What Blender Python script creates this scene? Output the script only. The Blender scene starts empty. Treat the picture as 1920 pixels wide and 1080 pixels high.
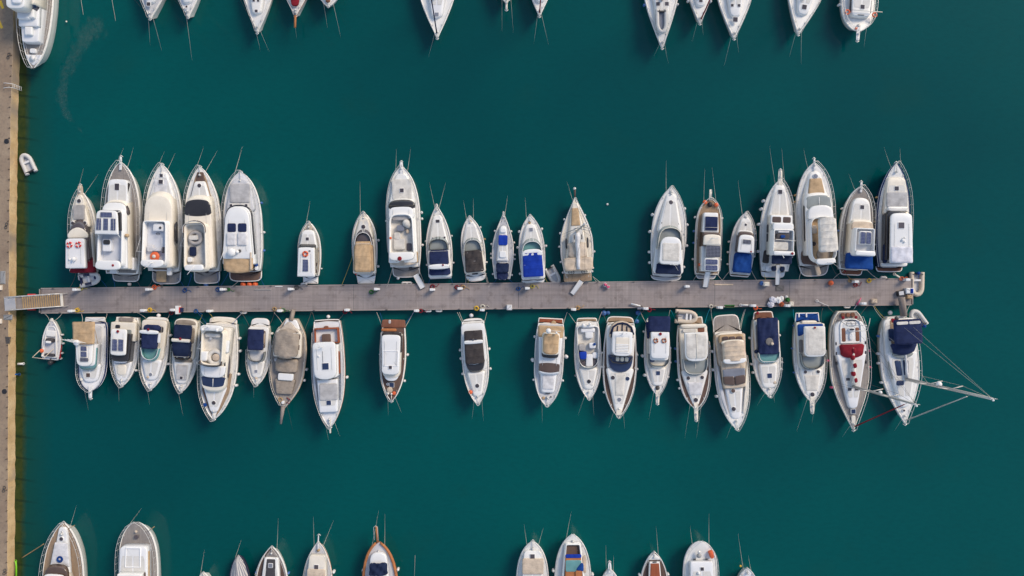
import bpy, math, random
from mathutils import Vector, Matrix
random.seed(7)
R = math.radians
scene = bpy.context.scene
COL = scene.collection
# ------------------------------------------------------------------ camera, world, sun, exposure
CAMH = 93.0          # metres above the water, looking straight down
PXM = 16.0           # photo pixels per metre at water level
cam = bpy.data.objects.new('camera', bpy.data.cameras.new('camera'))
COL.objects.link(cam)
cam.location = (0, 0, CAMH)
cam.data.sensor_width = 36.0
cam.data.lens = 18.0 / (60.0 / CAMH)
cam.data.clip_start = 1.0
cam.data.clip_end = 3000.0
scene.camera = cam
SUN_EL, SUN_AZ = 38.0, 50.0          # azimuth measured clockwise from +Y (photo top)
w = bpy.data.worlds.new("World"); scene.world = w; w.use_nodes = True
nt = w.node_tree; nt.nodes.clear()
sky = nt.nodes.new('ShaderNodeTexSky'); sky.sky_type = 'NISHITA'; sky.sun_disc = False
sky.sun_elevation = R(SUN_EL); sky.sun_rotation = R(SUN_AZ)
sky.air_density = 1.0; sky.dust_density = 0.4; sky.ozone_density = 1.0
bg = nt.nodes.new('ShaderNodeBackground'); bg.inputs['Strength'].default_value = 0.12
wo = nt.nodes.new('ShaderNodeOutputWorld')
hz = nt.nodes.new('ShaderNodeHueSaturation'); hz.inputs['Saturation'].default_value = 0.80   # thin high haze whitens the sky
nt.links.new(sky.outputs[0], hz.inputs['Color']); nt.links.new(hz.outputs[0], bg.inputs[0]); nt.links.new(bg.outputs[0], wo.inputs[0])
sd = bpy.data.lights.new('sun', 'SUN'); sd.energy = 1.9; sd.angle = R(22); sd.color = (1.0, 0.83, 0.62)
so = bpy.data.objects.new('sun', sd); COL.objects.link(so)
dirv = Vector((math.sin(R(SUN_AZ)) * math.cos(R(SUN_EL)), math.cos(R(SUN_AZ)) * math.cos(R(SUN_EL)), math.sin(R(SUN_EL))))
so.rotation_euler = dirv.to_track_quat('Z', 'Y').to_euler()
so.location = (40, 40, 80)
scene.view_settings.view_transform = 'Standard'
scene.view_settings.look = 'None'
scene.view_settings.exposure = 0.62
scene.view_settings.gamma = 1.0
scene.view_settings.use_curve_mapping = False

# ------------------------------------------------------------------ materials
def srgb(r, g, b):
    f = lambda c: ((c / 255.0) / 12.92) if c <= 10 else (((c / 255.0) + 0.055) / 1.055) ** 2.4
    return (f(r), f(g), f(b), 1.0)
class NM:
    """small node helper"""
    def __init__(s, name):
        s.m = bpy.data.materials.new(name); s.m.use_nodes = True
        s.t = s.m.node_tree; s.t.nodes.clear()
        s.out = s.t.nodes.new('ShaderNodeOutputMaterial')
        s.p = s.t.nodes.new('ShaderNodeBsdfPrincipled')
        s.t.links.new(s.p.outputs[0], s.out.inputs[0])
        s.tc = s.t.nodes.new('ShaderNodeTexCoord')
    def n(s, typ, **kw):
        o = s.t.nodes.new(typ)
        for k, v in kw.items(): setattr(o, k, v)
        return o
    def l(s, a, b): s.t.links.new(a, b)
    def math(s, op, a, b=None, clamp=False):
        o = s.n('ShaderNodeMath', operation=op, use_clamp=clamp)
        for i, v in enumerate((a, b)):
            if v is None: continue
            if isinstance(v, (int, float)): o.inputs[i].default_value = v
            else: s.l(v, o.inputs[i])
        return o.outputs[0]
    def mix(s, fac, a, b):
        o = s.n('ShaderNodeMix', data_type='RGBA')
        for sock, v in ((o.inputs[0], fac), (o.inputs[6], a), (o.inputs[7], b)):
            if isinstance(v, (int, float)): sock.default_value = v
            elif isinstance(v, tuple): sock.default_value = v
            else: s.l(v, sock)
        return o.outputs[2]
    def noise(s, scale, detail=3, rough=.55, vec=None, off=None):
        o = s.n('ShaderNodeTexNoise'); o.inputs['Scale'].default_value = scale
        o.inputs['Detail'].default_value = detail; o.inputs['Roughness'].default_value = rough
        s.l(vec or s.tc.outputs['Object'], o.inputs['Vector'])
        return o.outputs[0]
    def ramp(s, val, lo, hi):
        o = s.n('ShaderNodeMapRange'); s.l(val, o.inputs[0]); o.inputs[1].default_value = lo; o.inputs[2].default_value = hi
        return o.outputs[0]
    def scaled(s, sc, rot=(0, 0, 0), loc=(0, 0, 0)):
        o = s.n('ShaderNodeMapping'); o.inputs['Scale'].default_value = sc; o.inputs['Rotation'].default_value = rot
        o.inputs['Location'].default_value = loc
        s.l(s.tc.outputs['Object'], o.inputs[0]); return o.outputs[0]
    def rand(s, vec, amount=37.0):
        oi = s.n('ShaderNodeObjectInfo'); v = s.n('ShaderNodeVectorMath', operation='ADD')
        s.l(vec, v.inputs[0]); m = s.math('MULTIPLY', oi.outputs['Random'], amount); s.l(m, v.inputs[1]); return v.outputs[0]
    def bump(s, h, strength=.3, dist=.02):
        o = s.n('ShaderNodeBump'); o.inputs['Strength'].default_value = strength; o.inputs['Distance'].default_value = dist
        s.l(h, o.inputs['Height']); s.l(o.outputs[0], s.p.inputs['Normal'])
    def base(s, v):
        if isinstance(v, tuple): s.p.inputs['Base Color'].default_value = v
        else: s.l(v, s.p.inputs['Base Color'])
    def set(s, rough=.5, spec=.5, metal=0.0):
        s.p.inputs['Roughness'].default_value = rough; s.p.inputs['Specular IOR Level'].default_value = spec
        s.p.inputs['Metallic'].default_value = metal

def c4(c, k=1.0): return (min(c[0] * k, 1), min(c[1] * k, 1), min(c[2] * k, 1), 1.0)
def gel(name, col, rough=.35, dirt=.14, dcol=None):
    n = NM(name)
    v = n.rand(n.tc.outputs['Object'])
    a = n.ramp(n.noise(0.9, 5, .65, v), .42, .75)
    b = n.ramp(n.noise(7.0, 4, .6, v), .5, .85)
    st = n.ramp(n.noise(2.2, 4, .6, n.rand(n.scaled((5.0, .6, 1)))), .52, .8)   # runs of grime
    f = n.math('ADD', n.math('MULTIPLY', a, dirt), n.math('MULTIPLY', n.math('ADD', b, st), dirt * .8), True)
    n.base(n.mix(f, c4(col, 1.04), dcol or c4((col[0] * .6, col[1] * .56, col[2] * .49))))
    n.set(rough); n.bump(n.noise(3.5, 2), .06, .02)
    return n.m
def canvas(name, col, wr=.6):
    n = NM(name)
    v = n.rand(n.tc.outputs['Object'])
    a = n.noise(1.6, 5, .6, v)
    b = n.noise(1.0, 3, .6, n.scaled((1.2, 5.0, 1)))
    n.base(n.mix(n.ramp(a, .35, .75), c4(col, 1.12), c4(col, .72)))
    n.set(.92, .15)
    n.bump(n.math('ADD', a, n.math('MULTIPLY', b, .7)), wr, .09)
    return n.m
def planks(name, col, width=.09, dark=.45, var=.35, axis=0, blotch=None):
    n = NM(name)
    sp = n.n('ShaderNodeSeparateXYZ'); n.l(n.tc.outputs['Object'], sp.inputs[0])
    x = sp.outputs[axis]
    q = n.math('DIVIDE', x, width)
    fr = n.math('FRACT', q)
    seam = n.math('LESS_THAN', fr, .13)
    fl = n.math('FLOOR', q)
    wn = n.n('ShaderNodeTexWhiteNoise', noise_dimensions='1D'); n.l(fl, wn.inputs['W'])
    stretched = n.scaled((8, .7, 1) if axis == 0 else (.7, 8, 1))
    g = n.noise(2.5, 5, .6, n.rand(stretched))
    big = n.noise(.7, 4, .6, n.rand(n.tc.outputs['Object']))
    f = n.math('ADD', n.math('MULTIPLY', wn.outputs[0], .35), n.math('MULTIPLY', g, .65))
    colr = n.mix(f, c4(col, 1 + var), c4(col, 1 - var))
    colr = n.mix(n.ramp(big, .35, .75), colr, blotch or c4((col[0] * .75, col[1] * .75, col[2] * .8)))
    colr = n.mix(n.math('MULTIPLY', seam, dark), colr, (.02, .018, .016, 1))
    n.base(colr); n.set(.75, .3); n.bump(g, .15, .01)
    return n.m
def plain(name, col, rough=.5, metal=0.0, spec=.5, var=.1):
    n = NM(name); a = n.noise(4.0, 3, .6, n.rand(n.tc.outputs['Object']))
    n.base(n.mix(a, c4(col, 1 + var), c4(col, 1 - var))); n.set(rough, spec, metal); return n.m
def glass(name, col, rough=.08):
    n = NM(name); a = n.noise(.8, 2, .5, n.rand(n.tc.outputs['Object']))
    n.base(n.mix(a, c4(col, 1.5), c4(col, .6))); n.set(rough, .8); return n.m
def solar_mat(name, col):
    n = NM(name)
    b = n.n('ShaderNodeTexBrick', offset=0.0); b.inputs['Scale'].default_value = 1.0
    b.inputs['Brick Width'].default_value = .16; b.inputs['Row Height'].default_value = .16
    b.inputs['Mortar Size'].default_value = .011; b.inputs['Color1'].default_value = c4(col)
    b.inputs['Color2'].default_value = c4(col, 1.3); b.inputs['Mortar'].default_value = (.30, .33, .42, 1)
    n.l(n.tc.outputs['Object'], b.inputs['Vector']); n.base(b.outputs[0]); n.set(.18, .6); return n.m

M = {}
M['white'] = gel('gelcoat_white', (.81, .795, .765), .33, .13)
M['clean'] = gel('gelcoat_clean', (.77, .77, .765), .3, .12)
M['cool'] = gel('gelcoat_cool', (.77, .77, .78), .35, .10)
M['cream'] = gel('gelcoat_cream', (.78, .72, .62), .4, .2)
M['beige'] = gel('deck_beige', (.56, .49, .40), .6, .25)
M['hull'] = gel('hull_white', (.80, .77, .72), .25, .10)
M['hullnavy'] = gel('hull_navy', (.015, .03, .11), .2, .05, (.05, .06, .1, 1))
M['hullgrey'] = gel('hull_grey', (.30, .30, .30), .4, .2)
M['hullred'] = gel('hull_red', (.42, .02, .03), .3, .1)
M['hullwood'] = planks('hull_varnished', (.42, .15, .05), .12, .5, .25)
M['nslip'] = gel('nonslip_cream', (.66, .645, .615), .8, .25)
M['grey'] = gel('nonslip_grey', (.42, .42, .44), .7, .2)
M['lgrey'] = gel('nonslip_light', (.58, .58, .60), .7, .15)
M['teak'] = planks('teak_weathered', (.30, .255, .225))
M['teakw'] = planks('teak_warm', (.40, .28, .18))
M['teakr'] = planks('teak_red', (.24, .10, .06))
M['teakd'] = planks('teak_dark', (.15, .095, .075))
M['teakg'] = planks('teak_grey', (.34, .305, .275), .09, .35)
M['varn'] = planks('varnished_wood', (.50, .19, .07), .14, .4, .25)
M['mahog'] = planks('mahogany', (.33, .09, .04), .2, .35, .2)
M['glass'] = glass('glass_dark', (.028, .026, .028))
M['glassb'] = glass('glass_brown', (.10, .065, .05), .15)
M['glassm'] = glass('glass_mauve', (.085, .07, .075), .12)
M['glassg'] = glass('glass_pale', (.26, .28, .27), .12)
M['glasst'] = glass('glass_teal', (.13, .30, .30), .12)
M['glassn'] = glass('glass_navy', (.02, .035, .09), .12)
M['hatch'] = glass('hatch_acrylic', (.055, .045, .05), .12)
M['hatchg'] = glass('hatch_smoke', (.20, .21, .25), .15)
M['steel'] = plain('stainless', (.66, .64, .61), .35, .35)
M['alu'] = plain('mast_alu', (.52, .50, .47), .4, .3)
M['black'] = plain('black_plastic', (.025, .025, .03), .5)
M['dark'] = plain('dark_rubber', (.07, .065, .065), .6)
M['nearblack'] = plain('near_black', (.055, .05, .055), .6)  # even near-black for consoles, seats, soles and dark panels
M['whitep'] = plain('white_plastic', (.78, .77, .76), .4, 0, .4, .06)
M['fend'] = plain('fender_white', (.72, .70, .68), .45, 0, .4, .12)
M['fendb'] = plain('fender_blue', (.06, .16, .42), .45)
M['fendp'] = plain('fender_pink', (.62, .10, .20), .45)
M['fendg'] = plain('fender_grey', (.22, .22, .25), .45)
M['orange'] = plain('orange_plastic', (.72, .13, .04), .5)
M['red'] = plain('red_plastic', (.60, .03, .03), .5)
M['yellow'] = plain('yellow_paint', (.70, .45, .04), .6)
M['green'] = plain('green_mat', (.03, .16, .035), .9)
M['rope'] = plain('rope_white', (.62, .58, .50), .9, 0, .1, .25)
M['ropeb'] = plain('rope_blue', (.02, .09, .28), .9, 0, .1, .2)
M['ropet'] = plain('rope_teal', (.02, .30, .42), .9, 0, .1, .2)
M['ropey'] = plain('rope_yellow', (.50, .42, .10), .9, 0, .1, .2)
M['roped'] = plain('rope_dark', (.12, .11, .10), .9, 0, .1, .2)
M['ropeo'] = plain('rope_tan', (.45, .30, .15), .9, 0, .1, .2)
M['solar'] = solar_mat('solar_cells', (.018, .028, .10))
M['solark'] = solar_mat('solar_cells_dark', (.03, .028, .04))
M['seat'] = canvas('seat_vinyl', (.66, .63, .58), .15)
M['seatg'] = canvas('seat_grey', (.40, .38, .37), .15)
M['pad'] = canvas('sunpad_grey', (.46, .45, .45), .3)
M['padw'] = canvas('sunpad_white', (.66, .65, .66), .3)
M['tub'] = gel('flybridge_floor', (.60, .63, .70), .5, .12)
M['tan'] = canvas('canvas_tan', (.50, .35, .21))
M['tanp'] = canvas('canvas_pale_tan', (.60, .49, .38))
M['sand'] = canvas('canvas_sand', (.54, .46, .38), .4)
M['taupe'] = canvas('canvas_taupe', (.34, .285, .235), .9)
M['navy'] = canvas('canvas_navy', (.020, .030, .085))
M['navyd'] = canvas('canvas_navy_dark', (.016, .026, .065))
M['royal'] = canvas('canvas_royal', (.012, .045, .34))
M['blue'] = canvas('canvas_blue', (.012, .06, .25))
M['char'] = canvas('canvas_charcoal', (.060, .052, .052))
M['grc'] = canvas('canvas_grey', (.20, .185, .175))
M['maroon'] = canvas('canvas_maroon', (.20, .016, .03))
M['redc'] = canvas('canvas_red', (.24, .018, .03))
M['whitec'] = canvas('canvas_white', (.68, .68, .74), .5)
M['offc'] = canvas('canvas_offwhite', (.66, .63, .58), .5)
M['rubber'] = plain('inflatable_tube', (.60, .58, .55), .6, 0, .3, .12)
M['rubberc'] = plain('inflatable_cream', (.62, .53, .42), .6, 0, .3, .12)
M['rust'] = plain('rusty_iron', (.13, .09, .06), .8)
M['skinp'] = plain('person_skin', (.50, .28, .19), .6)

# ------------------------------------------------------------------ mesh helpers
def W(px, py, z=0.0):
    k = (CAMH - z) / CAMH
    return Vector(((px - 960.0) / PXM * k, (540.0 - py) / PXM * k, z))
class MB:
    def __init__(s): s.v = []; s.f = []; s.mi = []; s.mats = []; s.sm = []
    def midx(s, m):
        if m not in s.mats: s.mats.append(m)
        return s.mats.index(m)
    def ring(s, pts):
        i = len(s.v); s.v += [tuple(p) for p in pts]; return list(range(i, i + len(pts)))
    def bridge(s, a, b, m=0, closed=True, sm=True):
        n = len(a)
        for i in range(n if closed else n - 1):
            j = (i + 1) % n
            s.f.append((a[i], a[j], b[j], b[i])); s.mi.append(m); s.sm.append(sm)
    def cap(s, a, m=0, flip=False):
        s.f.append(tuple(reversed(a)) if flip else tuple(a)); s.mi.append(m); s.sm.append(False)
    def box(s, x0, x1, y0, y1, z0, z1, m=0):
        a = s.ring([(x0, y0, z0), (x1, y0, z0), (x1, y1, z0), (x0, y1, z0)])
        b = s.ring([(x0, y0, z1), (x1, y0, z1), (x1, y1, z1), (x0, y1, z1)])
        s.bridge(a, b, m, True, False); s.cap(b, m); s.cap(a, m, True)
    def tube(s, pts, r, n=6, m=0, caps=True, r1=None):
        pts = [Vector(p) for p in pts]; prev = None; N = len(pts); first = None
        for i, p in enumerate(pts):
            if i == 0: d = pts[1] - p
            elif i == N - 1: d = p - pts[i - 1]
            else: d = (pts[i + 1] - p).normalized() + (p - pts[i - 1]).normalized()
            if d.length < 1e-7: d = Vector((0, 0, 1))
            d.normalize()
            up = Vector((0, 0, 1)) if abs(d.z) < .95 else Vector((1, 0, 0))
            a = d.cross(up).normalized(); b = a.cross(d).normalized()
            rr = r if r1 is None else r + (r1 - r) * i / (N - 1)
            ring = s.ring([p + a * (rr * math.cos(2 * math.pi * k / n)) + b * (rr * math.sin(2 * math.pi * k / n)) for k in range(n)])
            if prev: s.bridge(prev, ring, m)
            else: first = ring
            prev = ring
        if caps: s.cap(prev, m, True); s.cap(first, m)
    def lathe(s, prof, c=(0, 0, 0), n=14, m=0):
        prev = None
        for (r, z) in prof:
            ring = s.ring([(c[0] + max(r, 1e-4) * math.cos(2 * math.pi * k / n), c[1] + max(r, 1e-4) * math.sin(2 * math.pi * k / n), c[2] + z) for k in range(n)])
            if prev: s.bridge(prev, ring, m)
            prev = ring
    def torus(s, c, R_, r, n=18, k=7, m=0, ax='z', sx=1, sy=1):
        rings = []
        for i in range(n):
            a = 2 * math.pi * i / n
            pts = []
            for j in range(k):
                b = 2 * math.pi * j / k
                q = (R_ + r * math.cos(b))
                pts.append((c[0] + q * math.cos(a) * sx, c[1] + q * math.sin(a) * sy, c[2] + r * math.sin(b)))
            rings.append(s.ring(pts))
        for i in range(n): s.bridge(rings[i], rings[(i + 1) % n], m)
    def build(s, name, mats, parent=None, loc=None):
        me = bpy.data.meshes.new(name)
        me.from_pydata(s.v, [], s.f)
        if not isinstance(mats, (list, tuple)): mats = [mats]
        for m in mats: me.materials.append(M[m] if isinstance(m, str) else m)
        me.polygons.foreach_set('material_index', s.mi); me.polygons.foreach_set('use_smooth', s.sm)
        me.validate(); me.update()
        import bmesh
        bm = bmesh.new(); bm.from_mesh(me); bmesh.ops.recalc_face_normals(bm, faces=bm.faces); bm.to_mesh(me); bm.free()
        o = bpy.data.objects.new(name, me); COL.objects.link(o)
        if parent: o.parent = parent
        if loc is not None: o.location = loc
        return o
def tag(o, label, cat=None, group=None, kind=None):
    if label: o['label'] = label
    if cat: o['category'] = cat
    if group: o['group'] = group
    if kind: o['kind'] = kind
    return o
def empty(name, loc, rz=0.0):
    o = bpy.data.objects.new(name, None); o.empty_display_size = .5; COL.objects.link(o)
    o.location = loc; o.rotation_euler = (0, 0, rz); return o
def copy_tree(o, parent=None):
    c = o.copy(); COL.objects.link(c); c.parent = parent
    for ch in [k for k in o.children]: copy_tree(ch, c)
    return c
def pchip(pts, x):
    if x <= pts[0][0]: return pts[0][1]
    if x >= pts[-1][0]: return pts[-1][1]
    n = len(pts)
    for i in range(n - 1):
        if x <= pts[i + 1][0]: break
    def slope(k):
        if k == 0 or k == n - 1:
            k2 = min(k, n - 2); return (pts[k2 + 1][1] - pts[k2][1]) / (pts[k2 + 1][0] - pts[k2][0])
        a = (pts[k][1] - pts[k - 1][1]) / (pts[k][0] - pts[k - 1][0]); b = (pts[k + 1][1] - pts[k][1]) / (pts[k + 1][0] - pts[k][0])
        return 0 if a * b <= 0 else 2 * a * b / (a + b)
    h = pts[i + 1][0] - pts[i][0]; t = (x - pts[i][0]) / h
    m0, m1 = slope(i) * h, slope(i + 1) * h
    return (2 * t**3 - 3 * t * t + 1) * pts[i][1] + (t**3 - 2 * t * t + t) * m0 + (-2 * t**3 + 3 * t * t) * pts[i + 1][1] + (t**3 - t * t) * m1
def inset(poly, d):
    n = len(poly); out = []
    for i in range(n):
        a, b, c = Vector(poly[i - 1][:2]), Vector(poly[i][:2]), Vector(poly[(i + 1) % n][:2])
        e1 = (b - a); e2 = (c - b)
        if e1.length < 1e-6: e1 = e2
        if e2.length < 1e-6: e2 = e1
        n1 = Vector((-e1.y, e1.x)).normalized(); n2 = Vector((-e2.y, e2.x)).normalized()
        nn = (n1 + n2)
        nn = nn.normalized() if nn.length > 1e-5 else n1
        k = 1 / max(.5, nn.dot(n1))
        out.append((b.x + nn.x * d * k, b.y + nn.y * d * k))
    return out
def outline(y0, y1, w0, w1, r0, r1, b0, b1, cx=0.0):
    """rounded quad, counter-clockwise, y0 stern .. y1 bow, metres"""
    C = [(-w0, y0, r0), (w0, y0, r0), (w1, y1, r1), (-w1, y1, r1)]
    pts = []
    for i in range(4):
        p = Vector(C[i][:2]); a = Vector(C[i - 1][:2]); c = Vector(C[(i + 1) % 4][:2]); r = C[i][2]
        da = (a - p); dc = (c - p)
        ra = min(r, da.length * .49); rc = min(r, dc.length * .49)
        s_ = p + da.normalized() * ra; e_ = p + dc.normalized() * rc
        for k in range(5):
            t = k / 4; pts.append((s_ * (1 - t)**2 + p * 2 * t * (1 - t) + e_ * t * t))
        # samples along the edge
        nx = Vector(C[(i + 1) % 4][:2]); rn = min(C[(i + 1) % 4][2], (nx - p).length * .49)
        e2 = nx + (p - nx).normalized() * rn
        for k in range(1, 6): pts.append(e_.lerp(e2, k / 6))
    out = []
    for p in pts:
        fr = min(1, max(0, (p.y - y0) / (y1 - y0)))
        y = p.y + b1 * max(0, 1 - (p.x / max(w1, .01))**2) * fr - b0 * max(0, 1 - (p.x / max(w0, .01))**2) * (1 - fr)
        out.append((p.x + cx, y))
    return out

PROF = {
 'yacht': [(0, .80), (.12, .90), (.3, .98), (.45, 1), (.6, .95), (.72, .85), (.82, .68), (.9, .48), (.96, .27), (1, .06)],
 'full': [(0, .86), (.1, .94), (.3, 1), (.55, .99), (.7, .91), (.82, .75), (.9, .56), (.96, .33), (1, .08)],
 'sharp': [(0, .82), (.15, .93), (.35, 1), (.5, .97), (.65, .83), (.78, .62), (.88, .38), (.95, .17), (1, .02)],
 'sail': [(0, .70), (.15, .86), (.35, 1), (.5, .98), (.65, .80), (.8, .50), (.9, .26), (.96, .11), (1, .03)],
 'sailb': [(0, .45), (.06, .72), (.2, .93), (.4, 1), (.55, .97), (.7, .77), (.85, .42), (.95, .15), (1, .03)],
 'blunt': [(0, .90), (.1, .97), (.35, 1), (.6, 1), (.75, .95), (.86, .80), (.93, .60), (.98, .33), (1, .12)],
 'canoe': [(0, .30), (.07, .55), (.2, .88), (.4, 1), (.6, .97), (.75, .80), (.88, .46), (.96, .18), (1, .04)],
}
ORD = ['first', 'second', 'third', 'fourth', 'fifth', 'sixth', 'seventh', 'eighth', 'ninth']
class Boat:
    def __init__(s, zoom, name, short, label, stern, bow, hw, prof='yacht', fb=(1.0, 1.6), hull='hull', deck='white',
                 cat='motor boat', group=None, b0=0.0, rim='hull', st_r=None, base='white', floor_in=.10):
        s.ox, s.oy, s.s = zoom; s.short = short; s.prof = PROF[prof] if isinstance(prof, str) else prof
        s.fb = fb
        P0 = W(*s.px(stern), fb[0]); P1 = W(*s.px(bow), fb[1])
        s.P0 = P0; d = Vector((P1.x - P0.x, P1.y - P0.y)); s.L = d.length; s.d = d.normalized()
        s.sg = 1 if s.d.y > 0 else -1
        s.hw = hw / s.s / PXM * (CAMH - fb[0]) / CAMH
        s.rz = math.atan2(-s.d.x, s.d.y)
        s.root = empty(name, (P0.x, P0.y, 0), s.rz)
        tag(s.root, label, cat, group)
        s.edge = not (0 < s.px(stern)[1] < 1080)
        s._hull(hull, deck, rim, b0); s.fittings()
    def px(s, p): return (s.ox + p[0] / s.s, s.oy + p[1] / s.s)
    def Y(s, v, z):
        wy = (540 - (s.oy + v / s.s)) / PXM * (CAMH - z) / CAMH
        return (wy - s.P0.y) / s.d.y
    def U(s, u, z=1.5): return u / s.s / PXM * (CAMH - z) / CAMH * s.sg
    def K(s, u, z=1.5): return abs(u) / s.s / PXM * (CAMH - z) / CAMH
    def w_at(s, y): return s.hw * pchip(s.prof, y / s.L)
    def z_at(s, y):
        f = min(1, max(0, y / s.L)); return s.fb[0] + (s.fb[1] - s.fb[0]) * (f ** 1.8)
    def _hull(s, hull, deck, rim, b0):
        mb = MB(); dk = MB(); N = 34; L = s.L
        fs = sorted(set([i / (N - 1) for i in range(N)] + [.97, .985, .995]))
        prev = None; prevd = None; rl = MB(); rows = []
        for f in fs:
            y = f * L; w = s.w_at(y); z = s.z_at(y); cy = b0 * (1 - f)**8
            rake = .075 * L * f**5
            wl = w * (.90 - .28 * f**2.5)
            pts = []
            for (ww, zz, ry) in ((wl * .75, -.45, 1.25), (wl, .0, 1.0), (wl * .45 + w * .55, z * .5, .55), (w * .985, z * .86, .15), (w, z * .9, .1), (w, z, 0), (w * .99, z + .055, 0)):
                pts.append((ww, y - rake * ry, zz))
            iw = max(w - .11, w * .5)
            pts.append((iw, y, z + .055)); pts.append((iw, y, z + .0))
            full = [(-a, b - b0 * (1 - (a / max(w, .01))**2) * (1 - f)**10 if b0 else b, c) for a, b, c in pts] 
            full2 = [(a, b, c) for a, b, c in reversed(full)]
            full2 = [(-a, b, c) for a, b, c in full2]
            ra = mb.ring(full)       # left side from keel up
            rb = mb.ring([(-a, b, c) for a, b, c in full])
            if prev:
                mb.bridge(prev[0], ra, 0, False); mb.bridge(prev[1], rb, 0, False)
                mb.f.append((prev[0][0], ra[0], rb[0], prev[1][0])); mb.mi.append(0); mb.sm.append(False)
            else: first = (ra, rb)
            prev = (ra, rb)
            nd = 8; row = []
            for k in range(nd + 1):
                t = -1 + 2 * k / nd
                yy = y
                row.append((iw * t, yy, z + .004 + .05 * (1 - t * t) * min(1, iw / 1.0)))
            rd = dk.ring(row)
            if prevd: dk.bridge(prevd, rd, 0, False)
            prevd = rd
        a, b = first
        mb.cap(a + list(reversed(b)), 0)
        mb.cap(prev[0] + list(reversed(prev[1])), 0, True)
        tr = mb.ring([(-s.w_at(0), 0, s.fb[0] + .055), (s.w_at(0), 0, s.fb[0] + .055), (s.w_at(0), .12, s.fb[0] + .055), (-s.w_at(0), .12, s.fb[0] + .055)])
        mb.cap(tr, 0)
        s.hull = mb.build('hull', hull, s.root)
        s.deck = dk.build('deck', deck, s.root)
        for sd_ in (-1, 1):
            t = MB(); t.tube([(sd_ * (s.w_at(f * L) + .015), f * L - .075 * L * f**5 * .1, s.z_at(f * L) * .93) for f in fs], .03, 5)
            t.build('rub_rail', 'whitep' if rim == 'hull' else rim, s.root)
    # ---- generic raised body
    def poly(s, pts, z):  # free outline in photo px (u from the centre line, v)
        out = [(s.U(u, z), s.Y(v, z)) for u, v in pts]
        ar = sum(out[i][0] * out[(i + 1) % len(out)][1] - out[(i + 1) % len(out)][0] * out[i][1] for i in range(len(out)))
        if ar < 0: out.reverse()
        # round the corners
        res = []
        n = len(out)
        for i in range(n):
            p = Vector(out[i]); a = Vector(out[i - 1]); c = Vector(out[(i + 1) % n])
            ra = min(.16, (a - p).length * .35); rc = min(.16, (c - p).length * .35)
            s0 = p + (a - p).normalized() * ra; e0 = p + (c - p).normalized() * rc
            for k in range(3):
                t = k / 2; q = s0 * (1 - t)**2 + p * 2 * t * (1 - t) + e0 * t * t; res.append((q.x, q.y))
        return res
    def ol(s, v0, v1, w0, w1, z, r0=.25, r1=.5, b0=0, b1=0, u=0):
        y0, y1 = s.Y(v0, z), s.Y(v1, z); W0, W1 = s.K(w0, z), s.K(w1, z)
        return outline(y0, y1, W0, W1, r0 * W0, r1 * W1, s.K(b0, z), s.K(b1, z), s.U(u, z))
    def solid(s, name, ol, z0, z1, mat, inn=.05, rd=.05, crown=.03, rake=0.0, rakes=0.0, parent=None, taper=0.0, label=None, folds=0, spread=None):
        """ol is the outline of the TOP; rake = how far the bow end of the base runs ahead of the top"""
        mb = MB()
        ys = [p[1] for p in ol]; ya, yb = min(ys), max(ys)
        xs = [p[0] for p in ol]; xc = (min(xs) + max(xs)) / 2
        def fr(y): return (y - ya) / max(yb - ya, .01)
        bot = []
        o = inset(ol, -inn - taper)
        for (x, y), (tx, ty) in zip(o, ol):
            f = fr(ty); bot.append((x, y + rake * max(0, (f - .5) * 2)**1.2 - rakes * max(0, (.5 - f) * 2)**1.2, z0))
        h = z1 - z0; rr = min(rd, h * .45)
        q = 1 - rr / h
        mid = [(b[0] + (t[0] - b[0]) * q, b[1] + (t[1] - b[1]) * q, z1 - rr) for b, t in zip(bot, ol)]
        a = mb.ring(bot); b = mb.ring(mid); mb.bridge(a, b, 0, True, len(ol) > 24)
        i1 = inset(ol, rr * .35); i2 = inset(ol, rr * 1.1)
        c = mb.ring([(x, y, z1 - rr * .3) for x, y in i1]); mb.bridge(b, c, 0)
        d = mb.ring([(x, y, z1) for x, y in i2]); mb.bridge(c, d, 0)
        yc = (ya + yb) / 2; prev = d; base = i2
        for k, sc in enumerate((.75, .5, .25)):
            e = mb.ring([(xc + (x - xc) * sc, yc + (y - yc) * sc, z1 + crown * (1 - sc * sc)) for x, y in base]); mb.bridge(prev, e, 0); prev = e
        ctr = mb.ring([(xc, yc, z1 + crown)])
        for k in range(len(prev)):
            mb.f.append((prev[k], prev[(k + 1) % len(prev)], ctr[0])); mb.mi.append(0); mb.sm.append(True)
        mb.cap(a, 0, True)
        ob = mb.build(name, mat, parent or s.root)
        if label: ob['label'] = label
        return ob
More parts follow.
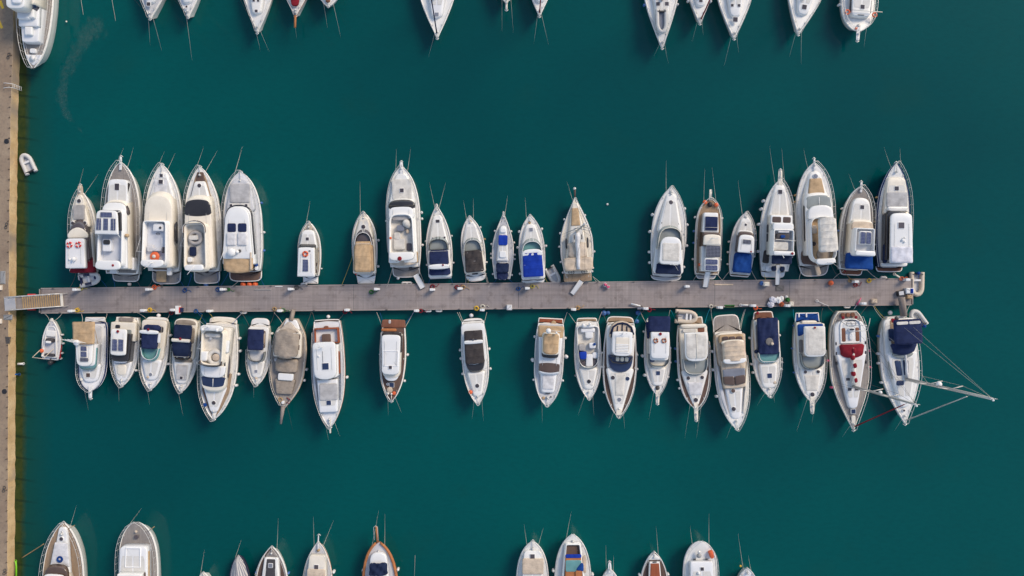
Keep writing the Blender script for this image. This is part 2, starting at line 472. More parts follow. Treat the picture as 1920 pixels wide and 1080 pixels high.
    def slab(s, name, v0, v1, w0, w1, z0, z1, mat='white', r0=.25, r1=.5, b0=0, b1=0, u=0, **kw):
        o = s.solid(name, s.ol(v0, v1, w0, w1, z1, r0, r1, b0, b1, u), z0, z1, mat, **kw)
        cr = kw.get('crown', .03); ya, yb = s.Y(v0, z1), s.Y(v1, z1); Wa, Wb, cx = s.K(w0, z1), s.K(w1, z1), s.U(u, z1)
        if yb - ya > 1.4 and Wa > .55 and name in ('foredeck_trunk', 'foredeck', 'coachroof', 'trunk_cabin'):
            # textured anti-slip panels with a gap down the middle
            for sd_ in (-1, 1):
                mb = MB(); n = 7; prev = None
                for k in range(n + 1):
                    f = .10 + .70 * k / n; y = ya + (yb - ya) * f; ww = (Wa + (Wb - Wa) * f) * (.86 if k not in (0, n) else .76)
                    xs = (.10, .5 * ww + .05, ww)
                    q = mb.ring([(cx + sd_ * x, y, z1 + .012 + cr * (1 - (x / max(Wa, .1))**2) * .98) for x in xs if True])
                    if prev: mb.bridge(prev, q, 0, False)
                    prev = q
                if Wb + .05 > .25: mb.build('nonslip_panel', 'nslip', o)
        if yb - ya > 1.2 and name in ('hardtop', 'roof', 'deckhouse', 'boat_deck', 'cockpit_coaming', 'brow', 'flybridge'):
            t = MB(); rnd = random.Random(int(abs(v0) * 3 + abs(v1)))
            zz = z1 + cr * .55
            for sd_ in (-1, 1):
                x = .66
                t.tube([(cx + sd_ * (Wa + (Wb - Wa) * f) * x, ya + (yb - ya) * f, zz + .05) for f in (.15, .2, .5, .75, .8)], .018, 4)
                for f in (.15, .47, .8): t.tube([(cx + sd_ * (Wa + (Wb - Wa) * f) * x, ya + (yb - ya) * f, zz - .03), (cx + sd_ * (Wa + (Wb - Wa) * f) * x, ya + (yb - ya) * f, zz + .05)], .016, 4)
            t.build('grab_rail', 'steel', o)
        return o
    def fittings(s):
        """deck cleats, filler caps and side vents"""
        for f in (.06, .48, .88):
            for sd_ in (-1, 1):
                y = f * s.L; w = s.w_at(y) - .2
                if w < .15: continue
                z = s.z_at(y) + .03; x = sd_ * w; t = MB()
                t.tube([(x, y - .14, z + .06), (x, y + .14, z + .06)], .028, 5); t.tube([(x, y, z - .02), (x, y, z + .06)], .04, 5); t.build('cleat', 'steel', s.root)
    def free(s, name, pts, z0, z1, mat='white', **kw):
        return s.solid(name, s.poly(pts, z1), z0, z1, mat, **kw)
    def box(s, name, u0, u1, v0, v1, z0, z1, mat='white', **kw):
        return s.solid(name, s.poly([(u0, v0), (u1, v0), (u1, v1), (u0, v1)], z1), z0, z1, mat, **dict(dict(inn=.01, rd=.03, crown=.0), **kw))
    def tub(s, name, v0, v1, w0, w1, z0, z1, mat='white', floor='tub', wall=.14, r0=.3, r1=.7, b0=0, b1=0, u=0, out=.1, zf=None, rake=0.0, pts=None, parent=None):
        ol = s.poly(pts, z1) if pts else s.ol(v0, v1, w0, w1, z1, r0, r1, b0, b1, u)
        mb = MB(); ys = [p[1] for p in ol]; ya, yb = min(ys), max(ys)
        o = inset(ol, -out)
        a = mb.ring([(x, y + rake * max(0, ((t[1] - ya) / (yb - ya) - .5) * 2), z0) for (x, y), t in zip(o, ol)])
        b = mb.ring([(x, y, z1 - .04) for x, y in ol]); mb.bridge(a, b)
        c = mb.ring([(x, y, z1) for x, y in inset(ol, .03)]); mb.bridge(b, c)
        d = mb.ring([(x, y, z1) for x, y in inset(ol, wall)]); mb.bridge(c, d)
        zf = (z0 + .03) if zf is None else zf
        e = mb.ring([(x, y, zf) for x, y in inset(ol, wall + .03)]); mb.bridge(d, e)
        ob = mb.build(name, mat, parent or s.root)
        fl = MB(); g = fl.ring([(x, y, zf + .004) for x, y in inset(ol, wall - .0)]); fl.cap(g)
        fl.build('floor', floor, ob)
        return ob
    def screen(s, v0, v1, w0, w1, z0, z1, mat='glassg', r1=.8, b1=0, rake=.5, frame='steel', bars=2, u=0, parent=None):
        """wrap-round windscreen; outline (open at the stern) is that of the top edge"""
        ol = s.ol(v0, v1, w0, w1, z1, .02, r1, 0, b1, u)
        ys = [p[1] for p in ol]; ya, yb = min(ys), max(ys)
        # walk from the stern right corner round the bow to the stern left corner
        pts = [p for p in ol[5:] if True]
        n = len(ol); st = min(range(n), key=lambda i: (ol[i][1] - ya) * 3 - ol[i][0]); en = min(range(n), key=lambda i: (ol[i][1] - ya) * 3 + ol[i][0])
        seq = []; i = st
        while True:
            seq.append(ol[i])
            if i == en: break
            i = (i + 1) % n
        mb = MB(); cx = sum(p[0] for p in ol) / n
        def base(p):
            f = (p[1] - ya) / (yb - ya); k = 1.0 + .22 * rake * 1.0
            return (cx + (p[0] - cx) * (1 + .12 * min(1, rake)), p[1] + rake * f, z0)
        a = mb.ring([base(p) for p in seq]); b = mb.ring([(p[0], p[1], z1) for p in seq]); mb.bridge(a, b, 0, False)
        a2 = mb.ring([(cx + (v[0] - cx) * .975, v[1] - .03, v[2]) for v in [mb.v[q] for q in a]])
        b2 = mb.ring([(cx + (v[0] - cx) * .975, v[1] - .03, v[2]) for v in [mb.v[q] for q in b]])
        mb.bridge(b2, a2, 0, False); mb.bridge(b, b2, 0, False)
        ob = mb.build('windscreen', mat, parent or s.root)
        t = MB(); t.tube([(p[0], p[1], z1 + .02) for p in seq], .035, 5)
        t.tube([base(p)[:2] + (z0 + .02,) for p in seq], .03, 5)
        m = len(seq)
        idx = [0, m - 1] + [int(m * (.5 + (k - (bars - 1) / 2) * .16)) for k in range(bars)]
        for k in idx:
            k = max(0, min(m - 1, k)); p = seq[k]; t.tube([base(p), (p[0], p[1], z1)], .03, 4)
        t.build('frame', frame, ob)
        return ob
    def canopy(s, v0, v1, w0, w1, z, mat, name='canopy', u=0, crown=.22, ribs=3, drop=.25, poles=True, r=.25, b0=0, b1=0, zb=1.3, droop=0.0, rough=.02, seam=True, zend=None):
        """cloth stretched over bows; droop lowers the bow end"""
        y0, y1 = s.Y(v0, z), s.Y(v1, z); nx, ny = 12, max(10, ribs * 6); mb = MB(); rows = []
        rnd = random.Random(int(abs(v0) * 7 + abs(y0) * 31))
        W0, W1, cx = s.K(w0, z), s.K(w1, z), s.U(u, z)
        ph = [rnd.random() * 6 for _ in range(4)]
        for j in range(ny + 1):
            f = j / ny; y = y0 + (y1 - y0) * f; ww = W0 + (W1 - W0) * f
            rc = r * min(W0, W1); de = min(f, 1 - f) * abs(y1 - y0)
            if de < rc: ww -= rc * (1 - math.sqrt(max(0, 1 - (1 - de / rc)**2)))
            sag = -.05 * abs(math.sin(math.pi * f * ribs)) if ribs else 0
            row = []
            for i in range(nx + 1):
                t = -1 + 2 * i / nx
                yy = y + s.K(b1, z) * f * (1 - t * t) - s.K(b0, z) * (1 - f) * (1 - t * t)
                zz = z - crown * (abs(t)**2.6) + sag * (1 - .4 * abs(t)) - droop * max(0, f - .55)**1.5 * 3
                zz += rough * (math.sin(5 * t + 7 * f + ph[0]) + math.sin(11 * t - 9 * f + ph[1]))
                row.append((cx + t * ww, yy, zz))
            if True:
                l, rr_ = row[0], row[-1]
                row = [(l[0] - .03, l[1], l[2] - drop)] + row + [(rr_[0] + .03, rr_[1], rr_[2] - drop)]
            rg = mb.ring(row); rows.append(rg)
            if j: mb.bridge(rows[-2], rg, 0, False)
        for rg, q in ((rows[0], -.03), (rows[-1], .03)):
            lo = mb.ring([(mb.v[k][0], mb.v[k][1] + q, mb.v[k][2] - drop * .7) for k in rg]); mb.bridge(rg, lo, 0, False)
        # underside, a finger's width below
        lo = []
        for rg in rows:
            lo.append(mb.ring([(mb.v[k][0] * 1, mb.v[k][1], mb.v[k][2] - .03) for k in rg[1:-1]]))
        for a, b in zip(lo, lo[1:]): mb.bridge(a, b, 0, False)
        ob = mb.build(name, mat, s.root)
        if seam and ribs:
            tm = MB()
            for k in range(ribs + 1):
                j = min(ny, round(ny * k / ribs)); rg = rows[j]
                tm.tube([(mb.v[q][0], mb.v[q][1], mb.v[q][2] + .004) for q in rg[1:-1]], .022, 4)
            tm.build('seam', mat, ob)
        if poles:
            t = MB()
            for f in (.08, .92) if ribs < 3 else (.08, .5, .92):
                y = y0 + (y1 - y0) * f; ww = W0 + (W1 - W0) * f - .04
                yb_ = y0 + (y1 - y0) * (.5 + (f - .5) * .5)
                t.tube([(cx - ww, yb_, zb), (cx - ww, y, z - crown - .05), (cx - ww * .6, y, z - .1), (cx + ww * .6, y, z - .1), (cx + ww, y, z - crown - .05), (cx + ww, yb_, zb)], .02, 4)
            t.build('canopy_frame', 'steel', s.root)
        return ob
    def hatch(s, v, z, size=12, u=0, kind='sq', mat='hatch', h2=None, parent=None, rim='whitep', name='deck_hatch'):
        a = s.K(size, z) / 2; b = s.K(h2 or size, z) / 2; x, y = s.U(u, z), s.Y(v, z)
        f = MB(); g = MB()
        if kind == 'sq':
            ol = outline(y - b - .04, y + b + .04, a + .04, a + .04, .08, .08, 0, 0, x)
            r1 = f.ring([(p, q, z - .10) for p, q in ol]); r2 = f.ring([(p, q, z + .03) for p, q in ol]); f.bridge(r1, r2); f.cap(r2)
            ol = inset(ol, .045)
            r1 = g.ring([(p, q, z + .02) for p, q in ol]); r2 = g.ring([(p, q, z + .045) for p, q in ol]); g.bridge(r1, r2); g.cap(r2)
        else:
            f.lathe([(a + .045, -.10), (a + .045, .02), (a + .02, .035), (0, .035)], (x, y, z), 20)
            g.lathe([(a, .03), (a, .045), (a * .8, .055), (0, .06)], (x, y, z), 20)
        o = f.build(name, rim, parent or s.root); g.build('pane', mat, o); return o
    def solar(s, u0, u1, v0, v1, z, mat='solar', parent=None, gap=1):
        a = s.box('solar_panel', u0, u1, v0, v1, z - .02, z + .03, mat, inn=.0, rd=.01, parent=parent)
        t = MB(); x0, x1 = sorted((s.U(u0, z), s.U(u1, z))); y0, y1 = sorted((s.Y(v0, z), s.Y(v1, z)))
        t.tube([(x0, y0, z + .03), (x1, y0, z + .03), (x1, y1, z + .03), (x0, y1, z + .03), (x0, y0, z + .03)], .022, 4)
        t.build('frame', 'steel', a); return a
    def pipe(s, name, pts, r=.025, mat='steel', n=5, parent=None, r1=None):
        t = MB(); t.tube([(s.U(u, z), s.Y(v, z), z) for u, v, z in pts], r, n, r1=r1); return t.build(name, mat, parent or s.root)
    def rail(s, f0=.35, f1=1.0, h=.62, side=(-1, 1), off=.03, n=14, name='guard_rail', gap=True, r=.024, mid=True):
        """bow rail running round the stem"""
        t = MB(); L = s.L
        def pt(sd_, f, hh): y = f * L; return (sd_ * max(s.w_at(y) - off, .06), y + (.12 if f > .97 else 0), s.z_at(y) + hh)
        def path(hh):
            if len(side) == 2:
                a = [pt(-1, f0 + (f1 - f0) * k / n, hh) for k in range(n + 1)]; b = [pt(1, f0 + (f1 - f0) * k / n, hh) for k in range(n, -1, -1)]
                return a + b
            return [pt(side[0], f0 + (f1 - f0) * k / n, hh) for k in range(n + 1)]
        top = path(h); t.tube(top, r, 5)
        if mid: t.tube(path(h * .5), r * .55, 4)
        for sd_ in side:
            for k in range(0, n + 1, 2):
                f = f0 + (f1 - f0) * k / n; a = pt(sd_, f, 0.02); b = pt(sd_, f, h); t.tube([a, b], r * .85, 4)
        return t.build(name, 'steel', s.root)
    def platform(s, v1, w, mat='teak', z=.42, r=.4, b0=0, edge='hull', w1=None, v0=None, u=0):
        """swim platform from v1 (outer end) to the transom"""
        vt = v0 if v0 is not None else None
        y1 = s.Y(v1, z); y0 = s.Y(vt, z) if vt is not None else .05
        ol = outline(y1, y0, s.K(w, z), s.K(w1 or w, z), r * s.K(w, z), .01, s.K(b0, z), 0, s.U(u, z))
        o = s.solid('swim_platform', ol, z - .22, z, edge, inn=-.05, rd=.04, crown=0)
        i = inset(ol, .12)
        s.solid('platform_deck', i, z - .02, z + .025, mat, inn=0, rd=.01, crown=0, parent=o); return o
    def pulpit(s, v, w, mat='whitep', w1=None, anchor=True, z=None, rr=.5):
        """plank ahead of the stem with anchor and roller"""
        z = z or s.fb[1] + .06; y1 = s.Y(v, z); y0 = s.L * .93
        ol = outline(y0, y1, s.K(w, z), s.K(w1 or w * .8, z), .02, s.K(w1 or w, z) * rr * 2, 0, 0)
        o = s.solid('bow_pulpit', ol, z - .08, z + .03, mat, inn=-.02, rd=.03, crown=.0)
        if anchor: s.anchor(y1)
        return o
    def anchor(s, y=None, k=1.0):
        y = y or s.L; z = s.fb[1]; k *= .78
        t = MB(); t.tube([(0, y - .9 * k, z + .14), (0, y + .12 * k, z + .12)], .04, 5)
        t.tube([(-.26 * k, y - .02, z + .0), (0, y + .2 * k, z + .02), (.26 * k, y - .02, z + .0)], .055, 5)
        t.lathe([(.0, .28), (.10, .26), (.12, .1), (.14, 0)], (0, y - 1.0 * k, z + .02), 10)
        a = t.build('anchor', 'steel', s.root); return a
    def winch(s, v, u=0, z=None, r=.12, mat='steel'):
        z = z if z is not None else s.z_at(s.Y(v, 1.4)) + .04
        t = MB(); t.lathe([(r * 1.3, 0), (r * 1.2, .06), (r, .1), (r, .2), (r * 1.1, .22), (0, .24)], (s.U(u, z), s.Y(v, z), z), 10)
        return t.build('winch', mat, s.root)
    def ring(s, v, u, z, r=10, parent=None, mats=('red', 'whitep')):
        t = MB(); R_ = s.K(r, z) * .75; rr = s.K(r, z) * .27; x, y = s.U(u, z), s.Y(v, z)
        t.torus((x, y, z + rr), R_, rr, 16, 6)
        for i in range(len(t.f)): t.mi[i] = 1 if (i // 6) % 4 == 0 else 0
        return t.build('life_ring', list(mats), parent or s.root)
    def dome(s, v, u, z, r=9, h=.35, mat='whitep', name='radar_dome', parent=None):
        R_ = s.K(r, z); t = MB()
        t.lathe([(R_ * .5, 0), (R_ * .5, .1), (R_, .14), (R_, .14 + h * .5), (R_ * .8, .14 + h * .85), (R_ * .4, .14 + h), (0, .15 + h)], (s.U(u, z), s.Y(v, z), z - .02), 16)
        return t.build(name, mat, parent or s.root)
    def ball(s, name, v, u, z, r, mat, sz=1.0, parent=None):
        R_ = s.K(r, z); t = MB()
        t.lathe([(R_ * math.sin(math.pi * k / 8), -R_ * sz * math.cos(math.pi * k / 8)) for k in range(9)], (s.U(u, z), s.Y(v, z), z), 12)
        return t.build(name, mat, parent or s.root)
    def wheel(s, v, u, z, r=8, tilt=.5, parent=None):
        t = MB(); R_ = s.K(r, z); x, y = s.U(u, z), s.Y(v, z)
        t.torus((x, y, z), R_, .03, 14, 4, sy=.6); t.tube([(x - R_, y, z), (x + R_, y, z)], .02, 4); t.tube([(x, y - R_ * .6, z), (x, y + R_ * .6, z)], .02, 4)
        return t.build('steering_wheel', 'black', parent or s.root)
    def antenna(s, v, u, z, h=2.5, lean=-.8, r=.025):
        x, y = s.U(u, z), s.Y(v, z); t = MB(); t.tube([(x, y, z), (x, y + lean * h, z + h * .6)], r, 4, r1=.01)
        return t.build('antenna', 'whitep', s.root)
    def aerials(s, v, u, z, n=2, parent=None):
        """small mast with lights and antenna stubs"""
        x, y = s.U(u, z), s.Y(v, z); t = MB()
        t.tube([(x, y, z - .02), (x, y - .15, z + .7)], .045, 5); t.tube([(x - .45, y - .1, z + .45), (x + .45, y - .1, z + .45)], .03, 4)
        for k in (-.4, .4): t.tube([(x + k, y - .1, z + .45), (x + k, y - .1, z + .75)], .05, 5)
        t.tube([(x + .1, y - .1, z + .5), (x + .1, y - .8, z + 2.4)], .015, 4)
        return t.build('signal_mast', 'whitep', parent or s.root)
    def outline_line(s, name, pts, z, r=.02, mat='steel'):
        return s.pipe(name, [(u, v, z) for u, v in pts], r, mat)
    def mast(s, v, h, u=0, z0=2.0, r=.10, spr=((.38, 1.0), (.68, .8)), furl=None, furl_top=.92, boom=None, boom_mat='alu', boom_r=.09, backstay=True, top=True, shr=.30, mat='alu', rig='roped', tip=None):
        x, y = s.U(u, z0), s.Y(v, z0); L = s.L; Z = z0 + h
        t = MB(); t.tube([(x, y, z0 - .4), (x, y, z0 + h * .5), (x, y, Z)], r, 8, r1=r * .72); m = t.build('mast', mat, s.root)
        for k, (f, w) in enumerate(spr):
            for sd_ in (-1, 1):
                t = MB(); t.tube([(x, y, z0 + h * f), (x + sd_ * w, y - .25, z0 + h * f + .08)], .06, 5); t.build('spreader', mat, m)
        t = MB(); w = s.w_at(y) - .1; zd = s.z_at(y)
        for sd_ in (-1, 1):
            p = [(x + sd_ * w, y - .2, zd)] + [(x + sd_ * ww, y - .25, z0 + h * f + .08) for f, ww in spr] + [(x, y, Z - .1)]
            t.tube(p, .014, 4); t.tube([(x + sd_ * w, y - .5, zd), (x, y, z0 + h * (spr[0][0] if spr else .5))], .012, 4)
            if backstay: t.tube([(sd_ * s.w_at(0) * .6, .15, s.fb[0] + .1), (x, .5 * y + .3, z0 + h * .45) if False else (x, y, Z)], .013, 4)
        bow = (0, L * .97, s.fb[1] + .1); t.tube([bow, (x, y, z0 + h * furl_top)], .014, 4)
        t.build('rigging', rig, m)
        if furl:
            t = MB(); tp = (x, y, z0 + h * furl_top); a = Vector(bow); b = Vector(tp)
            t.tube([a.lerp(b, q) for q in (.03, .1, .3, .6, .93)], .085, 6, r1=.05); t.build('furled_jib', furl, m)
        if top:
            t = MB(); t.tube([(x - .3, y, Z + .05), (x + .3, y, Z + .05)], .03, 4); t.tube([(x, y, Z), (x, y - .1, Z + .8)], .018, 4); t.lathe([(.05, 0), (.1, .05), (.1, .15), (0, .18)], (x, y + .12, Z), 8); t.build('masthead_gear', 'whitep', m)
        if boom is not None:
            ye = s.Y(boom, z0); t = MB(); n = 9
            t.tube([(x, y - .15, z0 + .15), (x, ye, z0 + .25)], .06, 6); bo = t.build('boom', mat, m)
            t = MB(); rr_ = random.Random(5)
            t.tube([(x + .03 * rr_.uniform(-1, 1), y - .2 + (ye - y + .3) * k / n, z0 + .32 + .03 * rr_.uniform(-1, 1)) for k in range(n + 1)], boom_r * 1.5, 7, r1=boom_r); t.build('stowed_sail', boom_mat, bo)
        return m
    # ---- things that hang on or are tied to the boat
    def fender(s, side, v, mat='fend', k=1.0):
        y = s.Y(v, .9); w = s.w_at(y) + .17 * k; x = side * s.sg * w
        p = s.root.matrix_basis @ Vector((x, y, 0))
        FENDERS.append((s, side, y, (p.x, p.y, s.z_at(y) - .62), mat, k))
    def line(s, u, v, to, mat='rope', z=None, zt=.72, sag=.25, r=.022, what=None):
        z = z if z is not None else s.z_at(max(0, s.Y(v, 1.2))) + .07
        a = s.root.matrix_basis @ Vector((s.U(u, z), s.Y(v, z), z)); b = W(*s.px(to), zt)
        LINES.append((s, a, b, mat, sag, r, what))
    def bowlines(s, *tos, mat='rope', u=4):
        """to = list of (x,y) px where the line meets the water"""
        for t in tos:
            bx = s.root.matrix_basis @ Vector((0, s.L * .97, 0)); tx = W(*s.px(t), 0)
            sd_ = 1 if tx.x > bx.x else -1
            y = s.L * .955; a = s.root.matrix_basis @ Vector((sd_ * s.sg * s.w_at(y), y, s.z_at(y) + .05))
            d = tx - a; b = a + d * 1.2; b.z = -.15
            LINES.append((s, a, b, mat, .12, .017, 'bow'))
FENDERS = []; LINES = []; ROPES = {}
R1 = (0, 280, 3.857); R2 = (320, 280, 3.857); R3 = (620, 280, 3.857); R4 = (900, 330, 4.696)
R5 = (1190, 280, 3.857); R6 = (1470, 280, 3.857); R7 = (0, 520, 3.6); R8 = (340, 560, 4.0)
R9 = (680, 560, 4.5); R10 = (980, 560, 4.5); R11 = (1250, 560, 4.153); R12 = (1540, 500, 3.274)
E1 = (0, 0, 3.857); E2 = (400, 0, 3.84); E3 = (900, 0, 4.8); E4 = (1290, 0, 4.683)
E5 = (0, 900, 4.8); E6 = (360, 960, 4.364); E7 = (940, 960, 3.84)

# ================================================================== SETTING
def water_mat():
    n = NM('harbour_water')
    sp = n.n('ShaderNodeSeparateXYZ'); n.l(n.tc.outputs['Object'], sp.inputs[0])
    big = n.noise(.018, 3, .5); mid = n.noise(.09, 4, .55)
    col = n.mix(n.ramp(big, .35, .68), WC1, WC2)
    col = n.mix(n.math('MULTIPLY', n.ramp(mid, .4, .8), .35), col, WC3)
    rip = n.noise(1.1, 5, .65, n.scaled((1, 2.6, 1), (0, 0, .5)))
    col = n.mix(n.math('MULTIPLY', n.ramp(rip, .42, .72), .22), col, (.0, .040, .044, 1))  # light and dark of the ripples painted into the base colour
    patch = n.noise(.11, 3, .5, n.scaled((1, 1, 1), (0, 0, 0), (31, 7, 0)))
    col = n.mix(n.math('MULTIPLY', n.ramp(patch, .60, .74), .22), col, (.006, .060, .050, 1))
    # shallow weed-grown footing of the quay wall seen through the water, joint reflections painted in
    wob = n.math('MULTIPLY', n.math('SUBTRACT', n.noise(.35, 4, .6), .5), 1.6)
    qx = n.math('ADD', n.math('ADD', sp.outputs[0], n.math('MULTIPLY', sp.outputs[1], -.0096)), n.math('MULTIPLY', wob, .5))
    st = n.math('LESS_THAN', n.math('FRACT', n.math('DIVIDE', n.math('ADD', sp.outputs[1], n.math('MULTIPLY', n.math('ADD', sp.outputs[0], 58), .14)), 2.5)), .11)  # stripes: reflected gaps of the wall joints, painted into the water colour
    near = n.ramp(qx, -56.6, -57.3)
    far = n.ramp(qx, -53.5, -57.3)
    weed = n.mix(n.ramp(n.noise(1.3, 5, .65), .3, .75), (.020, .036, .008, 1), (.058, .068, .012, 1))
    col = n.mix(n.math('MULTIPLY', far, .55), col, (.010, .055, .030, 1))
    col = n.mix(n.math('MULTIPLY', near, .85), col, weed)
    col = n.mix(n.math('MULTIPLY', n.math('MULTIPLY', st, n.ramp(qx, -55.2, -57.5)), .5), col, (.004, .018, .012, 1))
    n.base(col)
    n.p.inputs['Roughness'].default_value = .03; n.p.inputs['IOR'].default_value = 1.33
    n.p.inputs['Specular IOR Level'].default_value = .36
    rp = n.noise(2.6, 4, .6, n.scaled((1, 2.2, 1), (0, 0, .4))); rp2 = n.noise(.4, 2, .5)
    n.bump(n.math('ADD', rp, n.math('MULTIPLY', rp2, 2.0)), .10, .05)
    return n.m
WC1 = (.000, .056, .061, 1); WC2 = (.000, .085, .083, 1); WC3 = (.000, .070, .070, 1)
mb = MB(); a = mb.ring([(-320, -320, 0), (320, -320, 0), (320, 320, 0), (-320, 320, 0)]); mb.cap(a)
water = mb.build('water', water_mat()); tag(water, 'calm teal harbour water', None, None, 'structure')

# --- quay on the left
QZ = 1.35
EDGE = [(41, -260), (38, 60), (36.5, 130), (33.5, 230), (32.5, 330), (31, 440), (30, 560), (29.5, 680), (29, 800), (28.2, 930), (27.6, 1090), (26, 1340)]
QM = NM('quay_concrete')
_a = QM.noise(.28, 6, .65); _b = QM.noise(3.2, 6, .7); _c = QM.noise(22, 3, .6)
_col = QM.mix(QM.ramp(_a, .35, .68), (.255, .187, .135, 1), (.38, .29, .205, 1))
_col = QM.mix(QM.math('MULTIPLY', QM.ramp(_b, .48, .72), .55), _col, (.14, .115, .10, 1))
_col = QM.mix(QM.math('MULTIPLY', QM.ramp(_c, .55, .8), .5), _col, (.45, .39, .33, 1))
QM.base(_col); QM.set(.9, .2); QM.bump(_b, .4, .03)
CM = NM('quay_curb_stone')
_a = CM.noise(.5, 6, .65); _b = CM.noise(4, 5, .7)
_col = CM.mix(CM.ramp(_a, .35, .7), (.54, .36, .18, 1), (.74, .55, .32, 1))
_col = CM.mix(CM.math('MULTIPLY', CM.ramp(_b, .5, .75), .6), _col, (.25, .18, .11, 1))
_col = CM.mix(CM.ramp(CM.noise(.13, 3, .5, CM.scaled((.2, 1, 1))), .52, .62), _col, (.33, .26, .20, 1))
CM.base(_col); CM.set(.9, .2); CM.bump(_b, .4, .03)
E = [Vector((W(x, y, 0).x, W(x, y, 0).y, QZ)) for x, y in EDGE]
mb = MB(); dense = []
for p, q in zip(E, E[1:]):
    m_ = max(2, int(abs(p.y - q.y) / .6))
    for k in range(m_): dense.append(p.lerp(q, k / m_))
dense.append(E[-1]); rr = random.Random(4)
dense = [Vector((p.x + rr.uniform(-.035, .035), p.y, QZ)) for p in dense]
CW = .02
top_in = mb.ring([(p.x - CW, p.y, QZ - .02) for p in dense]); far_ = mb.ring([(-340, p.y, QZ - .02) for p in dense])
mb.bridge(far_, top_in, 0, False, False)
quay = mb.build('quay', QM.m); tag(quay, 'brown concrete quay along the left edge', None, None, 'structure')
mb = MB(); b = mb.ring([(p.x - CW, p.y, QZ - .02) for p in dense]); c = mb.ring([(p.x, p.y, QZ - .05) for p in dense]); d = mb.ring([(p.x + rr.uniform(-.03, .03), p.y, .1) for p in dense]); e = mb.ring([(p.x + .02, p.y, -.8) for p in dense])
for q, r_ in ((b, c), (c, d), (d, e)): mb.bridge(q, r_, 0, False, False)
curb = mb.build('quay_wall', CM.m); tag(curb, 'sandy yellow stone face of the quay wall above the water', None, None, 'structure')
def edge_x(y):
    for p, q in zip(E, E[1:]):
        if q.y <= y <= p.y: return p.x + (q.x - p.x) * (y - p.y) / (q.y - p.y)
    return E[-1].x
# mooring cleats set in the curb
py = 104; k = 0
def iron():
    t = MB(); t.lathe([(.07, 0), (.06, .05), (.04, .07), (.04, .10), (.0, .11)], (0, 0, 0), 8); t.tube([(-.11, 0, .09), (.11, .03, .09)], .032, 5); return t
proto = None
while py < 1080:
    if not (500 < py < 640):
        p = W(0, py, QZ); x = edge_x(p.y)
        if proto is None: proto = iron().build('mooring_cleat', 'rust'); o = proto
        else: o = proto.copy(); COL.objects.link(o)
        o.location = (x - .10 + rr.uniform(-.03, .03), p.y, QZ - .02); o.rotation_euler = (0, 0, .3 + rr.uniform(-.3, .3))
        tag(o, 'small dark iron cleat in the row along the sandy quay edge', 'cleat', 'iron cleats along the quay curb')
    py += 19.4
# double iron rings (mooring bollards) on the quay
def bollard(px, py, lab):
    r = empty('mooring_rings', W(px, py, QZ)); tag(r, lab, 'mooring ring', 'double mooring rings on the quay')
    for s_ in (-1, 1):
        t = MB(); t.torus((0.05 * s_, s_ * .19, .05), .15, .035, 14, 5); t.build('ring', 'dark', r)
    t = MB(); t.box(-.05, .05, -.05, .05, 0, .12); t.build('staple', 'dark', r)
bollard(16.5, 105, 'pair of dark iron rings on the quay beside the big yacht bow')
bollard(12.2, 423, 'pair of dark iron rings on the quay level with the beige bimini')
bollard(7.9, 917, 'upper pair of dark iron rings on the lower left quay')
bollard(9.0, 1072, 'lower pair of dark iron rings in the bottom left corner')
def manhole(px, py, lab, r=.30):
    t = MB(); t.lathe([(r, 0), (r, .03), (r * .8, .05), (0, .05)], (0, 0, 0), 14)
    for k in range(-2, 3): t.box(-r * .7, r * .7, k * .1 - .02, k * .1 + .02, .05, .065)
    o = t.build('drain_cover', 'black', None, W(px, py, QZ - .02)); tag(o, lab, 'drain cover', 'dark drain covers on the quay')
manhole(12.5, 265, 'dark round drain cover on the quay above the dinghy')
manhole(8.5, 734, 'dark round drain cover on the quay below the gangway')
def paint(name, pts, lab, mat='yellow'):
    mb = MB(); a = mb.ring([tuple(W(x, y, QZ - .016)) for x, y in pts]); mb.cap(a); o = mb.build(name, mat); tag(o, lab, 'painted line', 'yellow painted lines on the quay')
paint('painted_line', [(-4, -6), (0, -6), (8, 15), (4, 17), (-4, 2)], 'yellow painted stripe on the quay in the top left corner')
paint('painted_line', [(-4, 32), (0, 38), (6, 52), (2, 54), (-4, 44)], 'short yellow painted stripe below the corner stripe')
# quay ladder
r = empty('quay_ladder', (W(34, 167, 0).x, W(34, 167, 0).y, QZ)); tag(r, 'white metal ladder hooked over the quay edge above the dinghy', 'ladder')
for dy in (-.22, .22):
    t = MB(); t.tube([(-.75, dy * 1.3, .0), (-.6, dy * 1.3, .35), (.1, dy, .4), (.32, dy, .1), (.45, dy, -1.6)], .03, 5); t.build('rail', 'whitep', r)
for k in range(6):
    t = MB(); t.tube([(.30 + .03 * k, -.22, .1 - .26 * k), (.30 + .03 * k, .22, .1 - .26 * k)], .025, 5); t.build('rung', 'whitep', r)
# services slab, bin and markings near the gangway root
def qbox(name, x0, x1, y0, y1, h, mat, lab, cat, z=QZ - .02, group=None):
    a, b = W(x0, y1, z + h), W(x1, y0, z + h); mb = MB(); ol = outline(0, b.y - a.y, (b.x - a.x) / 2, (b.x - a.x) / 2, .06, .06, 0, 0)
    A = mb.ring([(x, y, 0) for x, y in ol]); B = mb.ring([(x, y, h - .04) for x, y in ol]); C = mb.ring([(x, y, h) for x, y in inset(ol, .03)])
    mb.bridge(A, B, 0, True, False); mb.bridge(B, C, 0, True, False)
    Dd = mb.ring([(x, y, h) for x, y in inset(ol, .08)]); E_ = mb.ring([(x, y, h + .015) for x, y in inset(ol, .10)]); mb.bridge(C, Dd, 0); mb.bridge(Dd, E_, 0); mb.cap(E_)
    o = mb.build(name, mat, None, ((a.x + b.x) / 2, a.y, z)); tag(o, lab, cat, group); return o
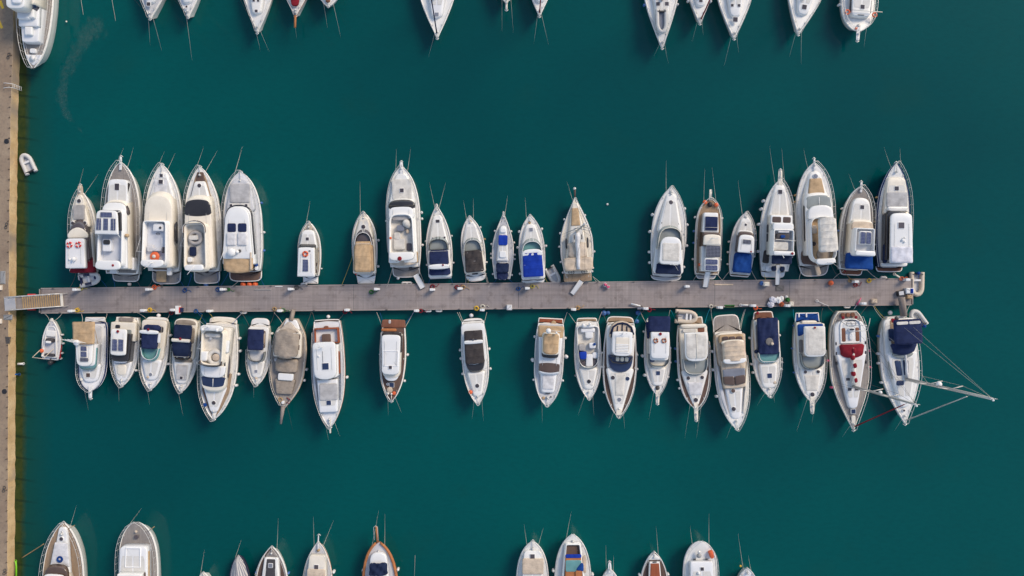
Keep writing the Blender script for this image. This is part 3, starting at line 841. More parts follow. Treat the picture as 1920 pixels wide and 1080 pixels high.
qbox('utility_box', -5, .5, 535, 544, .4, 'cream', 'white utility box on the quay above the gangway', 'utility box')
qbox('utility_box', -5, 0, 598, 607, .4, 'cream', 'white utility box on the quay below the gangway', 'utility box')
qbox('drain_cover', 8, 11, 614, 618, .02, 'black', 'small square drain on the quay below the gangway', 'drain cover')
for k in range(5):
    qbox('grating_bar', 9 + .3 * k, 21 - .4 * k, 632 + 2.6 * k, 633.2 + 2.6 * k, .02, 'dark', 'thin dark grating bar set in the quay below the gangway', 'grating', group='grating bars in the quay')
# concrete patches/steps under the gangway
qbox('concrete_patch', 6, 23, 590, 600, .03, 'hullgrey', 'grey concrete patch on the quay below the gangway', 'patch')
qbox('concrete_patch', 0, 10, 508, 533, .03, 'hullgrey', 'bluish grey concrete patch on the quay above the gangway', 'patch')

# --- pontoon pier
PZ = .70
def pier_mat():
    n = NM('pier_planks')
    sp = n.n('ShaderNodeSeparateXYZ'); n.l(n.tc.outputs['Object'], sp.inputs[0])
    x, y = sp.outputs[0], sp.outputs[1]
    q = n.math('DIVIDE', x, .15); seam = n.math('LESS_THAN', n.math('FRACT', q), .14)
    wn = n.n('ShaderNodeTexWhiteNoise', noise_dimensions='2D'); cb = n.n('ShaderNodeCombineXYZ')
    n.l(n.math('FLOOR', q), cb.inputs[0]); n.l(cb.outputs[0], wn.inputs['Vector'])
    g = n.noise(2.0, 5, .6, n.scaled((6, .6, 1))); big = n.noise(.22, 5, .6); m2 = n.noise(.9, 6, .65)
    tr = n.noise(1.0, 5, .65, n.scaled((.10, 1.5, 1)))
    f = n.math('ADD', n.math('MULTIPLY', wn.outputs[0], .4), n.math('MULTIPLY', g, .6))
    col = n.mix(f, (.40, .345, .33, 1), (.27, .235, .225, 1))
    col = n.mix(n.math('MULTIPLY', n.ramp(big, .40, .66), .7), col, (.235, .215, .225, 1))
    col = n.mix(n.math('MULTIPLY', n.ramp(tr, .50, .70), .45), col, (.16, .135, .135, 1))
    col = n.mix(n.math('MULTIPLY', n.ramp(m2, .54, .74), .7), col, (.13, .105, .095, 1))
    col = n.mix(n.math('MULTIPLY', n.ramp(n.noise(1.7, 5, .7, n.scaled((1, 1, 1), (0, 0, 0), (9, 4, 0))), .60, .80), .6), col, (.42, .36, .31, 1))
    # plank runs along the pier
    lg = n.math('LESS_THAN', n.math('FRACT', n.math('DIVIDE', y, .62)), .07)
    col = n.mix(n.math('MULTIPLY', lg, .25), col, (.09, .075, .07, 1))
    col = n.mix(n.math('MULTIPLY', seam, .38), col, (.06, .05, .05, 1))
    n.base(col); n.set(.8, .3); n.bump(g, .2, .01); return n.m
PM = pier_mat()
PT = lambda x: 540 + (x - 77) * (521.5 - 540) / (1705 - 77)
PB = lambda x: 588 + (x - 77) * (572.5 - 588) / (1705 - 77)
pa = W(77, 564, 0); pier = empty('pontoon_pier', (pa.x, pa.y, 0)); tag(pier, 'long grey planked floating pier between the two rows of boats', 'pier')
def PL(x, y, z):
    p = W(x, y, z); return (p.x - pa.x, p.y - pa.y, z)
cuts = [77, 350, 663, 972, 1155, 1340, 1480, 1709]
for i, (a_, b_) in enumerate(zip(cuts, cuts[1:])):
    mb = MB(); g = .25
    ring = lambda z, e: [PL(a_ + g, PB(a_) - e, z), PL(b_ - g, PB(b_) - e, z), PL(b_ - g, PT(b_) + e, z), PL(a_ + g, PT(a_) + e, z)]
    A = mb.ring(ring(-.35, 1.2)); B = mb.ring(ring(PZ - .05, 1.2)); mb.bridge(A, B, 0, True, False)
    sec = mb.build('float', 'hullgrey', pier)
    mb = MB(); A = mb.ring(ring(PZ - .12, 1.5)); B = mb.ring(ring(PZ, 1.5)); mb.bridge(A, B, 0, True, False); mb.cap(B); mb.build('planking', PM, sec)
EM = gel('pier_edge_beam', (.34, .30, .285), .8, .35)
for (fn, d) in ((PT, 1), (PB, -1)):
    mb = MB(); n_ = 26; prev = None
    for k in range(n_ + 1):
        x = 76.4 + (1709.5 - 76.4) * k / n_; y = fn(x)
        q = mb.ring([PL(x, y, PZ - .30), PL(x, y, PZ + .05), PL(x, y + d * 1.9, PZ + .05), PL(x, y + d * 1.9, PZ - .30)])
        if prev: mb.bridge(prev, q, 0, True, False)
        else: mb.cap(q)
        prev = q
    mb.cap(prev, 0, True); mb.build('edge_beam', EM, pier)
for x in (76.4, 1708.0):
    mb = MB(); q = mb.ring([PL(x, PB(x) - 2, PZ - .3), PL(x + 1.5, PB(x) - 2, PZ - .3), PL(x + 1.5, PT(x) + 2, PZ - .3), PL(x, PT(x) + 2, PZ - .3)])
    q2 = mb.ring([(mb.v[i][0], mb.v[i][1], PZ + .045) for i in q]); mb.bridge(q, q2, 0, True, False); mb.cap(q2); mb.build('edge_beam', EM, pier)
# bumpers bolted to the pier sides
for x, sd_ in ((767, 1), (759, 1), (803, -1), (823, -1), (570, 1), (1262, 1), (1656, 1), (457, -1), (1588, -1)):
    fn = PT if sd_ > 0 else PB; t = MB(); c = PL(x, fn(x), .45); t.tube([(c[0] - .35, c[1] + .04 * sd_, .5), (c[0] - .2, c[1] + .16 * sd_, .5), (c[0] + .2, c[1] + .16 * sd_, .5), (c[0] + .35, c[1] + .04 * sd_, .5)], .12, 7)
    t.build('bumper', 'fend', pier)

# --- access gangway
ga, gb = W(16, 569.5, 1.55), W(115, 562.5, .95)
gw = empty('access_gangway', (ga.x, ga.y, 0), math.atan2(gb.y - ga.y, gb.x - ga.x)); GL = (Vector((gb.x, gb.y)) - Vector((ga.x, ga.y))).length
tag(gw, 'sloping slatted gangway with white handrails from quay to pier', 'gangway')
zz = lambda t: 1.5 - .62 * t
GW = .72
for s_ in (-1, 1):
    t = MB(); t.tube([(0, s_ * GW, zz(0) + .02), (GL, s_ * GW, zz(1) + .02)], .06, 6); t.build('side_beam', 'steel', gw)
    t = MB(); t.tube([(-.1, s_ * (GW + .05), zz(0) + .15), (.1, s_ * (GW + .05), zz(0) + .95), (GL * .95, s_ * (GW + .03), zz(.95) + .9), (GL + .7, s_ * (GW + .02), PZ + .1)], .04, 5)
    for k in range(1, 8): t.tube([(GL * k / 8, s_ * GW, zz(k / 8)), (GL * k / 8, s_ * GW, zz(k / 8) + .9)], .025, 4)
    t.build('handrail', 'steel', gw)
mb = MB()
for k in range(17): mb.box(GL * .26 + k * GL * .72 / 17, GL * .26 + k * GL * .72 / 17 + .10, -GW + .05, GW - .05, zz(.3 + k * .7 / 17) + .0, zz(.3 + k * .7 / 17) + .05)
mb.build('slat', 'ropeo', gw)
mb = MB(); A = mb.ring([(GL * .13, -GW, zz(.13) - .04), (GL, -GW, zz(1) - .04), (GL, GW, zz(1) - .04), (GL * .13, GW, zz(.13) - .04)]); mb.cap(A); mb.build('treadway', 'teak', gw)
mb = MB(); A = mb.ring([(-.55, -GW, QZ + .08), (GL * .13, -GW, zz(.13) + .02), (GL * .13, GW, zz(.13) + .02), (-.55, GW, QZ + .08)]); mb.cap(A); mb.build('flap', M['grey'], gw)
mb = MB(); mb.box(GL * .98, GL * .98 + .28, -GW, GW, zz(1) - .02, zz(1) + .06); mb.build('threshold', 'cream', gw)
for s_, lab in ((1, 'upper'), (-1, 'lower')):
    c = W(57, 554 if s_ > 0 else 579, .4); t = MB(); t.tube([(-.45, 0, 0), (-.38, 0, 0), (.38, 0, 0), (.45, 0, 0)], .2, 9); o = t.build('buoy', 'red', None, (c.x, c.y, .12))
    tag(o, f'red float in the water at the {lab} side of the gangway', 'buoy')

# --- murky slick drifting on the water
sl = NM('murky_slick'); nz = sl.noise(.5, 6, .7); nz2 = sl.noise(2.5, 5, .7)
tr_ = sl.n('ShaderNodeBsdfTransparent'); mx = sl.n('ShaderNodeMixShader')
at = sl.n('ShaderNodeAttribute', attribute_name='edge')
wv = sl.noise(1.0, 6, .65, sl.scaled((.55, .22, 1), (0, 0, -.35)))
f_ = sl.math('MULTIPLY', sl.ramp(sl.math('ADD', sl.math('MULTIPLY', at.outputs['Fac'], .9), sl.math('MULTIPLY', sl.math('SUBTRACT', wv, .5), 4.5)), .32, .95), sl.math('ADD', sl.math('MULTIPLY', sl.ramp(nz2, .4, .75), .22), sl.math('MULTIPLY', sl.ramp(nz, .40, .70), .12)), True)
f_ = sl.math('MULTIPLY', f_, sl.ramp(at.outputs['Fac'], .0, .25))
sl.l(f_, mx.inputs[0]); sl.l(tr_.outputs[0], mx.inputs[1]); sl.l(sl.p.outputs[0], mx.inputs[2]); sl.l(mx.outputs[0], sl.out.inputs[0])
sl.base((.155, .235, .21, 1)); sl.set(.6, .3)
path = [(200, 42, 24), (180, 52, 24), (165, 62, 17), (150, 85, 16), (138, 110, 15), (124, 135, 14), (114, 160, 11), (115, 188, 10), (122, 210, 9), (138, 228, 7), (152, 246, 4), (168, 266, 3)]
mb = MB(); prev = None; edges = []
for i in range(len(path) * 4 - 3):
    t = i / 4; k = min(int(t), len(path) - 2); f = t - k; p = [path[k][j] + (path[k + 1][j] - path[k][j]) * f for j in range(3)]
    k2 = min(k + 1, len(path) - 1); d = W(path[k2][0], path[k2][1]) - W(path[k][0], path[k][1]); nrm = Vector((-d.y, d.x, 0)).normalized()
    c = W(p[0], p[1]); hw = p[2] / PXM * 1.25; endf = min(1, i / 5, (len(path) * 4 - 4 - i) / 4)
    row = []
    for j in range(7):
        s_ = -1 + j / 3; row.append(tuple(c + nrm * hw * s_)[:2] + (.012,)); edges.append((1 - abs(s_)**1.5) * endf)
    q = mb.ring(row)
    if prev: mb.bridge(prev, q, 0, False)
    prev = q
so_ = mb.build('murky_slick', sl.m); so_['kind'] = 'stuff'; tag(so_, 'pale murky slick curving on the water near the quay', None, None, 'stuff')
at_ = so_.data.attributes.new('edge', 'FLOAT', 'POINT'); at_.data.foreach_set('value', edges)

# ================================================================== BOATS
GT = 'boats moored stern-on along the upper side of the pier'
GB = 'boats moored stern-on along the lower side of the pier'
# T1 flybridge boat with two red life rings
b = Boat(R1, 'motor_yacht', 'boat with two life rings', 'small white motor yacht with two red life rings on its roof', (612, 885), (582, 300), 93, 'yacht', (1.1, 1.7), deck='cream', group=GT)
b.platform(948, 72, 'grey', w1=72, r=.2)
b.slab('cabin_trunk', 560, 345, 66, 22, 1.5, 1.95, 'cream', r1=.9, b1=15, taper=.12)
b.box('sun_pad', -44, 38, 508, 400, 1.9, 2.06, 'seatg', rd=.05)
b.hatch(373, 2.0, 28, 0, 'rd'); b.hatch(533, 2.1, 24, -46, 'rd'); b.hatch(533, 2.1, 24, 42, 'rd')
b.slab('cockpit_coaming', 850, 590, 88, 84, 1.2, 1.75, 'cream', r0=.1)
b.slab('wheelhouse', 800, 565, 80, 62, 1.7, 2.45, 'glassm', r1=.8, b1=26, rake=.9)
b.slab('windscreen_frame', 640, 592, 76, 66, 2.35, 2.5, 'cream', r1=.8, b1=26)
b.slab('cockpit_cover', 890, 775, 86, 84, 1.2, 1.8, 'maroon', r0=.1, r1=.2)
fb_ = b.slab('flybridge', 858, 645, 70, 66, 2.6, 3.1, 'cool', r0=.1, r1=.35)
b.ring(690, -34, 3.12, 23, fb_); b.ring(690, 30, 3.12, 23, fb_)
b.dome(795, 0, 3.12, 15, parent=fb_); b.ball('horn', 795, -35, 3.2, 8, 'whitep', parent=fb_)
b.antenna(780, 4, 3.2, 2.0)
b.pulpit(258, 22, 'tanp', z=1.75); b.rail(.42, 1.0, .65)
b.bowlines((604, 155), (705, 195))
b.line(-60, 880, (505, 1000), 'roped'); b.line(60, 890, (775, 1000), 'ropeb')
# T2 trawler with solar hardtop
b = Boat(R1, 'motor_yacht', 'yacht with five solar panels', 'large white trawler yacht with solar panels on its flybridge roof', (880, 900), (875, 95), 130, 'full', (1.5, 2.3), deck='teakg', group=GT)
b.platform(958, 92, 'teakg', z=.5, w1=100)
b.tub('bulwark', 935, 110, 122, 12, 1.6, 2.3, 'white', 'teakg', .08, r0=.2, r1=.9, b1=0, out=.0, zf=2.33, pts=[(-112, 900), (112, 900), (130, 620), (122, 380), (96, 240), (55, 140), (0, 100), (-55, 140), (-96, 240), (-122, 380), (-130, 620)]) if False else None
b.slab('trunk_cabin', 400, 222, 72, 66, 1.9, 2.9, 'clean', r0=.05, r1=.35, b1=6, taper=.05)
b.hatch(272, 2.93, 32, -4, 'sq', h2=48)
b.box('side_window', 62, 70, 380, 240, 2.3, 2.8, 'glass')
b.slab('deckhouse', 860, 385, 106, 78, 1.9, 3.3, 'cream', r0=.06, r1=.5, b1=12, rake=.5, taper=.05)
b.slab('windscreen', 470, 405, 100, 84, 3.0, 3.55, 'glassm', r1=.5, b1=14, rake=.35)
b.slab('boat_deck', 858, 400, 104, 84, 3.4, 3.6, 'clean', r0=.1, r1=.5, b1=14)
b.tub('flybridge', 845, 440, 92, 88, 3.6, 4.4, 'clean', 'tub', .14, r0=.3, r1=.35, zf=3.66)
b.slab('helm_screen', 585, 440, 86, 78, 4.3, 4.6, 'glass', r0=.05, r1=.3)
ht = b.slab('hardtop', 612, 443, 84, 72, 5.05, 5.2, 'clean', r0=.05, r1=.45)
b.solar(-45, 40, 455, 492, 5.22, parent=ht)
for u in (-72, -22, 32): b.solar(u, u + 36, 500, 585, 5.22, parent=ht)
for u in (-70, 70):
    b.pipe('roof_post', [(u, 455, 5.1), (u * 1.05, 445, 4.3)], .04, 'whitep'); b.pipe('roof_post', [(u, 600, 5.1), (u * 1.1, 640, 4.4)], .05, 'whitep')
b.box('helm_console', -55, 5, 650, 738, 3.7, 4.3, 'cool'); b.box('console_screen', -48, 0, 655, 688, 4.3, 4.42, 'glass')
b.slab('radar_arch', 862, 805, 96, 82, 4.5, 4.75, 'clean', r0=.3, r1=.3, b0=8)
b.ball('flag', 838, 40, 4.8, 9, 'redc', .4)
b.box('side_locker', 96, 118, 870, 780, 1.7, 2.5, 'cool')
b.box('transom_seat', -70, -20, 900, 870, 1.6, 2.1, 'cool')
b.rail(.12, 1.0, .85, n=22); b.pulpit(52, 10, 'whitep', z=2.4)
b.bowlines((895, 5), (968, 2)); b.line(88, 925, (1015, 1000), 'roped'); b.line(-70, 930, (830, 1000), 'ropeb')
b.dome(622, 110, 3.75, 14, name='vent', mat='tan')
# T3 flybridge yacht with an orange float bag
b = Boat(R1, 'motor_yacht', 'yacht with orange float aboard', 'large cream flybridge yacht with an orange float bag behind its helm', (1180, 880), (1172, 112), 134, 'yacht', (1.4, 2.2), deck='white', group=GT)
b.platform(968, 104, 'teakg', z=.5, b0=8)
b.box('passerelle', -60, 10, 960, 880, .9, 1.0, 'tan')
b.slab('foredeck_trunk', 370, 165, 92, 30, 1.9, 2.25, 'white', r1=.9, taper=.15)
b.box('sun_pad', -52, 44, 350, 220, 2.2, 2.3, 'padw'); b.hatch(235, 2.36, 30, -2); b.hatch(190, 2.33, 22, 0)
b.slab('deckhouse', 850, 355, 112, 96, 1.7, 3.0, 'cream', r0=.2, r1=.75, b1=18, rake=1.0, taper=.08)
for sd_ in (-1, 1): b.free('side_window', [(sd_ * 122, 520), (sd_ * 126, 680), (sd_ * 112, 640), (sd_ * 110, 540)], 2.4, 2.75, 'glass')
b.tub('flybridge', 838, 515, 90, 84, 2.9, 3.9, 'white', 'tub', .13, r0=.5, r1=.3, b0=10, zf=3.05)
b.slab('helm_console', 590, 535, 40, 36, 3.1, 3.6, 'cool', u=20); b.wheel(610, 18, 3.55, 14)
b.ball('buoy', 570, -5, 3.4, 9, 'blue'); b.ball('compass', 566, 38, 3.7, 9, 'black', .6)
b.box('seat', -60, -20, 740, 690, 3.1, 3.5, 'padw'); b.box('seat', -25, 45, 735, 712, 3.1, 3.5, 'padw')
b.box('wet_bar', 46, 74, 750, 705, 3.1, 3.6, 'hatch')
b.ball('float_bag', 775, -8, 3.35, 36, 'orange', .28); b.ball('float_bag_top', 775, -10, 3.5, 14, 'offc', .5)
b.slab('radar_arch', 840, 800, 84, 78, 4.1, 4.35, 'clean', r0=.5, r1=.2, b0=14)
b.aerials(815, 10, 4.35)
b.pipe('davit', [(-118, 640, 3.2), (-150, 740, 3.0), (-80, 745, 3.4)], .035, 'whitep'); b.pipe('davit_arm', [(75, 640, 4.5), (50, 740, 3.6)], .03, 'whitep')
b.box('cockpit_floor', -70, 66, 870, 790, 1.5, 1.6, 'teakd'); b.box('stern_locker', 40, 70, 910, 850, 1.5, 1.9, 'cool')
b.rail(.2, 1.0, .8, n=24); b.anchor(k=1.3)
b.bowlines((1188, 32), (1268, 40)); b.line(105, 930, (1335, 1005), 'ropeb'); b.line(-75, 945, (1055, 1010), 'roped')
# T4 grey glass flybridge yacht
b = Boat(R2, 'motor_yacht', 'yacht with grey spiral seat', 'white flybridge yacht with dark windscreen and curved grey flybridge seating', (240, 880), (212, 128), 130, 'yacht', (1.4, 2.2), deck='white', group=GT)
b.platform(968, 94, 'teakg', z=.5, b0=5)
b.free('foredeck_teak', [(-22, 165), (22, 165), (34, 232), (-34, 232)], 2.1, 2.2, 'teakd')
for sd_ in (-1, 1): b.free('teak_side_deck', [(sd_ * 16, 160), (sd_ * 38, 205), (sd_ * 74, 350), (sd_ * 58, 350), (sd_ * 28, 215)], 2.05, 2.16, 'teakw')
b.slab('foredeck_trunk', 375, 235, 70, 34, 2.0, 2.4, 'white', r1=.4, taper=.15); b.hatch(262, 2.42, 28, 0, 'rd')
b.slab('deckhouse', 860, 365, 108, 90, 1.7, 3.0, 'cream', r0=.2, r1=.6, b1=12, rake=.9)
b.slab('windscreen', 470, 378, 98, 86, 2.9, 3.07, 'glass', r0=.2, r1=.3, b1=16, b0=-14, inn=.02)
b.free('side_window', [(82, 425), (92, 470), (94, 600), (86, 640), (76, 560), (76, 470)], 2.75, 2.93, 'glass'); b.free('side_window', [(92, 520), (98, 640), (94, 710), (84, 680)], 2.4, 2.6, 'glassm')
b.tub('flybridge', 872, 540, 82, 78, 2.9, 3.95, 'cream', 'offc', .13, r0=.4, r1=.35, b1=8, b0=8, zf=3.1)
b.screen(600, 535, 80, 76, 3.9, 4.25, 'glassb', r1=.8, b1=14, rake=.15)
t_ = MB(); x, y = b.U(-10, 3.4), b.Y(640, 3.4); t_.torus((x, y, 3.35), b.K(42, 3.4), .22, 20, 6); t_.build('round_sofa', 'seatg', b.root)
b.box('table', -52, 12, 622, 655, 3.1, 3.6, 'seat'); b.box('sofa_back', 0, 40, 600, 655, 3.1, 3.5, 'seatg')
b.box('seat', -52, -10, 705, 770, 3.1, 3.5, 'navyd'); b.box('wet_bar', -62, -30, 778, 815, 3.1, 3.7, 'white')
b.slab('radar_arch', 875, 835, 72, 60, 4.0, 4.3, 'clean', r0=.4, r1=.2); b.pipe('boom', [(8, 840, 4.4), (-40, 905, 4.6)], .04, 'whitep')
b.box('cockpit_floor', -60, 66, 870, 765, 1.5, 1.6, 'teakd'); b.box('mat', -12, 14, 895, 878, .52, .6, 'black')
b.pipe('davit', [(-98, 640, 3.2), (-130, 695, 3.0), (-60, 705, 3.5)], .03, 'whitep')
b.rail(.25, 1.0, .8, n=24); b.anchor(k=1.2)
b.bowlines((238, 2), (335, 25)); b.line(-95, 895, (120, 1005), 'ropeb'); b.line(95, 890, (345, 1005), 'ropeb'); b.line(-85, 900, (108, 1015), 'ropeb')
# T5 yacht with tan aft canopy
b = Boat(R2, 'motor_yacht', 'yacht with two navy roof screens', 'white yacht with two navy roof screens and tan aft awning', (525, 880), (505, 165), 138, 'full', (1.4, 2.2), deck='cool', group=GT)
b.platform(952, 118, 'teakd', z=.6, b0=6)
b.slab('foredeck_trunk', 440, 225, 98, 60, 2.0, 2.35, 'lgrey', r1=.7, b1=8, taper=.15)
b.box('sun_pad', -72, 72, 385, 248, 2.3, 2.48, 'pad', rd=.06); b.hatch(405, 2.42, 18, -64); b.hatch(405, 2.42, 18, 46)
b.slab('deckhouse', 830, 430, 116, 86, 1.8, 3.0, 'clean', r0=.1, r1=.6, b1=16, rake=.5)
b.slab('window_band', 760, 420, 118, 92, 2.55, 2.9, 'glass', r0=.1, r1=.6, b1=20, inn=.02)
b.slab('roof', 790, 438, 106, 82, 3.1, 3.4, 'clean', r0=.15, r1=.75, b1=18)
for a_ in (-68, 8): b.box('roof_screen', a_, a_ + 60, 597, 535, 3.4, 3.5, 'navy')
for a_ in (-74, 6): b.box('helm_cover', a_, a_ + 68, 695, 600, 3.4, 3.62, 'padw', rd=.1)
b.dome(745, -32, 3.5, 30, h=.5); b.dome(742, 8, 3.5, 12, name='lamp'); b.ball('coiled_hose', 735, 20, 3.5, 12, 'dark', .4)
b.canopy(885, 745, 104, 104, 3.35, 'tan', name='aft_awning', ribs=0, r=.3, crown=.15, poles=True, zb=1.4, b0=8)
b.box('davit_boat_cover', 92, 104, 870, 745, 3.4, 3.48, 'tanp'); b.pipe('boom', [(-92, 740, 3.7), (-110, 800, 3.9)], .03, 'whitep')
b.box('cockpit_floor', -100, 100, 880, 780, 1.5, 1.6, 'teakd'); b.ball('rolled_hose', 835, 106, 2.0, 14, 'blue', .8); b.box('locker', 96, 116, 875, 845, 1.6, 2.0, 'cool')
b.rail(.15, 1.0, .8, n=22); b.anchor(k=1.3)
b.bowlines((520, 0), (515, 5)); b.line(-105, 890, (345, 1010), 'ropeb'); b.line(118, 925, (678, 1000), 'ropeb'); b.line(-30, 950, (420, 1005), 'rope')
for v in (393, 602, 732): b.fender(1, v, 'fend' if v == 602 else 'fendb', .9)
# T6 small wheelhouse boat
b = Boat(R2, 'wheelhouse_boat', 'single small boat with life ring roof', 'small white wheelhouse boat with one life ring and one solar panel', (1005, 915), (1002, 528), 80, 'yacht', (.9, 1.4), deck='beige', group=GT)
b.platform(972, 55, 'cool', r=.1)
b.slab('trunk_cabin', 715, 590, 62, 40, 1.3, 1.85, 'white', r1=.5, b1=5, taper=.08); b.hatch(648, 1.88, 22, -4)
b.slab('wheelhouse', 905, 712, 64, 60, 1.2, 2.5, 'cream', r0=.05, r1=.2, rake=.2); b.slab('window_band', 900, 705, 66, 60, 1.9, 2.3, 'glass', r1=.2, inn=.02, rake=.3)
rf = b.slab('roof', 918, 715, 61, 56, 2.5, 2.62, 'clean', r0=.05, r1=.15, b1=4)
b.ring(757, -4, 2.64, 22, rf, ('orange', 'redc')); b.solar(-22, 18, 883, 797, 2.66, parent=rf); b.hatch(735, 2.64, 14, 26, h2=10, parent=rf)
for v in (830, 880): b.box('side_window', 58, 70, v + 16, v - 16, 1.95, 2.05, 'glassb')
b.rail(.3, 1.0, .5); b.anchor(k=.7); b.fender(1, 860, k=.6); b.bowlines((1008, 385)); b.line(-50, 900, (885, 1005)) if False else None
# T7 tan canopy cruiser
b = Boat(R3, 'cabin_cruiser', 'cruiser with tan cockpit canopy', 'cream cabin cruiser with tan cockpit canopy and round dark hatch', (250, 905), (240, 458), 88, 'yacht', (1.0, 1.5), deck='cream', group=GT)
b.platform(972, 60, 'clean', z=.5, w1=72, r=.1)
b.slab('foredeck_trunk', 640, 490, 62, 24, 1.35, 1.65, 'cream', r1=.9, taper=.15); b.hatch(560, 1.68, 30, -2, 'rd')
b.screen(690, 612, 62, 48, 1.5, 2.2, 'glassm', r1=.9, b1=10, rake=.6, frame='whitep')
b.slab('windscreen_glass', 690, 618, 58, 44, 1.6, 1.95, 'glassm', r1=.9, b1=10, rake=.4)
b.slab('cockpit_coaming', 895, 640, 82, 74, 1.1, 1.55, 'cream', r0=.1)
b.canopy(885, 665, 60, 56, 2.75, 'tan', r=.12, ribs=2, crown=.12, droop=.35, zb=1.5)
b.slab('canopy_side', 880, 690, 72, 66, 1.6, 2.2, 'tan', r0=.1, r1=.3)
b.rail(.3, 1.0, .55); b.anchor(k=.8); b.bowlines((213, 250)); b.fender(1, 658); b.fender(1, 845)
b.ball('stern_light', 903, -64, 1.3, 6, 'red'); b.box('locker', 44, 66, 905, 880, 1.2, 1.55, 'grey')
b.line(-62, 700, (75, 995), 'ropey'); b.line(30, 975, (330, 1003), 'roped', z=.55)
# T8 flybridge yacht
b = Boat(R3, 'motor_yacht', 'yacht with cream flybridge lounge', 'large cream flybridge yacht with steering seat under a pale cover', (538, 850), (512, 128), 120, 'full', (1.4, 2.2), deck='white', group=GT)
b.platform(922, 100, 'teakg', z=.5, b0=6)
b.slab('foredeck_trunk', 390, 185, 92, 40, 2.0, 2.35, 'white', r1=.8, b1=10, taper=.15)
b.box('sun_pad', -70, 70, 360, 215, 2.3, 2.42, 'seat'); b.hatch(297, 2.45, 28)
b.slab('deckhouse', 820, 385, 104, 92, 1.8, 3.0, 'white', r0=.1, r1=.5, b1=8, rake=.8)
b.slab('windscreen', 430, 385, 98, 92, 2.75, 3.02, 'glass', r1=.4, b1=8, b0=-6, rake=.2)
b.slab('brow', 500, 422, 92, 84, 3.0, 3.5, 'clean', r1=.4, b1=6)
b.tub('flybridge', 775, 472, 92, 84, 2.9, 3.9, 'white', 'seat', .12, r0=.3, r1=.6, b1=6, b0=12, zf=3.1)
b.box('sofa_back', -64, 54, 515, 480, 3.1, 3.6, 'seatg', rd=.1); b.box('table', -34, 20, 590, 548, 3.1, 3.6, 'hatchg'); b.box('seat', -55, -10, 650, 600, 3.1, 3.45, 'seat')
b.ball('helm_seat_cover', 535, 36, 3.6, 28, 'offc', .7); b.ball('helm_seat_cover', 548, 46, 3.5, 24, 'offc', .7); b.box('stool', 30, 50, 608, 580, 3.1, 3.5, 'tanp', rd=.1)
b.box('stair_well', 30, 68, 735, 680, 3.13, 3.18, 'glassm'); b.box('sun_lounge', -60, 20, 725, 645, 3.1, 3.4, 'seat')
b.slab('radar_arch', 795, 745, 92, 86, 4.0, 4.3, 'white', r0=.4, r1=.2, b0=8); b.ball('flag', 790, -12, 4.35, 16, 'redc', .25); b.ball('flag', 640, -78, 3.9, 10, 'orange', .5)
b.canopy(832, 770, 100, 98, 3.0, 'sand', name='aft_awning', ribs=0, crown=.1, b0=8); b.box('side_curtain', 84, 106, 820, 740, 2.6, 3.0, 'tan')
b.ball('coiled_rope', 862, 34, .6, 13, 'dark', .3)
b.rail(.15, 1.0, .8, n=24); b.pulpit(90, 14, 'whitep', z=2.3, rr=.5)
for v in (465, 508, 695): b.fender(1, v)
b.fender(-1, 515, k=.8); b.ball('buoy', 930, -60, .5, 11, 'whitep')
b.bowlines((477, 15), (578, 10)); b.line(-92, 860, (405, 998)); b.line(95, 860, (685, 998)); b.line(80, 880, (650, 1000)) if False else None
# T9 navy canopy sports cruiser
b = Boat(R3, 'cabin_cruiser', 'cruiser with navy canopy, white arch', 'white sports cruiser with navy canopies either side of a white arch', (795, 935), (768, 405), 92, 'sharp', (1.0, 1.6), deck='white', group=GT)
b.slab('foredeck_trunk', 690, 480, 66, 24, 1.45, 1.75, 'white', r1=.8, taper=.15)
b.hatch(520, 1.78, 28, 2, h2=22); b.hatch(643, 1.78, 14, -38); b.hatch(640, 1.78, 14, 46)
b.slab('windscreen_glass', 725, 655, 66, 60, 1.6, 1.85, 'glassg', r1=.8, b1=8, rake=.4); b.screen(725, 660, 68, 60, 1.6, 2.25, 'glassg', r1=.8, b1=8, rake=.5, frame='black')
b.slab('cockpit_coaming', 925, 700, 84, 76, 1.1, 1.6, 'white', r0=.2)
b.canopy(835, 728, 70, 66, 2.5, 'navy', ribs=1, r=.15, droop=.2, crown=.15, zb=1.6, drop=.4); b.canopy(908, 850, 80, 72, 2.1, 'navy', name='aft_canopy', ribs=0, crown=.15, zb=1.5, drop=.4, poles=False)
b.slab('radar_arch', 860, 836, 76, 74, 1.7, 2.75, 'clean', r0=.2, r1=.2, b1=6, b0=-6); b.ball('flag', 838, 32, 2.85, 7, 'redc', .4)
b.rail(.3, 1.0, .6, side=(1, -1)); b.anchor(k=.7); b.box('engine_mark', 42, 78, 925, 918, 1.1, 1.15, 'navyd')
b.fender(1, 630, k=.8); b.fender(1, 823, k=.8); b.fender(-1, 660, k=.8); b.fender(-1, 830, k=.8)
b.bowlines((716, 250), (830, 250)); b.line(-75, 930, (695, 998), 'ropeb'); b.line(75, 930, (890, 998), 'ropeb')
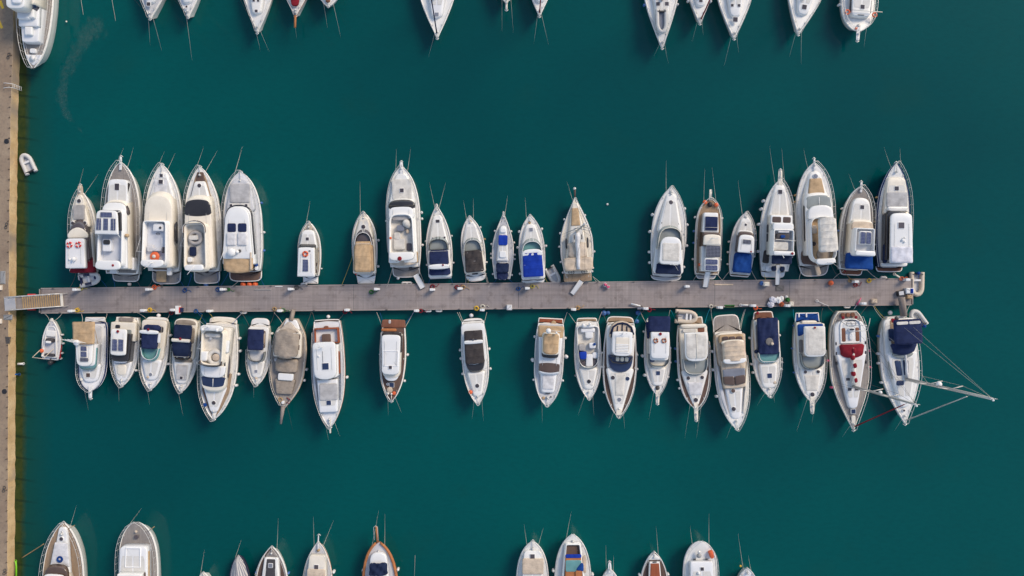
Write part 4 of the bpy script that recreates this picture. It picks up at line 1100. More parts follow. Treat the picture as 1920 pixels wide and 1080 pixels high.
# T10 charcoal canopy
b = Boat(R3, 'cabin_cruiser', 'cruiser with charcoal canopy', 'white sports boat with charcoal cockpit canopy and open windscreen', (1048, 905), (1006, 490), 84, 'yacht', (1.0, 1.5), deck='white', group=GT)
b.platform(955, 60, 'clean', z=.6, w1=78, r=.7)
b.slab('foredeck_trunk', 680, 530, 62, 26, 1.35, 1.6, 'white', r1=.8, taper=.15)
b.slab('windscreen_glass', 735, 660, 62, 54, 1.5, 1.7, 'glassg', r1=.8, b1=8, rake=.4); b.screen(740, 664, 64, 54, 1.5, 2.1, 'glassg', r1=.8, b1=8, rake=.4)
b.slab('cockpit_coaming', 895, 690, 78, 68, 1.1, 1.5, 'cream', r0=.3)
b.canopy(885, 732, 66, 60, 2.3, 'char', ribs=3, r=.12, crown=.15, zb=1.5, rough=.035)
b.rail(.35, 1.0, .55); b.anchor(k=.8); b.bowlines((962, 380), (1032, 370)); b.ball('anchor_ball', 520, 4, 1.7, 10, 'tanp', .4)
for v in (572, 658): b.fender(1, v, 'ropeo' if v == 658 else 'fend', .8)
b.fender(1, 823, k=.8); b.line(-70, 910, (975, 998)); b.line(-55, 930, (990, 990), 'ropey'); b.line(72, 900, (1148, 995)); b.line(66, 910, (1142, 998))
b.box('name_lettering', -24, 20, 904, 896, 1.5, 1.53, 'navyd')
# T11 small sailing boat with blue covers
b = Boat(R4, 'small_sloop', 'small boat with blue square cover', 'slim white boat with square blue cover amidships and navy stern hood', (197, 905), (207, 325), 93, 'sail', (.9, 1.4), deck='lgrey', cat='boat', group=GT)
b.slab('coachroof', 745, 450, 46, 26, 1.3, 1.75, 'clean', r0=.1, r1=.7, b1=8, taper=.1); b.box('hatch_cover', -26, 26, 500, 455, 1.75, 1.95, 'clean', rd=.08)
b.box('blue_cover', -40, 40, 608, 520, 1.8, 1.95, 'royal', rd=.06); b.box('sliding_hatch', -28, 30, 718, 662, 1.75, 1.9, 'clean'); b.box('bench', -40, 46, 765, 742, 1.2, 1.5, 'cool')
b.box('cockpit_sole', -50, 50, 780, 765, 1.0, 1.2, 'nearblack'); b.box('instrument_panel', -26, 26, 778, 755, 1.25, 1.6, 'grey')
b.canopy(848, 770, 52, 56, 1.9, 'navyd', ribs=1, r=.1, crown=.15, zb=1.1); b.canopy(912, 848, 44, 52, 1.7, 'navy', name='stern_hood', ribs=0, r=.3, crown=.2, poles=False, zb=1.1)
b.box('hood_window', -30, -4, 915, 895, 1.45, 1.62, 'hatchg'); b.box('hood_window', 4, 32, 915, 895, 1.45, 1.62, 'hatchg')
b.rail(.5, 1.0, .5); b.anchor(k=.6); b.bowlines((243, 180))
for sd_, vs in ((-1, (485, 602, 688, 722, 862)), (1, (485, 585, 692, 728, 868))):
    for v in vs: b.fender(sd_, v, k=.85)
b.line(-45, 900, (95, 980), 'ropeb'); b.line(50, 900, (340, 990), 'ropeb')
# T12 royal blue canopy
b = Boat(R4, 'cabin_cruiser', 'cruiser with bright blue canopy', 'white cabin cruiser with a bright royal blue cockpit canopy', (470, 915), (440, 350), 113, 'yacht', (1.0, 1.6), deck='white', group=GT)
b.platform(948, 90, 'clean', z=.75, w1=104, r=.5)
b.slab('foredeck_trunk', 600, 425, 78, 34, 1.45, 1.8, 'white', r1=.8, taper=.12); b.hatch(473, 1.84, 32, 2, mat='hatchg')
b.slab('windscreen_glass', 660, 590, 84, 70, 1.7, 1.95, 'glasst', r1=.8, b1=14, rake=.4); b.screen(672, 590, 86, 72, 1.7, 2.4, 'glassg', r1=.8, b1=14, rake=.5, frame='whitep')
b.slab('cockpit_coaming', 905, 650, 104, 92, 1.1, 1.8, 'white', r0=.2)
b.slab('radar_arch', 700, 655, 88, 84, 2.3, 2.55, 'clean', r0=.1, r1=.5, b1=10)
b.canopy(885, 678, 88, 82, 2.6, 'royal', ribs=3, r=.06, crown=.12, zb=1.5)
b.rail(.3, 1.0, .55); b.anchor(k=.8); b.ball('coiled_rope', 410, -8, 1.75, 12, 'ropeo', .4); b.bowlines((398, 200))
for sd_, vs in ((-1, (487, 622, 852)), (1, (475, 622, 832))):
    for v in vs: b.fender(sd_, v)
b.box('name_lettering', -40, 30, 915, 910, 1.11, 1.13, 'grey'); b.line(-95, 900, (345, 990)); b.line(100, 890, (608, 968), 'ropey')
# T13 cream sailing yacht
b = Boat(R4, 'sailing_yacht', 'cream yacht with stowed white mainsail', 'wide cream sailing yacht with teak stern and tan foredeck pad', (865, 930), (835, 190), 142, 'sail', (1.1, 1.6), deck='cream', cat='sailing yacht', group=GT)
b.slab('coachroof', 720, 240, 92, 22, 1.4, 1.85, 'cream', r0=.1, r1=.8, taper=.12)
b.slab('foredeck_pad', 435, 285, 38, 26, 1.85, 1.98, 'tan', r0=.1, r1=.2, u=-4)
for u in (-94, 96): b.box('side_window', u - 7, u + 7, 635, 545, 1.5, 1.7, 'glass')
for u in (-22, 44): b.box('skylight', u - 5, u + 5, 560, 515, 1.85, 1.9, 'hatch')
b.box('side_seat', -86, -58, 650, 590, 1.85, 2.0, 'sand'); b.box('mat', -66, 80, 645, 590, 1.86, 1.96, 'tanp')
b.canopy(720, 585, 86, 78, 2.45, 'sand', name='sprayhood', ribs=1, r=.3, crown=.25, poles=False, droop=.2)
b.canopy(828, 718, 128, 128, 2.6, 'tanp', name='bimini', ribs=1, r=.1, crown=.15, zb=1.3)
b.box('cockpit_sole', -126, 120, 928, 855, 1.1, 1.2, 'teakw', rd=.03); b.box('bench', -110, 108, 858, 835, 1.2, 1.5, 'cream')
b.wheel(845, -62, 1.9, 26); b.wheel(845, 52, 1.9, 26)
m_ = b.mast(486, 9.5, 0, 2.3, .12, spr=((.42, 1.1), (.72, .9)), boom=828, boom_mat='padw', boom_r=.20)
b.pipe('bowsprit', [(0, 185, 1.8), (2, 100, 1.9)], .10, 'teakd', n=7); b.ball('anchor_roller', 110, 0, 1.9, 13, 'steel', .6)
for sd_, vs in ((-1, (378, 500, 617, 750, 843)), (1, (353, 674, 815, 843))):
    for v in vs: b.fender(sd_, v, k=.85)
b.rail(.05, .98, .6, n=20, mid=False); b.bowlines((768, 60))
b.line(130, 890, (1050, 965)); b.line(130, 890, (1090, 958)); b.line(-130, 900, (700, 965), 'roped')
# T14 hardtop cruiser
b = Boat(R5, 'motor_yacht', 'cruiser with ivory sliding roof', 'white sports cruiser with ivory hardtop and three round foredeck hatches', (232, 915), (265, 275), 124, 'yacht', (1.1, 1.9), deck='white', group=GT)
b.platform(945, 100, 'grey', z=.7, b0=8, w1=112)
b.slab('foredeck_trunk', 590, 325, 80, 26, 1.7, 2.0, 'white', r1=.9, taper=.2); b.hatch(383, 2.0, 30, 0, 'rd', 'glassm')
b.hatch(536, 1.95, 28, -52, 'rd', 'glassm'); b.hatch(540, 1.95, 28, 52, 'rd', 'glassm'); b.winch(310, 0)
b.slab('windscreen_glass', 700, 578, 86, 74, 1.9, 2.15, 'glassg', r1=.8, b1=12, rake=.3); b.screen(720, 580, 90, 78, 1.9, 2.6, 'glassg', r1=.8, b1=12, rake=.4, bars=1, frame='cream')
b.slab('cockpit_coaming', 900, 690, 112, 92, 1.2, 1.9, 'white', r0=.3)
rf = b.slab('hardtop', 830, 640, 82, 72, 2.7, 3.0, 'clean', r0=.4, r1=.7, b1=6); b.box('sliding_roof', -62, 62, 808, 680, 2.98, 3.06, 'offc', parent=rf, rd=.04)
b.aerials(828, 20, 2.9)
b.canopy(900, 826, 92, 84, 2.25, 'navyd', name='cockpit_cover', ribs=0, r=.1, crown=.12, poles=False)
b.rail(.35, 1.0, .6); b.anchor(); b.ball('stern_light', 895, -90, 1.5, 8, 'redc')
for sd_, vs in ((-1, (480, 602, 747, 822)), (1, (430, 545, 692, 845))):
    for v in vs: b.fender(sd_, v, k=1.1)
b.bowlines((226, 100))
b.line(-80, 935, (150, 982), 'roped', z=.9) if False else None
# T15 brown-decked trawler with solar panels
b = Boat(R5, 'trawler_boat', 'trawler with navy roof panels', 'small brown decked trawler with navy panels and orange floats at bow', (522, 905), (545, 360), 92, 'blunt', (1.0, 1.6), deck='teakw', hull='cream', group=GT)
b.platform(940, 62, 'grey', z=.6, w1=78, r=.3)
b.pipe('bowsprit', [(-5, 370, 1.75), (-4, 290, 1.8)], .09, 'cream', n=7); b.pipe('bowsprit', [(7, 370, 1.75), (6, 290, 1.8)], .05, 'steel')
b.winch(400, 0, r=.24, mat='black'); b.ball('float', 383, -38, 1.75, 16, 'orange', .6); b.ball('float', 400, 44, 1.75, 16, 'orange', .6)
b.slab('deckhouse', 600, 458, 58, 50, 1.4, 2.3, 'clean', r0=.1, r1=.2); b.solar(-44, 48, 587, 486, 2.36, 'navy'); b.pipe('tie_rope', [(-46, 565, 2.5), (50, 565, 2.5)], .02, 'rope')
b.slab('wheelhouse', 700, 605, 64, 60, 1.4, 2.9, 'glassb', r0=.1, r1=.2, rake=.3); b.slab('roof', 690, 625, 62, 58, 3.0, 3.15, 'cream', r0=.1, r1=.2, b1=8)
b.aerials(640, 0, 3.2)
b.slab('aft_cabin', 880, 690, 60, 62, 1.2, 2.4, 'white', r0=.1, r1=.1); b.solar(-42, 62, 780, 695, 3.0, 'solark'); b.box('aft_roof', -50, 52, 882, 788, 2.9, 3.0, 'clean')
b.solar(-42, 44, 832, 795, 3.04); b.solar(-42, 44, 876, 838, 3.04)
for u in (-46, 48): b.pipe('roof_post', [(u, 785, 2.9), (u, 785, 1.4)], .03); b.pipe('roof_post', [(u, 875, 2.9), (u, 875, 1.4)], .03)
b.ball('jerry_can', 835, -62, 1.6, 12, 'orange', .7)
b.rail(.05, 1.0, .6, n=20)
for sd_, vs in ((-1, (495, 595, 678, 795)), (1, (497, 793))):
    for v in vs: b.fender(sd_, v, 'fendb' if v in (595, 678) else 'fend', .85)
b.bowlines((505, 160), (560, 150), mat='rope'); b.line(-60, 890, (412, 975)); b.line(60, 880, (655, 970)); b.line(60, 890, (420, 980)) if False else None
# T16 blue hood cruiser
b = Boat(R5, 'motor_boat', 'boat with drooping blue hood', 'small white motor boat with a blue cockpit hood and tan stern mat', (762, 905), (806, 458), 88, 'yacht', (.9, 1.4), deck='white', group=GT)
b.platform(922, 66, 'teakw', z=.7, w1=72, r=.2)
b.slab('foredeck_trunk', 620, 500, 54, 30, 1.3, 1.6, 'white', r1=.8, taper=.1); b.hatch(545, 1.62, 18, 0, 'rd')
b.slab('wheelhouse', 740, 605, 58, 52, 1.4, 2.3, 'glassb', r0=.1, r1=.3, rake=.25, b1=5); b.slab('roof', 745, 628, 58, 52, 2.4, 2.52, 'clean', r0=.15, r1=.4, b1=8); b.slab('windscreen_frame', 628, 592, 58, 52, 1.7, 1.82, 'clean', r1=.3, b1=4); b.slab('windscreen_glass', 624, 598, 52, 46, 1.75, 1.86, 'glassb', r1=.3, b1=3)
b.solar(-28, 30, 685, 653, 2.56, 'solark'); b.ball('flag', 738, 34, 2.7, 7, 'redc', .5)
b.canopy(890, 748, 66, 58, 2.0, 'blue', ribs=1, r=.15, crown=.2, zb=1.0, drop=.5, rough=.04)
b.rail(.3, 1.0, .6); b.anchor(k=.7)
for sd_, vs in ((-1, (675, 750, 835)), (1, (570, 604, 650, 765))):
    for v in vs: b.fender(sd_, v, k=.8)
b.bowlines((748, 230), (755, 300)) if False else b.bowlines((748, 240)); b.line(-66, 870, (620, 970)); b.line(68, 850, (895, 965))
# T17 sport fisher
b = Boat(R5, 'motor_yacht', 'flybridge boat with long pulpit', 'white flybridge yacht with a long bow pulpit and white gangplank', (1015, 880), (1052, 222), 118, 'yacht', (1.2, 2.1), deck='white', hull='hull', group=GT)
b.platform(928, 80, 'cool', z=.5, w1=90, r=.3)
b.pulpit(150, 18, 'cream', z=2.1, w1=14)
b.slab('foredeck_trunk', 490, 260, 72, 30, 1.9, 2.15, 'white', r1=.7, taper=.15); b.hatch(308, 2.2, 30, 0)
for v in (575, 640): b.box('side_window', -88, -80, v + 30, v - 30, 2.1, 2.3, 'glass')
b.slab('deckhouse', 760, 482, 80, 74, 1.7, 2.9, 'cream', r0=.1, r1=.2, rake=.3)
b.slab('front_window_frame', 540, 478, 78, 76, 2.85, 3.0, 'clean', r1=.1, r0=.1)
for a_, c_ in ((-68, -4), (8, 66)): b.box('front_window', a_, c_, 530, 488, 2.98, 3.04, 'glassb')
b.slab('brow', 582, 534, 76, 72, 3.0, 3.7, 'clean', r1=.2, r0=.2)
b.tub('flybridge', 765, 580, 76, 74, 2.9, 3.9, 'white', 'lgrey', .1, r0=.2, r1=.2, zf=3.1); b.box('helm_console', -45, 45, 650, 608, 3.1, 3.7, 'nearblack'); b.box('bench', -68, 40, 730, 672, 3.1, 3.6, 'seat'); b.box('seat', -20, 10, 640, 620, 3.7, 3.9, 'blue'); b.box('chart_cover', -40, 40, 602, 590, 3.7, 3.85, 'padw')
b.pipe('roof_bow', [(-72, 652, 3.9), (-72, 652, 4.6), (72, 660, 4.6), (72, 660, 3.9)], .03)
b.slab('radar_arch', 765, 738, 78, 74, 4.0, 4.2, 'clean', r0=.2, r1=.1); b.ball('flag', 752, 56, 4.3, 10, 'redc', .3); b.pipe('antenna_mast', [(-15, 762, 4.2), (-20, 785, 5.0)], .04, 'whitep')
b.canopy(828, 765, 70, 70, 3.6, 'navyd', name='aft_awning', ribs=0, r=.05, crown=.05, zb=1.3)
b.free('side_canvas', [(-100, 820), (-60, 825), (-60, 730), (-90, 735)], 1.6, 1.9, 'char'); b.box('cockpit_floor', -70, 60, 880, 840, 1.3, 1.35, 'cool'); b.box('boarding_seat', -30, 0, 880, 845, 1.3, 1.7, 'navyd'); b.box('boarding_seat', 30, 60, 880, 845, 1.3, 1.7, 'navyd')
b.rail(.15, 1.0, .75, n=20)
for sd_, vs in ((-1, (382, 440, 547, 740)),):
    for v in vs: b.fender(sd_, v, k=1.15)
b.bowlines((975, 5), (1062, 20)); b.line(-80, 900, (960, 960), 'ropey')
# T18 big yacht with ivory bimini
b = Boat(R6, 'motor_yacht', 'yacht with large ivory bimini', 'big white flybridge yacht with ribbed ivory bimini and tan sun pad', (235, 835), (218, 100), 134, 'full', (1.3, 2.2), deck='white', group=GT)
b.platform(912, 92, 'teakg', z=.5, w1=112, b0=8)
b.slab('foredeck_trunk', 350, 165, 80, 30, 2.0, 2.35, 'white', r1=.9, taper=.2); b.slab('sun_pad', 332, 212, 60, 40, 2.35, 2.5, 'tan', r0=.1, r1=.1); b.hatch(193, 2.45, 32, 0, 'rd', 'hatchg')
b.slab('deckhouse', 760, 335, 104, 92, 1.7, 2.9, 'white', r0=.1, r1=.6, b1=8, rake=.8)
b.slab('windscreen', 425, 340, 92, 84, 2.6, 2.92, 'glassg', r0=.2, r1=.25, b1=10, b0=-12, inn=.02); b.pipe('mullion', [(4, 345, 2.96), (0, 410, 2.98)], .04, 'whitep')
for pts in ([(-96, 400), (-100, 560), (-88, 520), (-88, 440)], [(-100, 540), (-102, 660), (-94, 640), (-94, 560)]): b.free('side_window', pts, 2.3, 2.6, 'glass')
b.slab('roof_brow', 500, 418, 92, 84, 2.9, 3.4, 'clean', r0=.1, r1=.5, b1=14)
b.tub('flybridge', 800, 490, 92, 86, 2.9, 3.8, 'white', 'tan', .1, r0=.6, r1=.7, b0=14, b1=6, zf=3.05)
b.box('table', -72, -40, 605, 545, 3.1, 3.6, 'tanp'); b.ball('helm_seat', 680, -60, 3.3, 16, 'char', .6); b.ball('sun_lounge', 760, 10, 3.1, 50, 'taupe', .1)
b.canopy(740, 497, 68, 62, 4.9, 'offc', ribs=5, r=.25, crown=.2, zb=3.6, b1=6, u=12)
b.slab('radar_arch', 825, 790, 72, 66, 3.9, 4.2, 'clean', r0=.5, r1=.2, b0=8); b.aerials(815, 30, 3.9)
b.free('cockpit_opening', [(-110, 790), (-106, 740), (-70, 700), (-60, 800), (0, 828), (0, 838), (-100, 820)], 1.4, 1.55, 'teakd'); b.free('teak_steps', [(10, 915), (38, 905), (22, 830), (-4, 830)], .9, 1.0, 'tanp')
b.rail(.2, 1.0, .8, n=22); b.pulpit(68, 8, 'whitep', z=2.3)
for v in (330, 376, 555): b.fender(-1, v, 'ropeo', .8)
b.bowlines((140, 10)); b.line(-100, 850, (108, 950), 'rope'); b.line(105, 850, (155, 920), 'roped') if False else None; b.line(100, 830, (405, 940), 'roped')
# T19 blue stern canopy trawler
b = Boat(R6, 'motor_yacht', 'yacht with blue aft canopy', 'medium white yacht with twin blue roof panels and blue aft canopy', (505, 870), (556, 270), 116, 'full', (1.2, 2.0), deck='teakg', group=GT)
b.platform(912, 76, 'teakr', z=.5, w1=84, r=.4)
b.slab('trunk_cabin', 540, 358, 78, 56, 1.7, 2.4, 'white', r0=.1, r1=.8, b1=6, taper=.08); b.hatch(418, 2.44, 28, 4)
b.slab('deckhouse', 760, 520, 84, 74, 1.6, 2.9, 'cream', r0=.1, r1=.3, rake=.4, b1=6); b.slab('windscreen', 580, 530, 78, 72, 2.85, 3.0, 'tanp', r0=.1, r1=.2, b1=6, b0=-8)
b.tub('flybridge', 765, 570, 72, 68, 2.9, 3.8, 'clean', 'cool', .10, r0=.2, r1=.2, zf=3.1)
b.box('roof_panel_base', -44, 44, 688, 592, 3.1, 3.85, 'clean')
for a_ in (-38, 3): b.solar(a_, a_ + 36, 684, 598, 3.9)
b.slab('arch', 768, 735, 74, 68, 3.9, 4.1, 'clean', r0=.2, r1=.1)
b.canopy(865, 742, 92, 84, 3.0, 'blue', name='aft_canopy', ribs=0, r=.04, crown=.08, zb=1.3, drop=.6); b.free('side_curtain', [(-88, 850), (-82, 735), (-66, 730), (-66, 860)], 2.0, 2.3, 'blue')
b.rail(.1, 1.0, .75, n=20); b.pulpit(235, 9, 'whitep', z=2.1)
b.fender(-1, 437, k=.8); b.fender(-1, 595, 'fendb', .8); b.fender(-1, 740, 'fendb', .8); b.ball('flag', 885, -58, .9, 10, 'redc', .3)
b.bowlines((468, 190)); b.line(-75, 880, (350, 945)); b.line(88, 860, (675, 935)); b.line(-80, 870, (480, 935), 'ropeo')
# T20 rightmost upper yacht, navy hull
b = Boat(R6, 'motor_yacht', 'navy hulled yacht nearest the pier end', 'navy hulled yacht with big flat white roof nearest the pier end', (785, 850), (812, 100), 122, 'yacht', (1.3, 2.2), deck='white', hull='hullnavy', group=GT)
b.platform(885, 92, 'teakr', z=.5, w1=98, r=.2, b0=4)
b.slab('foredeck_trunk', 460, 210, 86, 62, 1.9, 2.3, 'cream', r0=.1, r1=.4, b1=4, taper=.12); b.hatch(283, 2.34, 30, -2)
b.box('sun_pad', -74, 74, 415, 310, 2.3, 2.44, 'pad'); b.slab('pad_bolster', 442, 415, 72, 72, 2.3, 2.6, 'white', r0=.3, r1=.3, b0=-6)
for v in (265, 400, 520, 620): b.fender(-1, v - 5, 'fendg', .6) if v in (400,) else None
b.slab('deckhouse', 800, 455, 94, 84, 1.7, 2.8, 'glass', r0=.1, r1=.4, b1=6, rake=.4)
rf = b.slab('hardtop', 818, 470, 82, 76, 3.25, 3.45, 'clean', r0=.1, r1=.35, b1=8); b.hatch(550, 3.5, 42, -4, mat='glassm', parent=rf, name='roof_hatch')
b.ball('horn', 655, 4, 3.6, 10, 'whitep', .6); b.ball('searchlight', 640, 14, 3.65, 7, 'steel'); b.ball('horn', 668, 18, 3.6, 8, 'whitep', .6)
b.canopy(820, 705, 80, 78, 3.6, 'whitec', name='aft_awning', ribs=0, r=.04, crown=.1, poles=False); b.free('side_curtain', [(-98, 820), (-96, 690), (-74, 680), (-74, 820)], 2.2, 2.5, 'navyd')
b.slab('stern_coaming', 845, 820, 92, 94, 1.4, 1.8, 'white', r0=.2, r1=.1)
b.rail(.2, 1.0, .75, n=20); b.anchor(k=1.3)
for v in (350, 525, 688, 735): b.fender(-1, v, 'ropeo' if v < 600 else 'fend', .75)
b.bowlines((722, 5), (833, 2)); b.line(60, 880, (830, 925), 'roped')

# ---- lower side of the pier
# B1 small open boat, bow to the pier
b = Boat(R7, 'open_boat', 'smallest open boat, orange buoy aboard', 'small open white boat with tan stern frame and black outboard engine', (338, 555), (350, 280), 62, 'sharp', (.6, 1.0), hull='white', deck='lgrey', cat='boat', group=GB)
b.tub('cockpit', 540, 330, 52, 30, .66, .95, 'white', 'lgrey', .08, r0=.1, r1=.9, out=.0, zf=.72)
b.box('bow_seat', -30, 30, 400, 360, .72, .95, 'white'); b.box('helm_console', -22, 26, 440, 412, .72, 1.3, 'nearblack', rd=.08); b.box('console_cover', -16, 20, 445, 430, 1.3, 1.4, 'white'); b.box('seat', -30, 36, 535, 515, .72, 1.0, 'nearblack')
b.ball('float', 500, -42, 1.2, 14, 'orange', .8)
b.pipe('stern_frame', [(30, 480, 1.0), (-6, 550, 1.8), (-80, 548, 1.8), (-48, 490, 1.2)], .05, 'rubberc')
o_ = MB(); x, y = b.U(12, .8), b.Y(575, .8); o_.lathe([(.1, -.9), (.12, 0), (.26, .1), (.28, .4), (.2, .55), (0, .6)], (x, y, .5), 10); o_.tube([(x, y + .1, .8), (x, y + .5, .85)], .07, 5); o_.build('outboard_engine', 'black', b.root)
for k, v in enumerate((385, 443, 508, 545)): b.fender(1, v, k=.8)
b.box('hull_stripe', 60, 66, 545, 450, .45, .6, 'hullred')
b.line(-14, 295, (292, 238), zt=.75); b.line(16, 295, (420, 240), zt=.75)
b.pulpit(275, 12, 'cream', z=1.0, anchor=False)
# B2 fishing boat with tan bimini
b = Boat(R7, 'fishing_boat', 'fishing boat with tan bimini', 'white fishing boat with navy hull, tan aft bimini and outriggers', (630, 305), (612, 765), 96, 'blunt', (1.0, 1.7), deck='cool', hull='hullnavy', cat='fishing boat', group=GB)
b.platform(268, 66, 'cool', z=.6, w1=72, r=.1)
b.slab('foredeck_trunk', 590, 705, 66, 40, 1.5, 1.85, 'cool', r1=.8, taper=.12); b.hatch(660, 1.88, 26, -10, mat='glassb')
b.slab('wheelhouse', 455, 595, 66, 56, 1.4, 2.6, 'cool', r0=.1, r1=.4, rake=.4, b1=5); b.slab('window_band', 470, 600, 68, 58, 2.2, 2.5, 'glasst', r1=.4, inn=.02, rake=.35, b1=5)
rf = b.slab('roof', 440, 590, 58, 50, 2.9, 3.05, 'white', r0=.1, r1=.6, b1=8)
b.solar(-22, 20, 465, 497, 3.1, parent=rf); b.solar(-22, 20, 502, 537, 3.1, parent=rf); b.solar(-26, 30, 542, 570, 3.1, 'solark', parent=rf); b.dome(440, -40, 3.1, 20, parent=rf)
b.canopy(302, 452, 72, 68, 3.3, 'tan', name='bimini', ribs=2, r=.05, crown=.05, zb=1.3)
b.pipe('rod_holder', [(58, 300, 2.9), (60, 460, 1.9)], .03, 'tan')
b.box('cockpit_floor', -60, 60, 330, 445, 1.1, 1.15, 'lgrey')
for u in (-30, -10, 10, 34): b.pipe('fishing_rod', [(u, 450, 3.0), (u - 70, 418, 4.6)], .03, 'whitep')
b.pulpit(818, 14, 'whitep', z=1.8); b.rail(.2, 1.0, .6, n=20); b.line(-75, 310, (545, 238)); b.line(70, 300, (722, 240)); b.bowlines((598, 880)); b.ball('coiled_rope', 690, -60, 1.8, 10, 'cream', .5)
# B3
b = Boat(R7, 'cabin_cruiser', 'narrow boat with twin blue roof panels', 'white hardtop cruiser with twin blue solar panels and oval foredeck hatch', (858, 270), (822, 735), 88, 'yacht', (1.0, 1.6), deck='cool', group=GB)
b.slab('aft_deck', 275, 320, 62, 80, 1.05, 1.3, 'cream', r0=.7, r1=.1, b0=6); b.box('stern_bench', -48, 52, 300, 272, 1.2, 1.4, 'teak', rd=.1)
b.slab('aft_cabin', 305, 430, 82, 84, 1.2, 1.9, 'cream', r0=.1, r1=.1); b.box('skylight', -50, -18, 345, 322, 1.9, 1.98, 'glass'); b.box('skylight', 22, 60, 405, 352, 1.9, 1.98, 'glassg')
b.slab('wheelhouse', 380, 560, 70, 58, 1.3, 2.4, 'glass', r0=.1, r1=.4, rake=.5, b1=5)
rf = b.slab('roof', 352, 520, 52, 50, 2.7, 2.85, 'white', r0=.3, r1=.2, b1=6); b.solar(-40, -4, 418, 497, 2.9, parent=rf); b.solar(2, 38, 418, 497, 2.9, parent=rf); b.ball('flag', 365, -2, 3.0, 10, 'redc', .4)
b.slab('windscreen', 520, 572, 58, 44, 2.1, 2.2, 'whitec', r1=.4, b1=4)
b.slab('foredeck_trunk', 570, 700, 60, 30, 1.4, 1.75, 'cool', r1=.8, taper=.1); b.slab('oval_hatch', 588, 660, 32, 26, 1.75, 1.85, 'cream', r0=.8, r1=.8); b.winch(690, 0)
b.rail(.35, 1.0, .6); b.anchor(k=.8); b.bowlines((806, 830)); b.line(85, 330, (920, 315)) if False else None
for v, m in ((412, 'fend'), (495, 'fendb'), (625, 'fend')): b.fender(1, v, m, .9)
b.fender(-1, 385, k=.8); b.fender(-1, 625, k=.7); b.line(40, 275, (722, 240), 'roped') if False else None; b.line(70, 310, (965, 355), zt=1.6)
# B4
b = Boat(R7, 'cabin_cruiser', 'boat with violet-blue canopy, green windscreen', 'white cruiser with violet blue canopy under arch and pale green windscreen', (1056, 300), (1015, 758), 90, 'yacht', (1.0, 1.6), deck='cool', group=GB)
b.platform(268, 70, 'white', z=.8, w1=78, r=.5)
b.slab('cockpit_coaming', 290, 560, 84, 72, 1.1, 1.6, 'cream', r0=.3, r1=.5)
b.box('cockpit_floor', 10, 66, 330, 370, 1.6, 1.64, 'nearblack'); b.canopy(322, 362, 52, 56, 2.3, 'navy', name='aft_canopy', ribs=0, r=.3, crown=.15, poles=False); b.canopy(375, 482, 56, 50, 2.7, 'navy', ribs=1, r=.1, crown=.12, zb=1.6)
b.slab('radar_arch', 362, 378, 64, 64, 2.7, 2.9, 'clean', r0=.3, r1=.2, b0=4, b1=-4); b.ball('flag', 352, 0, 3.0, 9, 'redc', .5); b.box('arch_leg', 52, 68, 375, 440, 2.2, 2.5, 'clean')
b.slab('windscreen_glass', 480, 548, 58, 44, 1.7, 1.95, 'glasst', r1=.9, b1=8, rake=.3); b.screen(478, 548, 60, 46, 1.8, 2.4, 'glasst', r1=.9, b1=8, rake=.3, frame='whitep')
b.slab('foredeck_trunk', 560, 690, 62, 30, 1.45, 1.75, 'cool', r1=.9, taper=.15); b.hatch(655, 1.78, 22, 2, 'rd', 'hatchg'); b.ball('coiled_rope', 675, -18, 1.75, 10, 'tanp', .5)
b.rail(.35, 1.0, .6); b.anchor(k=.9); b.bowlines((1012, 850)); b.fender(1, 385); b.fender(1, 578); b.ball('buoy', 258, 0, .5, 14, 'whitep')
b.line(-60, 290, (925, 238)); b.line(64, 290, (1145, 238)); b.line(-88, 330, (968, 360), zt=2.0) if False else None
# B5
b = Boat(R7, 'cabin_cruiser', 'boat with split dark navy canopies', 'white cruiser with two dark navy canopies and padded foredeck', (1268, 290), (1222, 775), 87, 'yacht', (1.0, 1.6), deck='white', group=GB)
b.slab('cockpit_coaming', 285, 560, 78, 70, 1.1, 1.55, 'cream', r0=.5, r1=.5, b0=5); b.slab('cockpit_sole', 292, 320, 64, 70, 1.5, 1.58, 'taupe', r0=.6, r1=.1, b0=5)
b.box('side_deck_glass', 44, 66, 340, 440, 1.6, 1.64, 'taupe')
b.canopy(322, 418, 58, 58, 2.5, 'navyd', name='aft_canopy', ribs=1, r=.08, crown=.1, zb=1.5); b.canopy(430, 545, 64, 56, 2.6, 'navyd', ribs=2, r=.2, crown=.2, droop=.4, zb=1.5)
b.slab('arch', 418, 436, 62, 60, 2.6, 2.75, 'cream', r0=.1, r1=.1); b.ball('flag', 415, 0, 2.8, 9, 'redc', .5)
b.screen(500, 552, 56, 48, 1.7, 2.3, 'glass', r1=.9, b1=5, rake=.2, frame='black'); 
for u in (-34, -10, 14): b.box('hood_window', u, u + 18, 530, 546, 2.1, 2.22, 'glassg')
b.slab('windscreen_sill', 545, 572, 60, 52, 1.5, 1.75, 'taupe', r1=.5)
b.slab('foredeck_trunk', 575, 715, 58, 32, 1.4, 1.75, 'white', r1=.8, taper=.1); b.box('sun_pad', -36, 36, 592, 694, 1.75, 1.84, 'pad'); b.hatch(678, 1.86, 20, 2)
b.rail(.35, 1.0, .6); b.anchor(k=.8); b.winch(735, 0); b.bowlines((1236, 920)); b.line(-70, 300, (1150, 240)) if False else None
b.line(70, 300, (1365, 250), 'ropey'); b.fender(1, 430, 'fendb', .8)
